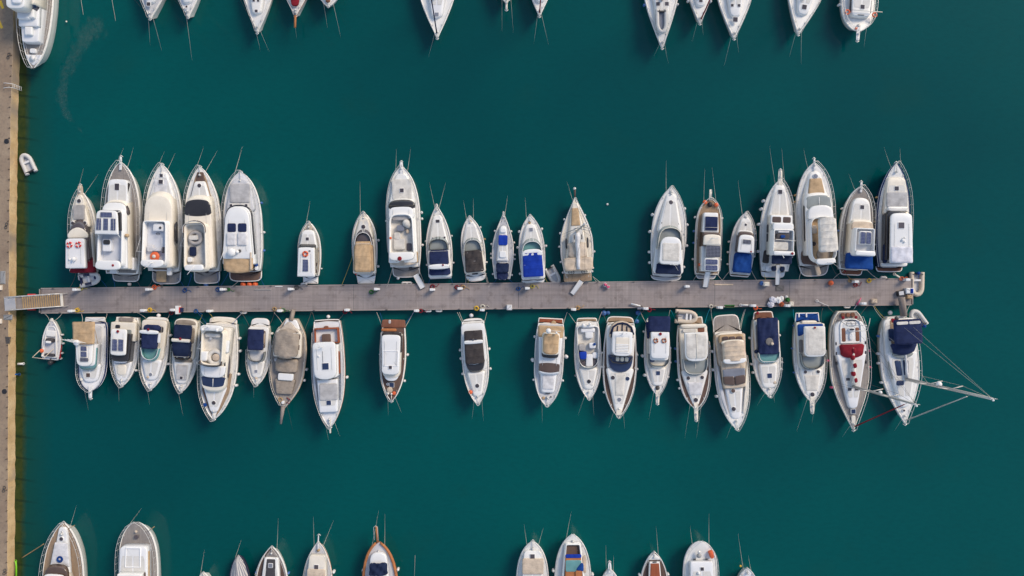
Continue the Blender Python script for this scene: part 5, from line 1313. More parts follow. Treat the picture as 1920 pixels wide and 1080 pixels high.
# B6 big flybridge
b = Boat(R8, 'motor_yacht', 'big yacht with dark split windscreen', 'big white flybridge yacht with a dark two-part windscreen and cream lounge', (300, 190), (243, 905), 138, 'yacht', (1.3, 2.1), deck='white', group=GB)
b.platform(140, 104, 'cream', z=.7, r=.6, b0=4)
for sd_ in (-1, 1): b.free('teak_side_deck', [(sd_ * 12, 890), (sd_ * 45, 830), (sd_ * 98, 700), (sd_ * 112, 560), (sd_ * 98, 560), (sd_ * 84, 690), (sd_ * 34, 815)], 1.9, 2.1, 'teakw' if sd_ > 0 else 'glassb')
b.slab('foredeck_trunk', 655, 850, 88, 22, 1.9, 2.3, 'cool', r1=.9, taper=.1); b.hatch(781, 2.33, 30, 0, 'rd'); b.ball('coiled_rope', 800, -72, 2.1, 15, 'blue', .4)
b.slab('deckhouse', 215, 680, 112, 86, 1.7, 2.9, 'cream', r0=.2, r1=.6, b1=10, rake=.5)
b.slab('windscreen', 588, 652, 92, 80, 2.7, 2.92, 'glassn', r0=.1, r1=.15, b1=14, b0=-12, inn=.02); b.pipe('mullion', [(0, 600, 2.97), (0, 660, 2.95)], .04, 'whitep')
b.free('side_window', [(80, 400), (90, 520), (84, 600), (74, 560), (72, 450)], 2.7, 2.92, 'glass'); b.free('side_window', [(98, 380), (104, 520), (98, 590), (90, 520)], 2.3, 2.5, 'glassm'); b.free('side_window', [(-98, 400), (-104, 520), (-96, 560)], 2.3, 2.6, 'glass')
b.slab('brow', 505, 585, 92, 84, 2.9, 3.2, 'cool', r0=.1, r1=.5, b1=6)
b.tub('flybridge', 240, 495, 84, 82, 2.9, 3.9, 'cream', 'seat', .12, r0=.4, r1=.5, b0=6, b1=6, zf=3.1)
b.screen(470, 500, 80, 80, 3.8, 4.1, 'glassb', r1=.8, b1=6, rake=.1, frame='black')
t_ = MB(); x, y = b.U(18, 3.5), b.Y(440, 3.5); t_.torus((x, y, 3.35), b.K(46, 3.5), .26, 20, 6); t_.build('round_sofa', 'seat', b.root); b.slab('table', 415, 465, 26, 26, 3.1, 3.6, 'tanp', r0=.9, r1=.9, u=26); b.slab('helm_console', 400, 470, 24, 20, 3.1, 3.9, 'white', r0=.3, r1=.6, u=-56)
b.box('flag', -20, 20, 266, 280, 3.2, 3.3, 'redc'); b.ball('float', 300, -24, 3.4, 12, 'lgrey', .5); b.box('bench', -66, 50, 262, 290, 3.1, 3.5, 'seat')
b.slab('radar_arch', 205, 240, 84, 84, 4.0, 4.3, 'clean', r0=.4, r1=.2, b0=4); b.aerials(215, -24, 4.2); b.dome(232, -60, 4.3, 13, name='lamp'); b.dome(232, 50, 4.3, 13, name='lamp')
b.free('side_deck_well', [(40, 220), (72, 220), (72, 320), (46, 260)], 1.5, 3.0, 'tanp'); b.slab('stair_wing', 310, 400, 16, 10, 2.9, 3.2, 'clean', r0=.9, r1=.9, u=96)
b.pipe('davit', [(-96, 320, 3.0), (-130, 380, 3.0), (-86, 380, 3.9)], .03, 'whitep'); b.pipe('davit', [(-96, 460, 3.0), (-132, 490, 3.0), (-86, 500, 3.9)], .03, 'whitep')
b.rail(.2, 1.0, .8, n=22); b.anchor(k=1.2)
for v in (288, 383, 557, 640): b.fender(1, v, k=1.1)
b.line(-100, 210, (115, 100), 'ropeb'); b.line(80, 190, (455, 102), 'ropeb'); b.line(-60, 160, (200, 100), 'ropey'); b.line(70, 180, (460, 102), 'rope')
# B7
b = Boat(R8, 'motor_boat', 'small boat with violet navy canopy', 'small white cruiser with a violet navy canopy and black windscreen bar', (588, 205), (565, 650), 86, 'yacht', (1.0, 1.5), deck='white', group=GB)
b.platform(148, 66, 'clean', z=.8, w1=72, r=.6, b0=3)
b.slab('cockpit_coaming', 215, 470, 78, 68, 1.1, 1.5, 'white', r0=.3, r1=.5); b.box('cockpit_side', 6, 56, 240, 370, 1.5, 1.53, 'teakd'); b.box('cockpit_seat', 22, 50, 262, 340, 1.52, 1.7, 'tanp')
b.canopy(232, 385, 58, 56, 2.6, 'navy', ribs=2, r=.05, crown=.08, zb=1.5)
b.slab('windscreen_glass', 390, 462, 62, 52, 1.5, 1.7, 'lgrey', r1=.8, b1=6, rake=.3); b.screen(400, 465, 62, 54, 1.6, 2.2, 'glassg', r1=.7, b1=5, rake=.2, frame='black')
b.slab('foredeck_trunk', 470, 590, 54, 30, 1.4, 1.65, 'white', r1=.9, taper=.1); b.hatch(545, 1.68, 22, -4, mat='hatchg'); b.ball('coiled_rope', 595, -4, 1.6, 12, 'tanp', .4)
b.rail(.4, 1.0, .6); b.anchor(k=.8); b.bowlines((545, 735))
for v in (258, 355, 458): b.fender(1, v)
b.fender(-1, 470, k=.8); b.line(-70, 225, (450, 105), 'roped'); b.line(72, 200, (700, 100), 'roped')
# B8 wooden caique
b = Boat(R8, 'wooden_boat', 'brown double-ended wooden boat', 'brown wooden double-ended boat with long bowsprit and taupe cover', (828, 150), (764, 830), 130, 'canoe', (1.1, 1.9), deck='teakg', hull='beige', rim='tanp', cat='wooden boat', group=GB)
b.free('stern_deck', [(-38, 160), (38, 160), (70, 230), (-60, 230)], 1.2, 1.35, 'cool'); b.pipe('passerelle', [(5, 85, 1.0), (0, 165, 1.4)], .26, 'taupe', n=4)
b.slab('cabin', 240, 440, 96, 104, 1.3, 2.1, 'cream', r0=.4, r1=.2, b0=20)
for v in (260, 340): b.box('cabin_window', 82, 92, v, v + 40, 1.7, 2.13, 'glassb')
b.free('aft_cover', [(-6, 178), (12, 178), (80, 245), (-70, 250)], 2.2, 2.45, 'sand')
b.canopy(240, 450, 90, 90, 3.0, 'taupe', name='main_cover', ribs=0, r=.55, crown=.3, poles=True, zb=1.4, b0=6, rough=.03)
b.canopy(455, 548, 84, 80, 2.2, 'taupe', name='deck_cover', ribs=0, r=.1, crown=.2, poles=False, b1=6); b.slab('foredeck_cover', 608, 715, 74, 56, 1.7, 2.1, 'taupe', r0=.1, r1=.2, u=0)
b.box('white_box', -50, 62, 562, 612, 1.9, 2.3, 'clean'); b.ball('bundled_sail', 462, -78, 1.9, 18, 'seatg', .5)
t_ = MB(); t_.torus((b.U(-28, 1.9), b.Y(760, 1.9), 1.85), .22, .06, 12, 5); t_.build('coiled_hose', 'ropeo', b.root); b.box('windlass', -14, 6, 768, 792, 1.8, 2.1, 'clean'); b.pipe('anchor_chain', [(20, 740, 1.9), (38, 752, 1.92), (52, 762, 1.9), (20, 778, 1.9), (44, 784, 1.9)], .05, 'redc')
b.pipe('bowsprit', [(0, 800, 2.0), (-4, 940, 2.2)], .26, 'teak', n=7, r1=.12)
b.rail(.1, .95, .5, n=20, mid=False)
b.fender(1, 518); b.fender(1, 600); b.line(-60, 200, (695, 105)); b.line(90, 260, (975, 100), 'roped'); b.bowlines((745, 900), (835, 970), mat='roped', u=20)
# B9 yacht with maroon well
b = Boat(R8, 'motor_yacht', 'yacht with mahogany trim', 'long white yacht with mahogany trimmed aft cockpit and two navy hatches', (1092, 170), (1115, 965), 122, 'yacht', (1.3, 2.1), deck='cool', rim='mahog', group=GB)
b.platform(158, 94, 'teakr', z=1.35, w1=96, b0=4, r=.1)
b.tub('aft_cockpit', 225, 335, 88, 90, 1.5, 2.0, 'mahog', 'cool', .08, r0=.05, r1=.05, zf=1.55); b.box('hatch_cover', -36, 28, 266, 330, 1.6, 1.9, 'teakd'); b.box('step', -20, 12, 205, 230, 1.4, 1.7, 'teakr')
b.slab('deckhouse', 350, 590, 96, 90, 1.7, 2.8, 'white', r0=.1, r1=.3, b1=8)
b.free('side_window', [(92, 400), (98, 400), (98, 560), (90, 570)], 2.3, 2.6, 'mahog'); rf = b.slab('roof', 332, 585, 84, 82, 3.1, 3.3, 'clean', r0=.3, r1=.5, b1=20, b0=4)
b.hatch(508, 3.34, 48, 6, mat='glassn', parent=rf, name='roof_hatch'); b.aerials(368, -14, 3.3); b.ball('horn', 430, -40, 3.4, 8, 'whitep', .6); b.pipe('cable', [(-12, 395, 3.36), (-12, 480, 3.36)], .02, 'dark')
b.slab('trunk_cabin', 610, 850, 74, 66, 1.9, 2.5, 'cool', r0=.1, r1=.1, taper=.06); b.box('sun_pad', -60, 76, 640, 762, 2.5, 2.62, 'pad'); b.hatch(781, 2.55, 34, 6, mat='glassn')
for sd_ in (-1, 1): b.free('side_walkway', [(sd_ * 100, 400), (sd_ * 112, 400), (sd_ * 112, 640), (sd_ * 94, 760), (sd_ * 84, 760), (sd_ * 96, 640)], 1.8, 2.0, 'lgrey')
b.rail(.1, 1.0, .6, n=22); b.anchor(k=1.2); b.winch(925, 0); b.pulpit(1010, 8, 'cream', z=2.1, anchor=False)
b.ball('buoy', 135, 0, .5, 14, 'whitep'); b.fender(1, 590, k=1.1); b.bowlines((1105, 1045), (1187, 1020)); b.line(-90, 185, (980, 100), 'roped'); b.line(92, 160, (1222, 105), 'roped')
# B10
b = Boat(R9, 'motor_yacht', 'solitary dark-decked yacht', 'white yacht with dark teak decks and a long plain roof', (262, 182), (243, 865), 108, 'yacht', (1.2, 1.9), deck='teakd', hull='hull', rim='cream', group=GB)
b.slab('stern_deck', 180, 245, 96, 104, 1.2, 1.32, 'teakr', r0=.1, r1=.05, b0=4, inn=0); b.box('swim_ladder', -42, -22, 180, 212, 1.3, 1.36, 'steel'); b.box('stern_sofa', -100, 26, 254, 278, 1.3, 1.7, 'varn', rd=.1)
b.slab('deckhouse', 300, 660, 82, 72, 1.6, 2.5, 'cream', r0=.1, r1=.6, b1=10); b.canopy(280, 330, 84, 80, 2.9, 'char', name='aft_awning', ribs=0, r=.4, crown=.1, drop=.3, zb=1.3); b.free('side_curtain', [(64, 300), (84, 310), (84, 450), (74, 450)], 2.3, 2.6, 'char')
rf = b.slab('roof', 312, 630, 78, 72, 2.9, 3.1, 'clean', r0=.35, r1=.4, b1=10, b0=4); b.tub('roof_rim', 440, 572, 64, 62, 3.05, 3.18, 'cool', 'clean', .06, r0=.05, r1=.05, zf=3.12, parent=rf); b.hatch(580, 3.16, 26, 0, parent=rf)
b.slab('front_screen', 600, 684, 70, 50, 2.2, 2.4, 'cool', r0=.1, r1=.6, b1=10); b.hatch(728, 1.9, 36, 0, mat='glassn', rim='steel'); b.hatch(722, 1.85, 18, -34, 'rd', mat='hatchg')
b.ball('rope_heap', 770, -16, 1.95, 26, 'tanp', .3); b.ball('rope_heap', 798, 22, 1.95, 17, 'orange', .3); b.ball('anchor_buoy', 800, -30, 1.95, 12, 'offc', .5)
b.rail(.15, .98, .6, n=18, mid=False); b.anchor(k=1.1); b.fender(1, 468); b.fender(1, 687); b.fender(-1, 470, k=.6)
b.bowlines((218, 968), (325, 950)); b.line(-95, 250, (118, 115)); b.line(98, 240, (428, 115)); b.line(-92, 200, (145, 120), 'ropeb') ; b.line(98, 205, (432, 118), 'ropeb')
# B11
b = Boat(R9, 'cabin_cruiser', 'boat with charcoal canopies and round hatch', 'white sports cruiser with charcoal canopies and a red bag at its bow', (928, 190), (975, 888), 112, 'yacht', (1.1, 1.8), deck='white', group=GB)
b.platform(168, 74, 'white', z=1.0, w1=88, r=.7, b0=3)
b.slab('cockpit_coaming', 210, 610, 100, 90, 1.2, 1.8, 'clean', r0=.4, r1=.6); b.box('cockpit_side', 58, 78, 270, 380, 1.8, 1.85, 'nearblack')
b.canopy(272, 362, 74, 76, 2.6, 'char', name='aft_canopy', ribs=1, r=.1, crown=.12, poles=False); b.slab('radar_arch', 355, 378, 80, 80, 2.4, 2.75, 'clean', r0=.2, r1=.2, b0=4, b1=-3)
b.box('name_lettering', -36, 34, 344, 350, 2.75, 2.78, 'navyd'); b.ball('antenna_base', 345, 0, 2.8, 10, 'dark', .5); b.canopy(372, 548, 76, 80, 2.7, 'char', ribs=3, r=.15, crown=.15, poles=False)
b.slab('windscreen', 520, 602, 82, 66, 2.0, 2.35, 'glass', r0=.1, r1=.6, b1=6, rake=.2); b.pipe('screen_frame', [(-78, 535, 2.45), (-50, 548, 2.5), (0, 553, 2.5), (50, 545, 2.5), (78, 525, 2.45)], .03, 'whitep')
b.slab('foredeck_trunk', 620, 820, 70, 30, 1.6, 1.95, 'white', r1=.9, taper=.15); b.hatch(735, 1.98, 34, 4, 'rd'); b.ball('red_bag', 785, -58, 1.95, 18, 'orange', .6)
b.rail(.5, 1.0, .6, n=16); b.anchor(k=1.1)
for v in (423, 495, 625): b.fender(-1, v)
for v in (430, 597): b.fender(1, v)
b.bowlines((925, 1000), (1018, 1020)); b.line(-84, 215, (798, 115)); b.line(-78, 205, (815, 115)); b.line(86, 240, (1048, 115)); b.ball('buoy', 142, -10, .5, 18, 'cool')
# B12
b = Boat(R10, 'motor_yacht', 'tan-covered yacht with folded brown screen', 'white flybridge yacht with tan covers and a wide brown front window', (238, 210), (205, 900), 122, 'full', (1.3, 2.0), deck='lgrey', group=GB)
b.platform(163, 104, 'mahog', z=.8, w1=108, r=.1); b.ball('hose_coil', 205, 24, 1.0, 22, 'tan', .2)
b.canopy(232, 330, 110, 104, 2.5, 'tan', name='cockpit_cover', ribs=0, r=.1, crown=.15, zb=1.3)
b.slab('deckhouse', 330, 625, 98, 84, 1.7, 2.7, 'cool', r0=.1, r1=.3, rake=.4, b1=8)
b.slab('front_window', 550, 612, 86, 84, 2.5, 2.73, 'glassb', r0=.05, r1=.05, b1=14, b0=-12); b.slab('windscreen', 462, 494, 70, 66, 3.0, 3.3, 'glass', r0=.1, r1=.2, b1=8)
b.slab('helm_cover', 290, 470, 72, 68, 2.9, 3.5, 'cream', r0=.3, r1=.3, b1=5); b.canopy(300, 462, 66, 64, 3.8, 'tan', name='flybridge_cover', ribs=2, r=.2, crown=.15, poles=False, b1=8)
b.dome(272, -28, 3.9, 22, h=.5); b.dome(285, 40, 3.9, 9, name='lamp'); b.pipe('crossbar', [(-40, 272, 4.0), (76, 272, 4.0)], .04, 'steel')
b.slab('foredeck_trunk', 635, 790, 62, 50, 1.9, 2.2, 'cool', r0=.1, r1=.4, taper=.1); b.box('sun_pad', -48, 48, 645, 765, 2.2, 2.28, 'padw')
for k in range(4): b.box('vent_slat', -14 + 10 * k - 2, -14 + 10 * k + 3, 775, 806, 2.0, 2.1, 'glass')
b.ball('rope_heap', 840, -32, 2.0, 14, 'tan', .3); b.winch(840, 6); b.winch(826, 30, r=.07, mat='dark')
b.rail(.3, 1.0, .6); b.anchor(k=1.2)
for sd_, vs in ((-1, (325, 520, 688)), (1, (323, 478, 682))):
    for v in vs: b.fender(sd_, v, k=1.5 if v in (520, 478) else .95)
b.bowlines((165, 1030)); b.line(104, 215, (375, 115))
# B13
b = Boat(R10, 'open_cruiser', 'boat with blue-covered helm seat', 'white open cruiser with cream cockpit seats and a royal blue cover', (545, 195), (558, 845), 112, 'yacht', (1.1, 1.6), deck='white', group=GB)
b.platform(163, 84, 'teakw', z=.8, w1=88, r=.2, b0=3)
b.tub('cockpit', 230, 575, 96, 84, 1.3, 1.8, 'white', 'seat', .10, r0=.4, r1=.9, b1=8, out=.04, zf=1.36)
b.box('stern_bench', -60, 60, 250, 285, 1.4, 1.8, 'cool', rd=.1); b.slab('bench_cushion', 270, 335, 34, 30, 1.4, 1.75, 'clean', u=10); b.slab('wet_bar', 225, 245, 56, 56, 1.5, 2.0, 'clean', r0=.2); b.dome(222, -40, 1.9, 14, name='vent'); b.dome(215, 14, 1.9, 11, name='vent')
b.slab('helm_seat', 385, 440, 26, 24, 1.4, 2.0, 'seatg', r0=.5, r1=.6, u=-54); b.slab('companion_seat', 375, 420, 28, 26, 1.4, 1.9, 'cool', r0=.4, u=36); b.ball('cushion', 385, 52, 2.0, 12, 'blue', .4)
b.slab('helm_cover', 450, 512, 32, 26, 1.5, 2.2, 'royal', r0=.5, r1=.8, u=-46); b.slab('console', 470, 575, 26, 30, 1.4, 1.9, 'clean', u=8); b.box('cabin_door', 28, 74, 520, 575, 1.5, 1.85, 'glassm'); b.box('berth', -72, -22, 530, 570, 1.5, 1.75, 'glassm')
b.slab('table', 455, 505, 28, 26, 1.4, 1.85, 'cool', r0=.8, r1=.8, u=60)
b.screen(430, 575, 88, 74, 1.7, 2.1, 'glassg', r1=.9, b1=8, rake=.25, bars=0)
b.slab('foredeck_trunk', 590, 760, 70, 32, 1.5, 1.75, 'white', r1=.9, taper=.15); b.hatch(698, 1.78, 34, 2, 'rd', 'glass'); b.ball('coiled_rope', 722, 26, 1.75, 14, 'offc', .3)
b.rail(.4, 1.0, .6); b.anchor(k=1.0); b.bowlines((470, 970), (600, 970)); b.line(-98, 205, (390, 125)); b.line(90, 205, (668, 112))
b.fender(-1, 645, 'fendg', .8)
# B14
b = Boat(R10, 'motor_yacht', 'yacht with glazed aft hood', 'large white cruiser with ribbed hardtop inside navy framed clear hood', (828, 205), (808, 995), 140, 'yacht', (1.3, 2.0), deck='teakd', group=GB)
b.platform(152, 106, 'teakw', z=.9, w1=118, r=.4, b0=3)
b.slab('foredeck', 590, 960, 112, 20, 1.9, 2.12, 'white', r1=.9, taper=.1); b.slab('cockpit_coaming', 225, 620, 122, 108, 1.4, 1.9, 'white', r0=.3, r1=.6, b0=5)
b.slab('aft_hood', 205, 330, 92, 100, 1.8, 2.6, 'tanp', r0=.9, r1=.1, b0=14)
for k in range(5): a_ = -76 + 38 * k; b.pipe('hood_frame', [(a_ * 1.0, 215 + abs(a_) * .45, 2.66), (a_ * 1.2, 330, 2.75)], .07, 'navyd')
b.pipe('hood_edge', [(-98, 300, 2.6), (-76, 240, 2.65), (-40, 214, 2.68), (0, 205, 2.7), (40, 214, 2.68), (76, 240, 2.65), (98, 300, 2.6)], .12, 'navyd')
b.slab('windscreen', 480, 600, 104, 90, 1.9, 2.35, 'glassn', r0=.1, r1=.8, b1=16, rake=.2)
for u in (-46, -8, 30): b.box('windscreen_pane', u, u + 30, 490, 530, 2.2, 2.75, 'glassg')
b.pipe('screen_frame', [(-100, 500, 2.5), (-70, 540, 2.6), (0, 548, 2.65), (70, 535, 2.6), (96, 495, 2.5)], .07, 'black'); b.pipe('screen_frame', [(-90, 495, 2.9), (-50, 484, 2.9), (50, 484, 2.9), (90, 490, 2.9)], .06, 'black')
rf = b.slab('hardtop', 285, 475, 84, 84, 2.9, 3.15, 'clean', r0=.2, r1=.5, b1=8, b0=6); b.box('sliding_roof', -58, 60, 328, 460, 3.15, 3.2, 'cream', parent=rf)
for k in range(6): b.box('louvre', -54, 54, 384 + 13 * k, 392 + 13 * k, 3.2, 3.25, 'clean', parent=rf)
b.aerials(300, 0, 3.1)
b.slab('sun_pad', 635, 818, 44, 34, 2.1, 2.22, 'seat', r0=.1, r1=.1); b.hatch(668, 2.16, 34, -60, 'rd'); b.hatch(672, 2.16, 34, 64, 'rd', 'glassn'); b.hatch(850, 2.16, 34, 2, 'rd', 'hatchg')
b.rail(.3, 1.0, .7, n=22); b.anchor(k=1.2); b.box('bow_locker', -22, 24, 930, 985, 2.1, 2.2, 'cream')
for sd_, vs in ((-1, (458, 577, 790)), (1, (465, 585))):
    for v in vs: b.fender(sd_, v, 'fend', .9)
b.bowlines((728, 1075), (858, 1080)); b.line(-112, 215, (672, 110), 'roped'); b.line(110, 215, (990, 120), 'ropet')
# B15
b = Boat(R10, 'cabin_cruiser', 'boat with two brown life rings', 'white cruiser with two brown life rings on roof and navy aft canopy', (1135, 185), (1138, 815), 108, 'yacht', (1.1, 1.8), deck='white', group=GB)
b.platform(150, 66, 'whitep', z=.8, w1=92, r=.1)
b.slab('cockpit_coaming', 200, 600, 96, 84, 1.2, 1.7, 'cream', r0=.2, r1=.7)
b.canopy(150, 284, 92, 90, 2.7, 'navy', name='aft_canopy', ribs=1, r=.05, crown=.12, zb=1.3); b.free('side_curtain', [(-106, 200), (-80, 200), (-76, 330), (-92, 340)], 1.9, 2.2, 'navy')
b.slab('wheelhouse', 340, 520, 80, 78, 1.7, 2.6, 'white', r0=.1, r1=.3); rf = b.slab('hardtop', 285, 500, 76, 74, 2.9, 3.1, 'clean', r0=.1, r1=.35, b1=4)
b.ring(355, -38, 3.12, 22, rf, ('mahog', 'tanp')); b.ring(353, 32, 3.12, 22, rf, ('mahog', 'tanp')); b.ball('flag', 298, 0, 3.2, 13, 'redc', .3)
b.slab('windscreen_glass', 500, 565, 80, 70, 1.8, 2.15, 'cream', r1=.7, b1=6, rake=.3); b.screen(470, 562, 84, 74, 1.9, 2.5, 'glassg', r1=.5, b1=5, rake=.2, frame='black'); b.box('windscreen_pane', -78, -36, 500, 535, 2.2, 2.5, 'glassn')
b.slab('foredeck_trunk', 585, 730, 62, 34, 1.6, 1.9, 'white', r1=.7, taper=.15); b.hatch(628, 1.94, 34, 0, mat='glassn'); b.winch(752, 0, r=.2, mat='dark')
b.pulpit(888, 18, 'cream', z=1.85); b.rail(.35, 1.0, .6)
for sd_, vs in ((-1, (278, 482, 645)), (1, (412, 535, 658))):
    for v in vs: b.fender(sd_, v, 'fendb' if v == 412 else 'fend', 1.2 if v in (482, 645) else .8)
b.bowlines((1065, 1000)); b.line(-92, 210, (995, 112)); b.line(94, 190, (1245, 95), 'rope'); b.line(-96, 200, (950, 165), 'ropet', zt=.3) if False else None
# B16
b = Boat(R11, 'motor_yacht', 'yacht with cream stern dinghy', 'white yacht with ribbed ivory hardtop and brown side decks', (198, 205), (228, 855), 124, 'full', (1.2, 2.0), deck='teakd', group=GB)
b.platform(140, 88, 'teakw', z=.7, w1=96, r=.1)
b.slab('foredeck', 560, 830, 100, 18, 1.75, 2.0, 'white', r1=.9, taper=.1); b.slab('sun_pad', 652, 750, 58, 46, 2.0, 2.1, 'padw', r0=.05, r1=.1); b.hatch(617, 2.05, 28, -54, 'rd'); b.hatch(614, 2.05, 28, 54, 'rd'); b.hatch(788, 2.05, 34, 0, 'rd')
b.slab('cockpit_coaming', 215, 590, 108, 96, 1.3, 1.8, 'cream', r0=.1, r1=.6); b.box('stern_bench', -86, 20, 235, 262, 1.7, 2.0, 'seat'); b.box('cockpit_sole', 34, 86, 225, 262, 1.8, 1.84, 'teakr'); b.slab('stern_coaming', 200, 228, 100, 100, 1.4, 2.0, 'cream')
b.slab('windscreen', 480, 578, 92, 80, 1.9, 2.3, 'glassg', r0=.1, r1=.8, b1=10, rake=.3); b.pipe('mullion', [(0, 500, 2.5), (0, 590, 2.1)], .03, 'cream'); b.screen(470, 580, 94, 84, 1.9, 2.5, 'glassg', r1=.7, b1=6, rake=.2)
rf = b.slab('hardtop', 266, 478, 88, 86, 2.9, 3.1, 'clean', r0=.1, r1=.6, b1=8); b.slab('roof_cover', 275, 465, 78, 78, 3.1, 3.16, 'offc', r0=.1, r1=.5, parent=rf); b.pipe('roof_seam', [(0, 272, 3.22), (0, 470, 3.22)], .03, 'cream', parent=rf)
b.pulpit(950, 18, 'cream', z=2.05); b.rail(.2, 1.0, .7, n=22); b.winch(845, -10, r=.16)
for sd_, vs in ((-1, (383, 483, 628, 692)), (1, (372,))):
    for v in vs: b.fender(sd_, v, 'fendb' if v in (383, 483, 372) else 'fend', .9)
b.bowlines((142, 1060), (232, 1060)); b.line(-100, 215, (35, 90), 'ropet'); b.line(98, 200, (335, 82), 'ropet')
# B17
b = Boat(R11, 'motor_yacht', 'yacht with big teak stern platform', 'long white yacht with striped tan roof and broad teak stern platform', (480, 260), (547, 1015), 128, 'yacht', (1.4, 2.1), deck='white', group=GB)
b.platform(128, 98, 'teakg', z=.8, w1=108, r=.45, b0=4)
b.slab('stern_coaming', 262, 290, 84, 104, 1.5, 2.0, 'cream', r0=.6, r1=.1); b.slab('cockpit_coaming', 280, 520, 116, 104, 1.6, 2.2, 'tanp', r0=.1, r1=.2)
for k in range(3): b.box('skylight', -72 + 54 * k, -26 + 54 * k, 292 + 3 * k, 330, 2.6, 2.72, 'glassb'); b.slab('aft_roof', 282, 340, 94, 92, 2.2, 2.58, 'tan', r0=.2, r1=.1) if k == 0 else None
b.slab('radar_arch', 330, 350, 86, 86, 2.8, 3.1, 'cream', r0=.2, r1=.2, b0=8); b.canopy(335, 485, 82, 86, 3.5, 'tanp', name='striped_roof', ribs=4, r=.3, crown=.2, poles=False, b0=6)
b.slab('roof_lip', 470, 500, 88, 84, 3.1, 3.4, 'clean', r0=.1, r1=.4, b1=6, b0=-4)
b.slab('deckhouse', 480, 690, 92, 84, 1.8, 2.6, 'tanp', r0=.1, r1=.2, b1=4, rake=.2); b.slab('wiper_panel', 550, 608, 84, 84, 2.6, 2.72, 'hatchg', r0=.05, r1=.1, b1=5, b0=-5)
for a_, c_ in ((-86, -4), (2, 82)): b.free('windscreen', [(a_, 602 if a_ < 0 else 606), (c_, 606 if a_ < 0 else 598), (c_, 676 if a_ < 0 else 662), (a_, 662 if a_ < 0 else 676)], 2.55, 2.78, 'glassb')
b.slab('foredeck_trunk', 700, 930, 60, 30, 1.9, 2.15, 'cool', r0=.2, r1=.9, taper=.2); b.hatch(716, 2.3, 32, -12, 'rd', 'glassb'); b.hatch(857, 2.2, 34, -16, 'rd')
for sd_ in (-1, 1): b.free('teak_side_deck', [(sd_ * 116, 500), (sd_ * 118, 640), (sd_ * 104, 760), (sd_ * 66, 900), (sd_ * 54, 890), (sd_ * 90, 760), (sd_ * 100, 640)], 1.8, 2.08, 'lgrey' if sd_ < 0 else 'cream')
b.rail(.25, 1.0, .7, n=22); b.anchor(k=1.2)
for v in (398, 540, 747): b.fender(-1, v, k=1.15)
b.bowlines((465, 1075)); b.line(-106, 270, (345, 82)); b.line(96, 250, (615, 82)); b.line(90, 240, (608, 85))
# B18
b = Boat(R11, 'cabin_cruiser', 'boat with wrinkled navy cover', 'white cruiser under a long wrinkled navy cockpit cover', (762, 165), (800, 760), 110, 'yacht', (1.1, 1.7), deck='white', group=GB)
b.platform(100, 72, 'teakr', z=.7, w1=84, r=.2, b0=3); b.ball('flag', 110, -50, 1.0, 12, 'redc', .3)
b.slab('cockpit_coaming', 165, 490, 98, 90, 1.2, 1.8, 'cream', r0=.2, r1=.6); b.slab('cockpit_glass', 200, 460, 84, 84, 1.8, 1.9, 'grc', r0=.2, r1=.2)
b.canopy(152, 432, 80, 78, 2.5, 'navy', ribs=4, r=.12, crown=.2, poles=False, rough=.05); b.ball('float', 352, 18, 2.7, 12, 'tanp', .5); b.ball('rolled_cover', 408, -92, 1.9, 16, 'navyd', .6); b.ball('clear_patch', 335, 0, 2.55, 30, 'grc', .12)
b.slab('windscreen_glass', 425, 488, 78, 66, 1.8, 2.1, 'glasst', r0=.1, r1=.5, b1=5); b.screen(420, 486, 82, 72, 1.9, 2.3, 'glasst', r1=.5, b1=4, rake=.2, frame='whitep')
b.slab('foredeck_trunk', 510, 690, 66, 46, 1.6, 1.85, 'white', r1=.7, taper=.15); b.hatch(600, 1.88, 36, 4, mat='glassn'); b.ball('coiled_rope', 655, 42, 1.85, 13, 'tanp', .4)
b.rail(.5, 1.0, .65, n=16); b.anchor(k=1.1)
for sd_, vs in ((-1, (300, 503, 570)), (1, (288, 497, 553))):
    for v in vs: b.fender(sd_, v, k=.95)
b.bowlines((705, 825), (838, 805)); b.line(60, 110, (930, 75), 'ropey', z=.8) if False else None; b.line(-60, 175, (690, 85), 'roped')
# B19
b = Boat(R11, 'motor_yacht', 'yacht with blue stern platform', 'white cruiser with cream hardtop and bright blue L-shaped stern platform', (1105, 185), (1132, 805), 120, 'yacht', (1.2, 1.9), deck='white', hull='hull', group=GB)
p_ = b.platform(108, 90, 'blue', z=.8, w1=98, r=.05)
for u in (-72, -14): b.box('platform_step', u, u + 12, 112, 145, .84, .92, 'clean', parent=p_)
b.slab('transom_locker', 172, 192, 56, 62, 1.0, 1.5, 'cream', r0=.4); b.slab('cockpit_coaming', 195, 560, 110, 92, 1.3, 1.8, 'cream', r0=.1, r1=.6)
b.free('blue_cushion', [(-100, 200), (96, 200), (90, 226), (-50, 226), (-62, 280), (-98, 290)], 1.8, 1.95, 'blue'); b.box('side_seat', -92, -66, 320, 420, 1.8, 2.1, 'grc', rd=.1)
rf = b.slab('hardtop', 218, 445, 80, 82, 2.9, 3.1, 'clean', r0=.1, r1=.4, b1=6); b.slab('roof_cover', 224, 438, 72, 74, 3.1, 3.15, 'offc', r0=.1, r1=.4, parent=rf); b.ball('flag', 226, -4, 3.25, 9, 'redc', .4)
b.slab('windscreen', 450, 532, 86, 74, 1.9, 2.2, 'glassg', r0=.1, r1=.8, b1=8, rake=.2); b.screen(430, 535, 90, 78, 1.9, 2.5, 'glassg', r1=.7, b1=6, rake=.2, frame='black')
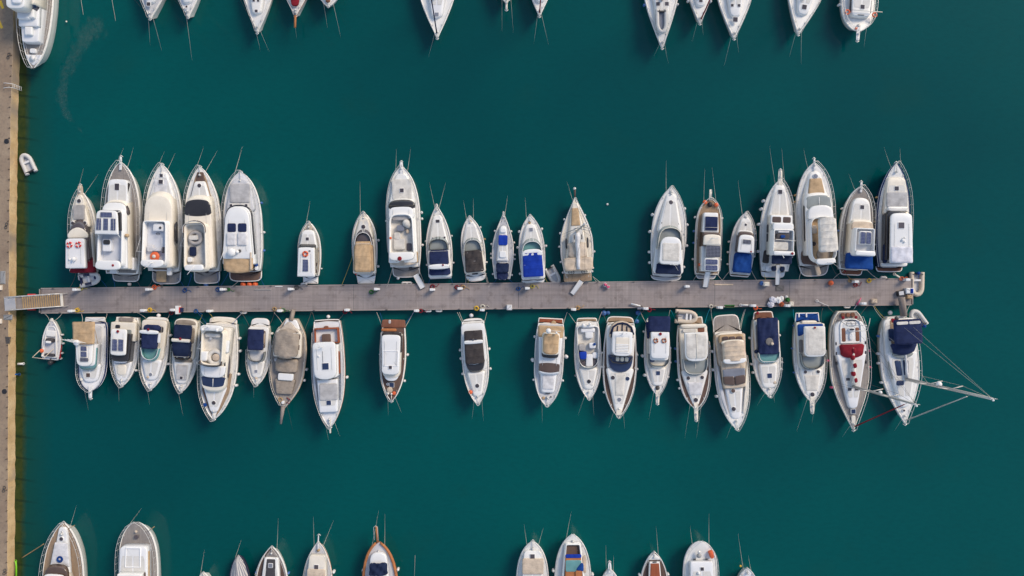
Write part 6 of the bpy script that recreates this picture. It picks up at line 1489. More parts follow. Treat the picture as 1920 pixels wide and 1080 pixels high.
b.slab('foredeck_trunk', 550, 760, 80, 34, 1.6, 1.9, 'white', r1=.9, taper=.15); b.slab('sun_pad', 600, 716, 56, 40, 1.9, 1.97, 'seat', r0=.1, r1=.1); b.hatch(570, 1.95, 26, -50, 'rd'); b.hatch(569, 1.95, 26, 50, 'rd'); b.hatch(745, 1.95, 34, 2, 'rd')
b.pulpit(888, 20, 'cream', z=1.95); b.rail(.35, 1.0, .65, n=18)
for v in (208, 385, 572): b.fender(-1, v, 'fendb', .7)
b.bowlines((1015, 1010), (1128, 960)); b.line(-100, 200, (985, 82), 'ropet'); b.line(98, 190, (1215, 75), 'roped')
# B20 red trimmed sailing yacht
b = Boat(R12, 'sailing_yacht', 'sailing yacht with red sprayhood', 'teak decked sailing yacht with red sprayhood and red furled jib', (160, 272), (197, 1005), 120, 'sailb', (1.2, 1.7), deck='teakg', hull='cream', cat='sailing yacht', group=GB)
b.slab('coachroof', 540, 868, 88, 22, 1.5, 1.95, 'cool', r0=.1, r1=.9, taper=.1); b.slab('mid_coaming', 335, 545, 96, 96, 1.3, 1.8, 'clean', r0=.5, r1=.1)
b.tub('cockpit', 320, 470, 66, 66, 1.35, 1.95, 'clean', 'lgrey', .10, r0=.8, r1=.1, out=.02, zf=1.45)
for sd_ in (-1, 1): b.box('teak_seat', sd_ * 30, sd_ * 54, 375, 460, 1.5, 1.85, 'teakr')
for u in (-44, -14, 16): b.box('stern_hatch', u, u + 24, 284, 308, 1.35, 1.5, 'teakr')
b.wheel(350, 0, 2.1, 30); b.box('helm_console', -14, 18, 378, 402, 1.5, 2.2, 'cool'); b.box('table', -10, 12, 410, 450, 1.5, 2.0, 'clean'); b.box('chart_plotter', -12, 14, 380, 390, 2.2, 2.3, 'glass')
b.canopy(478, 555, 76, 62, 2.5, 'redc', name='sprayhood', ribs=0, r=.2, crown=.3, poles=False, zb=1.5, droop=.3, b1=6)
for u, v in ((-30, 690), (-22, 752), (22, 752)): b.hatch(v, 2.0, 24, u, h2=18)
b.box('mid_hatch', -14, 20, 610, 650, 1.98, 2.08, 'clean'); b.hatch(888, 1.85, 26, 0, mat='glassn', rim='clean'); b.box('bow_hatch', -12, 12, 915, 965, 1.75, 1.85, 'cream')
for sd_ in (-1, 1):
    for v in (460, 520, 580): b.box('porthole', sd_ * 90 - 4, sd_ * 90 + 4, v, v + 20, 1.6, 1.86, 'glass')
    b.ball('life_buoy_bag', 312, sd_ * 40, 1.7, 10, 'redc', .6)
b.pipe('stern_gantry', [(-60, 330, 1.9), (-60, 362, 3.6), (60, 362, 3.6), (60, 330, 1.9)], .04, 'steel'); b.pipe('stern_gantry', [(-62, 395, 3.6), (62, 395, 3.6)], .04, 'steel'); b.pipe('davit', [(50, 340, 3.0), (66, 395, 3.6), (88, 320, 3.4)], .04, 'alu')
b.mast(735, 14.2, 0, 2.0, .16, spr=((.32, 1.3), (.62, 1.0)), furl='redc', furl_top=.90, boom=490, boom_mat='offc', boom_r=.17, rig='roped')
for k_, (u_, v_) in enumerate(((6, 700), (-4, 660), (5, 610), (-5, 560), (4, 515))): b.free('red_fold', [(u_ - 12, v_ - 12), (u_ + 9, v_ - 16), (u_ + 12, v_ + 9), (u_ - 6, v_ + 15)], 2.3, 2.62, 'redc', crown=.05)
b.dome(770, 10, 8.2, 10, h=.3, name='radar_dome')
b.rail(.05, .98, .6, n=20, mid=False); b.anchor(k=1.0)
for v, m in ((570, 'fendp'), (735, 'fendp')): b.fender(-1, v, m, 1.0)
b.fender(1, 520, 'fendp', .9); b.fender(1, 620, 'fendp', .9)
b.bowlines((130, 1040)); b.line(-60, 300, (40, 245), 'roped'); b.line(60, 330, (285, 240), 'roped')
# B21 end sailing yacht
b = Boat(R12, 'sailing_yacht', 'sailing yacht with navy bimini', 'white sailing yacht with large navy bimini and tall mast at the pier end', (464, 305), (514, 965), 118, 'sailb', (1.3, 1.7), deck='white', hull='hull', cat='sailing yacht', group=GB)
b.slab('coachroof', 530, 860, 90, 26, 1.5, 2.0, 'clean', r0=.1, r1=.9, taper=.12); b.slab('cockpit_coaming', 320, 540, 96, 96, 1.35, 1.85, 'white', r0=.3, r1=.1); b.box('cockpit_sole', -60, 60, 325, 470, 1.6, 1.9, 'teakw')
b.box('blue_panel', -74, -22, 378, 452, 1.9, 2.0, 'glassn'); b.ball('rope_heap', 330, -40, 1.8, 16, 'redc', .5); b.ball('rope_heap', 318, -16, 1.8, 14, 'black', .5); b.ball('rope_heap', 345, -52, 1.8, 12, 'tan', .5)
b.canopy(325, 475, 84, 84, 3.9, 'navy', name='bimini', ribs=2, r=.06, crown=.15, zb=1.8, u=2); 
for a_, c_ in ((-72, -2), (4, 74)): b.box('bimini_window', a_, c_, 336, 354, 3.86, 3.93, 'offc')
b.canopy(472, 535, 80, 60, 2.9, 'navy', name='sprayhood', ribs=0, r=.2, crown=.3, poles=False, droop=.4, b1=8); b.slab('hood_window', 530, 556, 66, 50, 2.0, 2.3, 'glassg', r1=.7, b1=5)
for pts in ([(-50, 575), (-14, 575), (-8, 668), (-40, 668)], [(2, 575), (34, 575), (30, 660), (4, 668)]): b.free('deck_window', pts, 2.0, 2.08, 'glassn')
b.free('side_window', [(-84, 575), (-76, 600), (-66, 690), (-74, 660), (-86, 610)], 1.85, 1.98, 'glassg'); b.box('forward_hatch', -46, 0, 698, 728, 2.0, 2.08, 'glassn'); b.hatch(882, 1.8, 14, -4, 'rd')
b.mast(690, 16.4, 14, 2.0, .19, spr=((.30, 1.5), (.56, 1.3)), furl='alu', furl_top=.80, boom=425, boom_mat='padw', boom_r=.11, rig='rope')
b.dome(720, 22, 8.6, 17, h=.4, name='radar_dome'); b.ball('buoy', 282, -22, .6, 14, 'lgrey')
b.rail(.05, .98, .6, n=20, mid=False); b.anchor(k=1.2)
for v in (418, 525, 585, 703): b.fender(-1, v, 'fendb' if v == 418 else 'fend', 1.0)
b.pipe('passerelle', [(30, 190, 1.5), (38, 305, 1.5)], .42, 'teak', n=4)
b.line(-80, 330, (318, 240)); b.line(-70, 320, (325, 240), 'ropey'); b.line(60, 300, (545, 235)); b.bowlines((450, 1000))
# ---- boats cropped by the top edge of the photo
GU = 'boats whose bows come in from the top edge'
GL_ = 'boats whose bows come in from the bottom edge'
b = Boat((0, 0, 7.715), 'motor_yacht', 'big yacht beside the quay', 'big teak decked white yacht moored alongside the quay, top left corner', (575, -1100), (482, 985), 232, 'full', (1.4, 2.1), deck='teakg', group=GU)
b.free('foredeck_plate', [(-120, 790), (120, 790), (60, 900), (0, 950), (-60, 900)], 1.8, 2.12, 'cool'); b.winch(850, 0, 2.1, .3, 'whitep'); b.box('deck_locker', -42, 44, 700, 765, 1.7, 2.3, 'clean')
b.slab('trunk_cabin', -400, 600, 175, 118, 1.3, 2.8, 'cool', r0=.1, r1=.2, b1=8, taper=.06); b.slab('raised_trunk', -300, 375, 150, 140, 2.7, 3.2, 'cool', r0=.1, r1=.1); b.slab('hatch_hood', 385, 500, 52, 50, 2.7, 3.2, 'clean', r0=.2, r1=.2); b.slab('lounge_cover', 130, 265, 88, 84, 3.1, 3.7, 'cool', u=-40, r0=.1, r1=.1); b.slab('seat_cover', 130, 250, 40, 40, 3.1, 3.7, 'clean', u=70, r0=.3, r1=.3)
b.slab('deckhouse', -700, 60, 185, 160, 1.4, 4.2, 'cream', r0=.1, r1=.3); b.slab('windscreen', -200, 88, 165, 140, 3.1, 4.0, 'glassn', r0=.1, r1=.3, b1=6, rake=.3); b.slab('flybridge', -600, 110, 150, 130, 4.1, 5.5, 'clean', r0=.1, r1=.5, u=-10, b1=6); b.slab('upper_seat', -60, 40, 70, 60, 5.5, 5.8, 'cool', u=30)
b.rail(.3, 1.0, .95, n=26); b.rail(.3, .97, .12, side=(1,), off=.35, mid=False, n=10)
b.ball('mooring_buoy', 306, 330, .3, 13, 'cream')
def sail_u(zm, short, label, stern, bow, hw, hatches=(), furl=None, mh=15.5, mv=None, deck='white', cr='clean', cv=None, prof='sail', fb=(1.2, 1.7), line=(), fd=(), rim='hull', name='sailing_yacht', cat='sailing yacht', mast=True, rk=1.2, tubes=()):
    b = Boat(zm, name, short, label, stern, bow, hw, prof, fb, deck=deck, cat=cat, group=GU, rim=rim)
    vv = lambda f: stern[1] + (bow[1] - stern[1]) * f
    b.slab('coachroof', vv(.28), vv(cv or .8), hw * .62, hw * .22, 1.5, 2.0, cr, r0=.1, r1=.9, taper=.12)
    for (u, v, s_, m) in hatches: b.hatch(v, 2.02, s_, u, mat=m)
    if mast: b.mast(mv if mv is not None else -6 * zm[2], mh, 0, 2.0, .13, spr=((.32, rk), (.62, rk * .8)), furl=furl, furl_top=.93, boom=vv(.25), boom_mat='padw')
    b.box('cockpit_sole', -hw * .4, hw * .4, vv(.05), vv(.26), 1.2, 1.32, 'teakw')
    b.rail(.05, .98, .6, n=18, mid=False); b.anchor(k=.9)
    for t in line: b.bowlines(t)
    for sd_, v, m in fd: b.fender(sd_, v, m)
    return b
sail_u(E1, 'first top-row sailboat', 'white sailing boat with blue bow rope, next right of the quay yacht', (1118, -480), (1085, 140), 128, ((-4, 30, 26, 'hatch'),), line=((1088, 310), (1168, 350)), deck='lgrey')
sail_u(E1, 'stub-bowed top boat', 'small stub bowed white boat, second sailboat from the top left', (1352, -440), (1360, 128), 112, ((0, 48, 14, 'hatch'),), line=((1388, 410),), deck='cool')
sail_u(E2, 'top sailboat with two side hatches', 'white sailing boat with twin dark hatches above the long gap left of centre', (326, -500), (316, 240), 124, ((-18, 5, 16, 'hatch'), (14, 5, 16, 'hatch'), (0, 80, 20, 'hatch')), line=((340, 360), (398, 360)), cr='white')
b = sail_u(E2, 'top sailboat with red foredeck cover', 'white sailing boat with red foredeck cover and wooden bowsprit', (602, -430), (592, 118), 118, (), line=((600, 260),), rim='mahog', deck='white'); b.slab('red_cover', -60, 38, 38, 22, 1.9, 2.1, 'redc', r1=.8); b.pipe('bowsprit', [(0, 110, 1.8), (0, 198, 1.9)], .13, 'varn', n=7); b.ball('blue_bag', 100, 0, 1.9, 9, 'navy', .7)
b = sail_u(E2, 'smallest top boat with brown hatch', 'white bow with brown hatch, between red covered sailboat and central sailboat', (835, -480), (828, 48), 118, (), line=((822, 190), (915, 250)), prof='yacht'); b.slab('brown_hatch', -40, 12, 20, 12, 1.9, 2.05, 'teakr', r1=.5)
sail_u(E2, 'top centre sailboat', 'white sailing boat with navy furled jib alone at the top centre', (1608, -520), (1612, 278), 146, ((0, 105, 28, 'hatchg'),), furl='navyd', line=((1553, 400),), cr='cool')
b = sail_u(E3, 'tiny bow at top centre', 'tiny bow pulpit peeking in right of the top centre sailboat', (240, -700), (238, 22), 136, (), line=((198, 260), (298, 270)), prof='yacht', mast=False, name='motor_boat', cat='motor boat'); b.pulpit(88, 12, 'cream', z=1.75)
sail_u(E3, 'top sailboat with red furled jib', 'small white sailing boat with thin red furled jib right of the tiny pulpit', (548, -560), (535, 150), 126, (), furl='redc', line=((487, 380), (612, 385)), mh=12)
b = sail_u(E3, 'top sailboat carrying a dinghy', 'large white sailing yacht carrying a grey dinghy on its foredeck', (1618, -640), (1640, 438), 162, ((-38, 35, 34, 'glassm'), (42, 35, 34, 'glassm'), (-28, 95, 16, 'hatch'), (22, 95, 16, 'hatch')), line=((1568, 500), (1690, 560)), fd=((-1, 50, 'fendb'), (1, 48, 'fend')), mh=18, mv=2, cv=.86, rk=1.7)
sail_u(E4, 'slim top sailboat with red jib', 'slim white sailing boat with red furled jib right of the dinghy carrier', (105, -620), (105, 212), 140, ((0, 5, 30, 'hatch'),), furl='redc', line=((38, 350), (130, 300)), fd=((-1, 20, 'fend'), (1, 20, 'fend')), rk=1.5)
sail_u(E4, 'top sailboat with paired square hatches', 'big white sailing yacht with paired square hatches above one larger hatch', (415, -600), (405, 345), 172, ((-30, 48, 24, 'hatch'), (30, 48, 24, 'hatch'), (0, 172, 40, 'hatch')), line=((320, 560), (440, 450)), cv=.78, mh=16, rk=1.7)
sail_u(E4, 'tilted top sailboat with big hatch', 'white sailing yacht lying slightly askew with one big dark hatch', (1122, -620), (968, 308), 176, ((2, 62, 40, 'hatch'),), line=((892, 480), (990, 540)), cv=.80, mh=16, rk=1.7)
b = Boat(E4, 'motor_boat', 'blunt boat with orange life rings', 'blunt bowed white boat with two orange life rings at the top right', (1515, -430), (1492, 275), 150, 'blunt', (1.2, 1.9), deck='white', hull='hull', group=GU)
b.slab('trunk_cabin', -200, 135, 88, 78, 1.8, 2.5, 'white', r0=.1, r1=.3, b1=5, taper=.06); b.hatch(60, 2.53, 36, 6, name='roof_hatch'); b.box('front_window', -32, 28, 128, 134, 2.2, 2.56, 'glass'); b.box('side_window', -92, -84, -10, 110, 2.0, 2.3, 'glass'); b.box('side_window', 84, 92, -10, 110, 2.0, 2.3, 'glass')
b.ring(115, -118, 2.3, 24, None, ('orange', 'orange')); b.ring(125, 122, 2.3, 24, None, ('orange', 'orange')); b.ball('orange_buoy', 250, -18, 2.0, 12, 'orange', .5)
b.pipe('crossbar', [(-90, 92, 2.8), (175, 95, 2.8)], .04, 'cream'); b.winch(228, 0, r=.16); b.pulpit(358, 18, 'whitep', z=2.0); b.rail(.3, 1.0, .8, n=20); b.bowlines((1542, 400)); b.fender(-1, 62)

# ---- boats cropped by the bottom edge
b = Boat(E5, 'motor_yacht', 'bottom left yacht with blue coil', 'white yacht in the bottom left with a blue hose coil on its foredeck', (545, 1420), (573, 385), 190, 'yacht', (1.3, 2.1), deck='teakw', group=GL_)
b.slab('foredeck_trunk', 1000, 430, 100, 30, 1.9, 2.3, 'clean', r1=.8, taper=.12); b.slab('sun_pad', 775, 570, 84, 56, 2.3, 2.42, 'padw', r0=.1, r1=.1); b.hatch(530, 2.36, 34, 0, 'rd'); b.winch(485, 0, 2.3, .16)
t_ = MB(); x, y = b.U(0, 2.5), b.Y(712, 2.5)
for k in range(3): t_.torus((x + .03 * k, y, 2.48 + .04 * k), .18 + .08 * k, .045, 14, 5)
t_.build('coiled_hose', 'blue', b.root)
b.slab('deckhouse', 1300, 850, 120, 108, 1.9, 3.0, 'cream', r0=.1, r1=.5, b1=10); b.slab('windscreen', 1000, 800, 112, 96, 2.7, 3.1, 'glassb', r1=.5, b1=14, rake=.2); b.slab('roof', 1300, 862, 110, 96, 3.3, 3.5, 'clean', r1=.4, b1=8)
b.rail(.3, 1.0, .8, n=20); b.anchor(k=1.2); b.bowlines((690, 250), (660, 398)) if False else b.bowlines((690, 245)); b.pipe('boat_hook', [(30, 445, 2.1), (110, 400, 2.3)], .03, 'ropeo')
b = Boat(E5, 'motor_yacht', 'bottom yacht with wide grey foredeck', 'round bowed white yacht with grey teak foredeck and boxy white cabin', (1245, 1420), (1232, 378), 176, 'blunt', (1.4, 2.2), deck='teakg', group=GL_)
b.slab('trunk_cabin', 1000, 605, 128, 120, 2.0, 3.0, 'cool', r0=.1, r1=.3, b1=5, taper=.05); b.tub('roof_rim', 790, 612, 70, 68, 2.98, 3.1, 'cool', 'clean', .08, r0=.1, r1=.1, zf=3.02); b.slab('front_window', 900, 835, 118, 112, 3.0, 3.3, 'glassb', r1=.1); b.slab('deckhouse', 1300, 850, 112, 108, 3.0, 3.9, 'white', r0=.1, r1=.1)
b.box('hatch', -20, 20, 530, 498, 2.2, 2.35, 'glassm'); b.ball('windlass', 465, 0, 2.4, 13, 'tanp', .6); b.box('side_panel', 100, 130, 900, 640, 2.4, 2.7, 'tan'); b.pipe('boat_hook', [(110, 460, 2.4), (175, 415, 2.6)], .035, 'ropeo')
b.rail(.3, 1.0, .9, n=24); b.bowlines((1270, 265))
b = Boat(E6, 'motor_boat', 'tiny bottom bow left of the covered boat', 'tiny cream bow poking in left of the striped covered boat', (100, 1000), (95, 495), 90, 'yacht', (1.0, 1.5), deck='cream', group=GL_); b.anchor(k=.7); b.rail(.4, 1.0, .5); b.bowlines((102, 320)); b.slab('foredeck_trunk', 900, 560, 60, 20, 1.3, 1.7, 'white', r1=.9)
b = Boat(E6, 'covered_boat', 'boat under striped grey cover', 'slim boat wrapped in a grey and white striped cover', (396, 900), (380, 350), 92, 'yacht', (.9, 1.3), deck='whitec', hull='navyd', cat='covered boat', group=GL_, rim='dark')
ol_ = [(b.w_at(f * b.L) * .9, f * b.L) for f in [i / 12 for i in range(13)]]
mb_ = MB(); pv = None
for (w_, y_) in ol_:
    q = mb_.ring([(w_ * t, y_, b.z_at(y_) + .1 + .75 * (1 - abs(t)**1.3) * min(1, w_ / .5) + .06 * math.cos(t * 16)) for t in [-1 + 2 * k / 16 for k in range(17)]])
    if pv: mb_.bridge(pv, q, 0, False)
    pv = q
CVM = NM('striped_cover'); sp_ = CVM.n('ShaderNodeSeparateXYZ'); CVM.l(CVM.tc.outputs['Object'], sp_.inputs[0])
fan = CVM.math('DIVIDE', sp_.outputs[0], CVM.math('MAXIMUM', CVM.math('SUBTRACT', b.L * 1.02, sp_.outputs[1]), .4)); wv = CVM.math('SINE', CVM.math('ADD', CVM.math('MULTIPLY', fan, 62), CVM.math('MULTIPLY', CVM.noise(1.2), 5)))
CVM.base(CVM.mix(CVM.ramp(wv, -.5, .7), (.24, .24, .28, 1), (.62, .58, .53, 1))); CVM.set(.8, .2)
mb_.build('striped_cover', CVM.m, b.root); b.bowlines((402, 235))
b = Boat(E6, 'cabin_cruiser', 'bottom boat with black foredeck', 'white and brown cruiser with black tapered foredeck panel', (640, 1000), (655, 285), 138, 'yacht', (1.1, 1.8), deck='teakd', group=GL_)
b.free('bow_teak', [(-50, 365), (50, 365), (0, 300)], 1.7, 1.84, 'teakg'); b.slab('foredeck_trunk', 800, 378, 92, 52, 1.6, 2.0, 'white', r1=.3, taper=.1); b.slab('black_panel', 800, 390, 62, 32, 2.0, 2.04, 'nearblack', r0=.1, r1=.2); b.hatch(438, 2.08, 32, 0, mat='hatchg'); b.rail(.4, 1.0, .6); b.anchor(k=.9); b.bowlines((708, 70)); b.fender(-1, 490, 'fendb', .9); b.fender(1, 485, 'fendb', .9)
b = Boat(E6, 'motor_boat', 'bottom boat with tan pad and hatch', 'white boat with tan foredeck pad and one dark square hatch', (1020, 1000), (1036, 248), 122, 'yacht', (1.1, 1.8), deck='lgrey', rim='varn', group=GL_)
b.slab('trunk_cabin', 800, 362, 86, 66, 1.6, 2.2, 'cream', r0=.1, r1=.25, b1=4, taper=.06); b.hatch(450, 2.24, 34, -4, mat='glassm'); b.box('sun_pad', -76, 70, 620, 470, 2.2, 2.35, 'tanp'); b.winch(310, 0, r=.15, mat='ropeo'); b.rail(.4, 1.0, .7); b.pulpit(195, 6, 'whitep', z=2.0); b.fender(1, 473, k=1.2); b.bowlines((995, 55), (1155, 80))
b = Boat(E6, 'wooden_boat', 'bottom boat with varnished wood rail', 'varnished wood trimmed boat with long bowsprit and crumpled navy cover', (1555, 1000), (1524, 240), 146, 'full', (1.2, 1.9), deck='lgrey', hull='hullwood', rim='varn', cat='wooden boat', group=GL_)
for sd_ in (-1, 1):
    t_ = MB(); t_.tube([(sd_ * (b.w_at(f * b.L) - .10), f * b.L, b.z_at(f * b.L) + .12) for f in [.0, .2, .4, .5, .6, .7, .78, .85, .9, .95, .985]], .15, 6); t_.build('cap_rail', 'varn', b.root)
b.slab('trunk_cabin', 800, 345, 92, 62, 1.7, 2.3, 'clean', r0=.1, r1=.7, b1=6, taper=.08); b.canopy(525, 425, 76, 68, 2.75, 'navyd', name='crumpled_cover', ribs=0, r=.2, crown=.2, poles=False, rough=.08); b.pipe('bowsprit', [(-4, 250, 2.0), (-8, 120, 2.2)], .15, 'varn', n=7); b.pipe('bowsprit_rail', [(-24, 230, 2.5), (-26, 125, 2.6), (-8, 112, 2.6), (6, 125, 2.6), (6, 230, 2.5)], .03, 'steel'); b.winch(320, 0, r=.14)
b.bowlines((1525, 10), (1580, 35)); b.fender(1, 460, k=1.1); b.fender(-1, 462, k=.7)
b = Boat(E7, 'motor_boat', 'bottom boat with beige foredeck pad', 'white boat with beige two part foredeck pad at the bottom centre', (222, 800), (226, 210), 116, 'full', (1.1, 1.8), deck='white', group=GL_)
b.slab('trunk_cabin', 700, 285, 84, 62, 1.6, 2.1, 'white', r0=.1, r1=.4, b1=4); b.hatch(320, 2.14, 32, -2, mat='glassm'); b.box('sun_pad', -74, 78, 448, 338, 2.1, 2.26, 'tanp'); b.rail(.4, 1.0, .7); b.anchor(k=1.1); b.bowlines((165, 100), (300, 120))
b = Boat(E7, 'open_boat', 'bottom open boat with blue interior', 'broad white open boat with brown deck, pale panel and blue tarp inside', (518, 850), (514, 160), 132, 'full', (1.2, 2.0), deck='white', group=GL_)
b.tub('bulwark', 800, 232, 104, 52, 2.0, 2.35, 'white', 'teakd', .10, r0=.1, r1=.3, out=.12, zf=2.02); b.slab('engine_box', 700, 320, 62, 56, 2.0, 2.6, 'varn', r0=.05, r1=.05); b.box('blue_tarp', -56, 58, 332, 308, 2.5, 2.68, 'royal'); b.box('pale_panel', -56, 56, 430, 348, 2.6, 2.66, 'glasst'); b.free('blue_tarp', [(58, 370), (70, 380), (70, 430), (20, 418)], 2.66, 2.78, 'blue'); b.box('wooden_lid', 14, 60, 470, 425, 2.6, 2.8, 'varn'); b.box('side_panel', 70, 94, 440, 320, 2.05, 2.3, 'tanp')
b.winch(210, 0, r=.15); b.rail(.4, 1.0, .6); b.bowlines((500, 10)); b.fender(-1, 408, k=1.1); b.fender(1, 440, k=1.1)
b = Boat(E7, 'motor_boat', 'small bottom boat with pulpit', 'small white pulpit and bow between open boat and brown decked boat', (785, 800), (780, 410), 84, 'yacht', (1.0, 1.6), deck='white', group=GL_); b.pulpit(362, 14, 'clean', z=1.7, rr=.8); b.rail(.4, 1.0, .6); b.bowlines((745, 190) if False else (752, 250), (808, 320))
b = Boat(E7, 'motor_boat', 'bottom boat with mahogany deck', 'white boat with mahogany foredeck panel inside dark surround', (1105, 800), (1100, 288), 102, 'yacht', (1.0, 1.6), deck='teakd', group=GL_)
b.free('bow_plate', [(-50, 345), (50, 345), (0, 298)], 1.5, 1.64, 'white'); b.slab('coaming', 700, 362, 58, 36, 1.5, 1.85, 'white', r0=.1, r1=.1); b.slab('mahogany_panel', 700, 374, 48, 28, 1.85, 1.9, 'mahog', r0=.05, r1=.05); b.box('hatch', -14, 14, 366, 360, 1.8, 1.94, 'glass'); b.rail(.4, 1.0, .5); b.anchor(k=.7); b.bowlines((1115, 120)); b.fender(-1, 445); b.fender(1, 445)
b = Boat(E7, 'motor_yacht', 'bottom round-bowed boat with orange box', 'round bowed white boat with an orange box by its port bow rail', (1432, 800), (1435, 208), 122, 'blunt', (1.3, 2.0), deck='white', group=GL_)
b.slab('trunk_cabin', 700, 360, 82, 80, 1.9, 2.4, 'cool', r0=.1, r1=.15); b.hatch(410, 2.44, 24, 2); b.box('vent', -56, -36, 346, 338, 2.0, 2.1, 'glass'); b.box('vent', 30, 50, 346, 338, 2.0, 2.1, 'glass'); b.ball('windlass', 315, -18, 2.3, 18, 'hullgrey', .7); b.ball('windlass', 290, -18, 2.4, 12, 'steel', .6); b.free('orange_box', [(52, 292), (80, 282), (92, 330), (72, 342)], 2.0, 2.4, 'orange'); b.ball('vent', 440, -24, 2.5, 12, 'whitep')
b.rail(.3, 1.0, .9, n=20); b.bowlines((1358, 110), (1492, 30))
b = Boat(E7, 'motor_boat', 'last bottom bow on the right', 'small bow with grey stains, last one along the bottom edge on the right', (1772, 800), (1770, 405), 92, 'yacht', (1.0, 1.5), deck='cool', group=GL_); b.anchor(k=.7); b.rail(.3, 1.0, .6); b.bowlines((1705, 170), (1778, 320)); b.ball('yellow_buoy', 388, -42, 1.2, 8, 'yellow')

# ================================================================== dinghies
def dinghy(cx, cy, ang, Lm, Wm, z, mat, floor, label, outboard=None, seat=None, hasfloor=True, tilt=0, blue=False):
    p = W(cx, cy, z + .2); r = empty('inflatable_dinghy', (p.x, p.y, z), R(ang - 90)); tag(r, label, 'dinghy')
    tr = Wm * .155; w = Wm / 2 - tr; h = Lm / 2; t = MB(); pts = []
    pts += [(-w, -h, tr * 1.05), (-w, -h * .9, tr * 1.05), (-w, h * .15, tr * 1.05)]
    for k in range(1, 8):
        a = math.pi * (1 - k / 8); pts.append((w * math.cos(a), h * .15 + (h * .85 - tr) * math.sin(a), tr * 1.05 + .1 * math.sin(a)))
    pts += [(w, h * .15, tr * 1.05), (w, -h * .9, tr * 1.05), (w, -h, tr * 1.05)]
    t.tube(pts, tr, 9); t.build('tube', mat, r)
    m = MB(); ol = [(-w, -h * .85)] + [(q[0] * .95, q[1] * .98) for q in pts[2:11]] + [(w, -h * .85)]
    a = m.ring([(x, y, .10) for x, y in ol]); m.cap(a); m.build('floor', floor, r)
    m = MB(); m.box(-w, w, -h * .86, -h * .78, .08, tr * 2.1); m.build('transom', 'dark' if not blue else 'navy', r)
    for f in (seat or ()):
        m = MB(); m.box(-w, w, h * f - .11, h * f + .11, tr * 1.3, tr * 1.7); m.build('bench', 'whitep' if not blue else 'padw', r)
    for s_ in (-1, 1):
        m = MB(); m.tube([(s_ * (w + tr * .95), -h * .6, tr * 1.3), (s_ * (w + tr * 1.0), h * .2, tr * 1.3)], .018, 4); m.build('grab_line', 'ropeb' if blue else 'roped', r)
    if blue:
        for s_ in (-1, 1):
            m = MB(); m.tube([(s_ * w, -h * .5, tr * 1.12), (s_ * w, h * .1, tr * 1.12)], tr * .98, 8); m.build('blue_patch', 'navy', r)
        m = MB(); m.lathe([(0, tr), (w * .55, tr + .03), (w * .5, tr * 1.9), (0, tr * 2)], (0, h * .82 - tr, 0), 8); m.build('bow_patch', 'navy', r)
    if outboard:
        m = MB(); m.lathe([(.08, -.3), (.1, .1), (.17, .2), (.18, .45), (.12, .55), (0, .58)], (0, -h * .92, .3), 10); m.tube([(0, -h * .9, .7), (0, -h * .5, .75)], .035, 5); m.build('outboard_engine', outboard, r)
    return r
dinghy(52, 306.5, 114, 2.5, 1.55, .02, 'rubber', 'lgrey', 'small empty white dinghy floating alone beside the quay', seat=(.1,))
dinghy(170, 523, 12, 2.5, 1.6, .75, 'rubber', 'cool', 'blue and white dinghy lying across the stern of the leftmost yacht', blue=True, seat=(-.1,))
dinghy(1038, 517.5, -61, 2.4, 1.35, .02, 'rubber', 'lgrey', 'grey white dinghy squeezed between blue canopy cruiser and cream yacht', seat=(-.2,))
dinghy(1287, 594, -4, 2.6, 1.65, 1.15, 'rubberc', 'lgrey', 'cream dinghy resting across a stern platform below the pier', 'dark', seat=(0.0, .35))
dinghy(1718, 533.5, -91, 2.9, 1.75, .05, 'rubberc', 'lgrey', 'cream dinghy with blue engine tied at the right pier end', 'blue', seat=(-.35,))
dinghy(1719, 597, 126, 2.4, 1.55, .7, 'rubber', 'offc', 'white dinghy hanging off the stern of the navy bimini sailing yacht', 'blue')
dinghy(1240.5, 41, -89, 2.8, 1.45, 2.1, 'rubber', 'hatchg', 'grey floored dinghy stowed on the foredeck of a top row sailboat')

# ================================================================== things on and beside the pier
def at(x, y, z=PZ): return W(x, y, z)
near = {}
def pedestal(x, y, lab, rz=0, mat='whitep', w=.54, d=.27, h=.9):
    r = empty('service_pedestal', at(x, y, PZ + h * .6) * 1, R(rz)); r.location.z = PZ + .05; tag(r, lab, 'service pedestal', 'white service pedestals along the pier')
    def sl(n, x0, x1, y0, y1, z0, z1, m):
        t = MB(); ol = outline(y0, y1, (x1 - x0) / 2, (x1 - x0) / 2, .08, .08, 0, 0, (x0 + x1) / 2); a = t.ring([(p, q, z0) for p, q in ol]); b_ = t.ring([(p, q, z1 - .05) for p, q in ol]); c = t.ring([(p, q, z1) for p, q in inset(ol, .04)]); t.bridge(a, b_); t.bridge(b_, c); t.cap(c); t.build(n, m, r)
    sl('body', -w / 2, w / 2, -d / 2, d / 2, 0, h, mat); sl('lid', -w / 2 - .03, w / 2 - .16, -d / 2 - .02, d / 2 + .02, h - .1, h + .06, 'clean'); sl('socket_panel', -.1, .1, d / 2, d / 2 + .03, .4, .7, 'dark')
    return r
U_ = [(144, 543, 'pedestal by the blue and white dinghy', 0), (280, 542.5, 'pedestal by the yacht with orange float', 0), (419, 542.5, 'pedestal right of the three orange buoys\' left ropes', 0), (546, 542, 'pedestal left of the life ring roof boat', 0), (707, 542, 'pedestal over the small green stain', 0), (811, 543, 'pedestal with red hose above the pier middle', 0), (863, 541, 'pedestal left of the charcoal canopy stern', 0), (989, 540.5, 'pedestal at the stern of the bright blue canopy boat', 0), (1288, 537, 'pedestal between ivory roofed cruiser and trawler', 0), (1604, 528, 'pedestal with brown hose under the blue aft canopy yacht', 0), (1700, 524.5, 'pedestal closest to the cream dinghy', 0)]
for x, y, l, a in U_: pedestal(x, y, 'white ' + l, a)
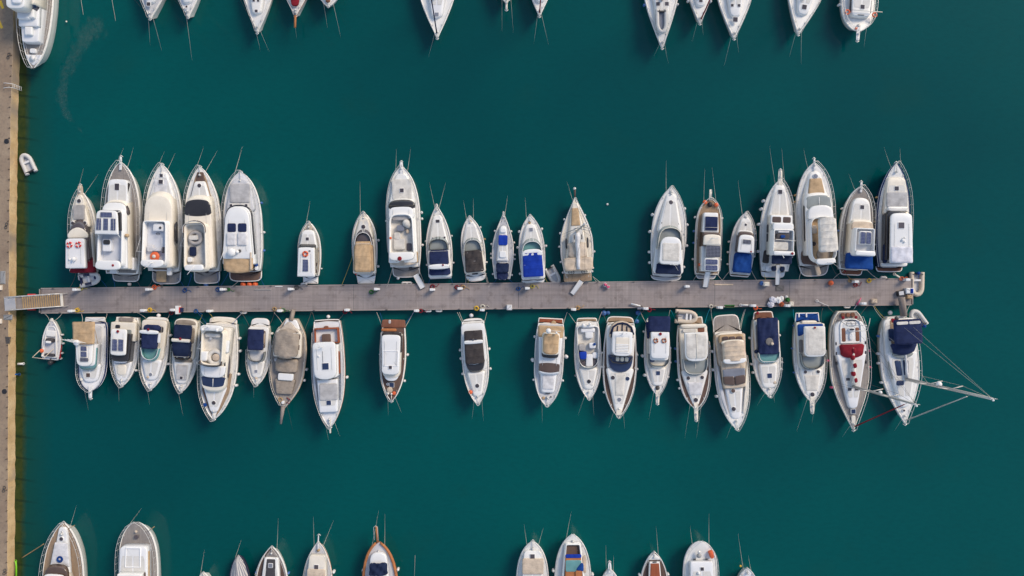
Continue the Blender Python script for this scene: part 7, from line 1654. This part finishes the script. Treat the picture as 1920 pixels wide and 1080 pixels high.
L_ = [(134, 583, 'pedestal with yellow hose left of the tan bimini boat'), (269, 582, 'pedestal with yellow hose right of the narrow blue panel boat'), (325, 581, 'pedestal beside white box with red stripe'), (393, 583, 'pedestal above the big dark windscreen yacht'), (525, 582.5, 'pedestal above the wooden boat stern'), (651, 581, 'pedestal with red hose above the mahogany trim yacht'), (781, 582.5, 'pedestal above the solitary dark decked yacht'), (904, 581, 'pedestal with yellow hose above the round hatch boat'), (1075, 580, 'pedestal above the tan covered yacht'), (1210, 578.5, 'pedestal behind the blue reel trolley'), (1349, 576.5, 'pedestal left of the green mat'), (1411, 573, 'pedestal right of the green mat'), (1475, 573, 'pedestal beside the heap of bags'), (1617, 569, 'pedestal beside the purple parasol')]
for x, y, l in L_: pedestal(x, y, 'white ' + l, 180)
def coil(x, y, mat, lab, r=.24, n=3, z=PZ + .05, off=.05):
    t = MB(); rr_ = random.Random(int(x * 3))
    for k in range(n): t.torus((rr_.uniform(-off, off), rr_.uniform(-off, off), .04 + .05 * k), r * (1 - .12 * k) * rr_.uniform(.9, 1.1), .035, 16, 5, sy=rr_.uniform(.75, 1.1))
    p = at(x, y, z); t.tube([(r, 0, .05), (r + .3, rr_.uniform(-.3, .3), .03), (r + .5, rr_.uniform(-.4, .4), .03)], .03, 5)
    o = t.build('hose_coil', mat, None, p); tag(o, lab, 'hose', 'coiled hoses and ropes on the pier')
for x, y, m, lab in ((152, 541, 'ropey', 'tan rope coil by the blue and white dinghy'), (289, 539, 'orange', 'orange brown hose coil under the orange float yacht'), (347, 544, 'ropeb', 'blue rope heap under the grey sofa yacht'), (409, 543, 'ropeb', 'dark blue rope coil left of a pedestal'), (428, 543, 'green', 'green hose coil right of a pedestal'), (556, 539, 'roped', 'dark hose coil left of the life ring roof boat'), (697, 547, 'green', 'green hose coil lying under the tan canopy cruiser'), (811, 537, 'redc', 'red hose coil behind a pedestal'), (857, 538, 'redc', 'red hose coil by the charcoal canopy boat'), (869, 538, 'ropeo', 'tan hose coil by the charcoal canopy boat'), (998, 537, 'ropey', 'yellow hose coil under the bright blue canopy boat'), (972, 541, 'ropeb', 'blue rope end between small blue boats'), (145, 582, 'yellow', 'yellow hose coil above the smallest boats'), (281, 581, 'yellow', 'yellow hose coil above the split navy canopy boat'), (322, 587, 'redc', 'red hose hanging over the lower pier edge'), (368, 584, 'ropeb', 'blue rope coil at the lower pier edge'), (515, 579, 'ropeo', 'pale hose loop above the wooden boat'), (532, 582, 'green', 'green hose coil above the wooden boat'), (648, 584, 'redc', 'red hose coil at the mahogany trim yacht'), (789, 583, 'redc', 'reddish hose coil above the solitary yacht'), (894, 578, 'yellow', 'yellow hose coil above the round hatch boat'), (905, 575, 'rope', 'white hose loop above the round hatch boat'), (1083, 577, 'ropeo', 'brown hose loop above the tan covered yacht'), (1217, 581, 'redc', 'red hose coil by the blue reel'), (1333, 574, 'rope', 'pale rope ring near the green mat'), (1594, 526, 'ropeo', 'brown hose heap left of a pedestal'), (1603, 534, 'redc', 'red brown hose end below a pedestal'), (1629, 526, 'yellow', 'small yellow rope heap near the pier end'), (1690, 522, 'orange', 'orange hose heap near the cream dinghy'), (1416, 577, 'orange', 'orange hose at the edge near the green mat')):
    coil(x, y, m, lab)
def buoy(x, y, mat, lab, r=.33, z=.15, cat='buoy'):
    t = MB(); t.lathe([(r * math.sin(math.pi * k / 9), -r * math.cos(math.pi * k / 9)) for k in range(10)], (0, 0, 0), 14); t.torus((0, 0, r * 1.02), .07, .03, 8, 4)
    c = at(x, y, z + r * .5); o = t.build('buoy', mat, None, (c.x, c.y, z)); tag(o, lab, cat)
buoy(455, 533.5, 'orange', 'left one of three orange buoys behind the tan aft awning'); buoy(467, 533.5, 'orange', 'middle one of three orange buoys behind the tan aft awning'); buoy(477.5, 533.5, 'orange', 'right one of three orange buoys behind the tan aft awning')
buoy(385.5, 534, 'fendb', 'dark blue buoy behind the grey sofa yacht', .28); buoy(1132.5, 587, 'fendb', 'left blue buoy of a pair above the glazed hood yacht'); buoy(1140, 586.5, 'fendb', 'right blue buoy of a pair above the glazed hood yacht', .26)
buoy(1197, 586.5, 'fendb', 'blue buoy at the pier edge left of the navy aft canopy', .32); buoy(1194, 602.5, 'fendb', 'blue buoy hanging in the water by the glazed hood yacht', .28); buoy(242, 533, 'fend', 'white ball buoy behind the five panel yacht', .22); buoy(302, 531.5, 'fend', 'cream ball buoy behind the orange float yacht', .24)
buoy(1429, 531, 'fendb', 'pale blue buoy beside the cream locker', .26, PZ + .1); buoy(1559, 530.5, 'orange', 'orange ball fender on the pier below the ivory bimini yacht', .30, PZ + .3)
buoy(1139, 383, 'fend', 'tiny pale float alone on open water right of the cream yacht', .14, 0.0)
def plank(x0, y0, x1, y1, z0, z1, lab, mat='clean', w=.30, name='gangplank', cat='gangplank'):
    a, c = W(x0, y0, z0), W(x1, y1, z1); r = empty(name, a); tag(r, lab, cat); d = c - a; n = Vector((-d.y, d.x, 0)).normalized() * w; t = MB()
    q = t.ring([tuple(n), tuple(-n), tuple(-n + Vector((0, 0, .08))), tuple(n + Vector((0, 0, .08)))]); q2 = t.ring([tuple(d + n), tuple(d - n), tuple(d - n + Vector((0, 0, .08))), tuple(d + n + Vector((0, 0, .08)))]); t.bridge(q, q2, 0, True, False); t.cap(q); t.cap(q2, 0, True); t.build('board', mat, r)
    for s_ in (-1, 1):
        t = MB(); t.tube([tuple(n * s_ + Vector((0, 0, .1))), tuple(d + n * s_ + Vector((0, 0, .1)))], .035, 5); t.build('side_rail', 'steel', r)
    for k in (0, 1):
        t = MB(); e = d * k; t.tube([tuple(e + n * .9 + Vector((0, 0, -.02))), tuple(e - n * .9 + Vector((0, 0, -.02)))], .08, 7); t.build('roller', 'dark', r)
plank(779, 515, 793, 540, 1.0, PZ + .12, 'white gangplank from the cream lounge yacht to the pier')
plank(1090, 527, 1072.5, 551, 1.25, PZ + .12, 'white gangplank slanting from the cream sailing yacht', w=.26)
plank(1327, 510, 1322, 538.5, 1.6, PZ + .12, 'white gangplank behind the brown decked trawler', w=.30)
plank(1459, 497, 1457, 534, 1.5, PZ + .12, 'white gangplank of the long pulpit flybridge boat', w=.24)
def pbox(name, x0, x1, y0, y1, h, mat, lab, cat, group=None): return qbox(name, x0, x1, y0, y1, h, mat, lab, cat, PZ + .005, group)
pbox('mat', 1454, 1470, 535, 546, .03, 'grc', 'grey doormat at the foot of the white gangplank', 'mat')
pbox('mat', 1358, 1378, 571.5, 577, .03, 'green', 'bright green mat at the lower pier edge', 'mat')
pbox('storage_box', 950, 960, 571.5, 581.5, .6, 'clean', 'white storage box alone near the middle of the pier', 'box')
pbox('storage_box', 1432, 1443, 528.5, 536.5, .6, 'cream', 'cream storage locker on the upper pier edge', 'box')
pbox('storage_box', 1481.5, 1488, 565.5, 574.5, .5, 'cream', 'small cream box right of the heap of bags', 'box')
pbox('crate', 1635, 1645, 560.5, 569, .35, 'tanp', 'pale slatted crate near the navy bimini yacht', 'crate')
pbox('crate', 1701, 1711, 553, 561, .45, 'tan', 'brown wooden crate at the pier corner', 'crate')
pbox('plank', 1339, 1375, 532.5, 535.5, .05, 'tanp', 'long pale board along the upper pier edge', 'board')
pbox('plank', 476, 508, 542, 544.5, .05, 'hullgrey', 'long grey board on the pier beside the tan awning yacht', 'board')
pbox('plank', 515, 530, 536, 538, .06, 'whitep', 'short white board on the upper pier edge', 'board')
pbox('dock_box', 1699, 1714, 540, 551, .55, 'clean', 'white and blue box beside the cream dinghy', 'box')
pbox('box_lid', 1707, 1713, 541, 550, .6, 'royal', 'blue lid on the white box at the pier end', 'lid')
r_ = empty('open_crate', at(1686, 550, PZ)); tag(r_, 'open black crate with grey lid near the pier end', 'crate')
t = MB(); t.box(-.34, .34, -.30, .30, 0, .45); o = t.build('crate_wall', 'black', r_); o.rotation_euler = (0, 0, .15)
t = MB(); t.box(-.24, .30, -.20, .24, .46, .5); o = t.build('lid', 'lgrey', r_); o.rotation_euler = (0, 0, .15)
# white box with red stripe + flag
r_ = empty('locker', at(335, 581, PZ + .4)); r_.location.z = PZ; tag(r_, 'white locker with a red stripe and navy side on the lower pier edge', 'locker')
t = MB(); t.box(-.26, .10, -.48, .48, 0, .7); t.build('body', 'clean', r_); t = MB(); t.box(.11, .2, -.30, .30, 0, .6); t.build('red_stripe', 'red', r_); t = MB(); t.box(.21, .42, -.24, .24, 0, .55); t.build('navy_side', 'navy', r_)
# heap of bags, bucket, plant
r_ = empty('bag_heap', at(1452, 565, PZ)); tag(r_, 'crumpled heap of white plastic bags with a navy cloth', 'bags')
rr_ = random.Random(3)
def blob(r0, c, mat, name, parent, seed=1, sz=.6):
    t = MB(); rr = random.Random(seed); n, k_ = 9, 14; prev = None
    for i in range(n + 1):
        a = math.pi * i / n; q = t.ring([(c[0] + r0 * math.sin(a) * math.cos(2 * math.pi * k / k_) * rr.uniform(.72, 1.2), c[1] + r0 * math.sin(a) * math.sin(2 * math.pi * k / k_) * rr.uniform(.72, 1.2), c[2] + r0 * sz * (1 - math.cos(a)) * rr.uniform(.85, 1.1)) for k in range(k_)])
        if prev: t.bridge(prev, q, 0, True, False)
        prev = q
    return t.build(name, mat, parent)
for i, (x, y, r0, m) in enumerate(((-.25, .2, .42, 'whitec'), (.35, .15, .40, 'clean'), (-.5, -.35, .38, 'whitec'), (.75, .3, .32, 'clean'), (.0, -.05, .26, 'navyd'))): blob(r0, (x, y, .02), m, 'bag', r_, i + 2)
def pot(x, y, m1, m2, lab, name='flower_pot', cat='flower pot', r0=.28):
    r = empty(name, at(x, y, PZ)); tag(r, lab, cat); t = MB(); t.lathe([(r0 * .7, 0), (r0, .35), (r0 * .85, .37), (r0 * .8, .3), (0, .3)], (0, 0, 0), 12); t.build('pot', m1, r)
    for k in range(9):
        rr = random.Random(k + int(x)); a = k * 2.4; t = MB(); t.lathe([(0, 0), (.10, .05), (.08, .14), (0, .17)], (r0 * .7 * math.cos(a) * rr.random(), r0 * .7 * math.sin(a) * rr.random(), .3 + .05 * k % .12), 6); t.build('leaf_clump', m2, r)
pot(1475, 562, 'green', 'green', 'dark green potted plant beside the heap of bags'); pot(1463.5, 570.5, 'orange', 'mahog', 'orange pot by the lower pier edge beside the bags')
pot(1134, 534, 'clean', 'fendp', 'pot of pink flowers on the upper pier edge', r0=.24); pot(1139.5, 538, 'whitep', 'fendp', 'white pot of pink and green flowers next to the first flower pot', r0=.22)
buoy(1475, 557, 'fend', 'white ball behind the green potted plant', .2, PZ + .1)
# folded trolley with white board
r_ = empty('hand_trolley', at(1196, 575, PZ)); tag(r_, 'folded trolley with a long white arm and dark wheels', 'trolley')
t = MB(); t.tube([(-.85, .35, .25), (.25, .08, .3)], .09, 6); t.build('arm', 'clean', r_); t = MB(); t.torus((.3, -.1, .2), .2, .05, 14, 5); t.build('wheel', 'dark', r_); t = MB(); t.torus((.42, -.42, .2), .2, .05, 14, 5); t.build('wheel', 'dark', r_); t = MB(); t.box(-.1, .5, -.3, -.05, .05, .3); t.build('basket', 'hatchg', r_)
# parasol
r_ = empty('folded_parasol', at(1608, 566, PZ)); tag(r_, 'folded purple and white parasol lying on the lower pier edge', 'parasol')
t = MB(); t.tube([(-.45, -.85, .08), (.3, .5, .3)], .03, 5); t.build('pole', 'whitep', r_); t = MB(); t.tube([(-.15, -.35, .12), (.05, .0, .2), (.3, .5, .28)], .13, 7, r1=.05); t.build('cloth', 'fendp', r_)
# boat hooks and long poles
def pole(pts, lab, mat='whitep', r=.03, name='boat_hook'):
    P = [at(x, y, z) for x, y, z in pts]; t = MB(); t.tube([p - P[0] for p in P], r, 5); e = P[0]; t.torus((0, 0, 0), .14, .03, 10, 4); o = t.build(name, mat, None, e); tag(o, lab, 'pole')
pole([(1532, 564, .8), (1540, 568, .8), (1554, 574, .82)], 'white boat hook with a looped end on the lower pier edge')
pole([(1389 - 0, 572, .9), (1403, 572, .92)], 'thick white pole beside the pedestal right of the green mat', r=.09)
pole([(1677, 514, .9), (1687, 520, .95)], 'thick pale pole leaning off the upper pier end', 'cream', .10)
pole([(44, 682, .3), (33, 682.5, .4)], 'white cylindrical fender sticking out from the quay wall', 'fend', .13, 'quay_fender')
pole([(36, 702, .3), (29, 702, 1.3)], 'blue rope bundle hanging over the quay edge', 'ropeb', .09, 'rope_bundle')
pole([(29.5, 1052, .5), (30.5, 1062, .5), (30.5, 1090, .5)], 'bright green floating tube against the quay, bottom left', M.setdefault('lime', plain('lime_tube', (.22, .62, .02), .5)), .10, 'floating_tube')
# weedy rope from bottom-left yacht to the quay
for (x0, y0, z0, x1, y1, z1, m, lab) in ((82, 1020, 1.2, 41, 1046, .03, 'ropeo', 'weedy brown rope running from bottom left yacht towards the quay'),):
    a, c = W(x0, y0, z0), W(x1, y1, z1); t = MB(); t.tube([(c - a) * k / 8 + Vector((0, 0, -.3 * math.sin(math.pi * k / 8))) for k in range(9)], .05, 5); o = t.build('mooring_line', m, None, a); tag(o, lab, 'mooring rope')
for (pts, lab) in (([(152, 0), (158, 50)], 'thin mooring rope in open water near the pale slick'), ([(210, 0), (221, 70)], 'mooring rope crossing the water left of the blue rope sailboat'), ([(777, 1080), (779, 1010)], 'thin lone rope rising from the bottom edge left of centre')):
    a, c = W(*pts[0], .3), W(*pts[1], -.1); t = MB(); t.tube([(0, 0, 0), tuple((c - a) * .5 + Vector((0, 0, -.1))), tuple(c - a)], .014, 5); o = t.build('mooring_line', 'rope', None, a); tag(o, lab, 'mooring rope')
# small cleats along the pier
k = 0
for fn, d in ((PT, 1.3), (PB, -1.3)):
    for i in range(24):
        x = 100 + i * 68 + (13 if d < 0 else 0)
        if x > 1700: continue
        t = MB() if k == 0 else None
        if k == 0:
            t.tube([(-.13, 0, .08), (.13, 0, .08)], .03, 5); t.tube([(-.05, 0, 0), (-.05, 0, .08)], .025, 4); t.tube([(.05, 0, 0), (.05, 0, .08)], .025, 4); cl0 = t.build('pier_cleat', 'dark'); o = cl0
        else: o = cl0.copy(); COL.objects.link(o)
        o.location = at(x, fn(x) + d, PZ + .05); k += 1
        side = 'upper' if d > 0 else 'lower'
        tag(o, f'small dark cleat bolted along the {side} edge of the floating pier', 'cleat', f'cleats along the {side} pier edge')

# ================================================================== fenders and mooring lines
cnt = {}
FMESH = {}
def fender_thing(side_word, boat, n, tot, loc, mat, k, rz):
    key = (mat, k)
    if key not in FMESH:
        t = MB(); r = .145 * k; h = .62 * k
        t.lathe([(0, 0), (r * .7, .03), (r, .12 * k), (r, h - .12 * k), (r * .7, h - .02), (.04, h), (.035, h + .06), (0, h + .06)], (0, 0, 0), 12); o = t.build('fender', mat)
        q = MB(); q.tube([(0, 0, h + .05), (0, 0, h + .4)], .014, 4); q.build('lanyard', 'rope', o); FMESH[key] = o; c = o
    else: c = copy_tree(FMESH[key])
    c.location = loc; c.rotation_euler = (R(4), 0, rz)
    cn = {'fend': 'white', 'fendb': 'blue', 'fendp': 'pink', 'fendg': 'dark grey', 'ropeo': 'tan', 'orange': 'orange'}[mat]
    pos = 'only' if tot == 1 else ORD[n]
    tag(c, f'{pos} {cn} fender{"" if tot == 1 else " from stern"} {side_word} of the {boat.short}', 'fender', f'fenders of the {boat.short}')
by = {}
for f in FENDERS: by.setdefault((f[0], f[1]), []).append(f)
for (bt, side), fl in by.items():
    fl.sort(key=lambda q: q[2])
    for n, (b_, s_, y, loc, mat, k) in enumerate(fl):
        fender_thing('left' if side < 0 else 'right', bt, n, len(fl), loc, mat, k, n * 1.3)
cm = {'rope': 'pale', 'ropeb': 'blue', 'ropet': 'turquoise', 'ropey': 'yellowish', 'roped': 'dark', 'ropeo': 'tan'}
by = {}
for l in LINES: by.setdefault(l[0], []).append(l)
for bt, ll in by.items():
    for end in ('bow', None):
        g = sorted([l for l in ll if l[6] == end], key=lambda l: l[2].x)
        for n, (b_, p, q, mat, sag, r, what) in enumerate(g):
            pts = []
            for k in range(9):
                t = k / 8; v = p.lerp(q, t); v.z -= sag * 4 * t * (1 - t) * (1 if what is None else .4); pts.append(v - p)
            t = MB(); t.tube(pts, r, 5, r1=(r * .06 if end else None)); o = t.build('mooring_line', mat, None, p)
            pos = 'only' if len(g) == 1 else (('left', 'right')[n] if len(g) == 2 else ORD[n])
            suffix = '' if len(g) < 3 else ' from the left'
            tag(o, f'{pos} {cm[mat]} {"bow" if end else "stern"} rope{suffix} of the {bt.short}', 'mooring rope', f'mooring ropes of the {bt.short}')
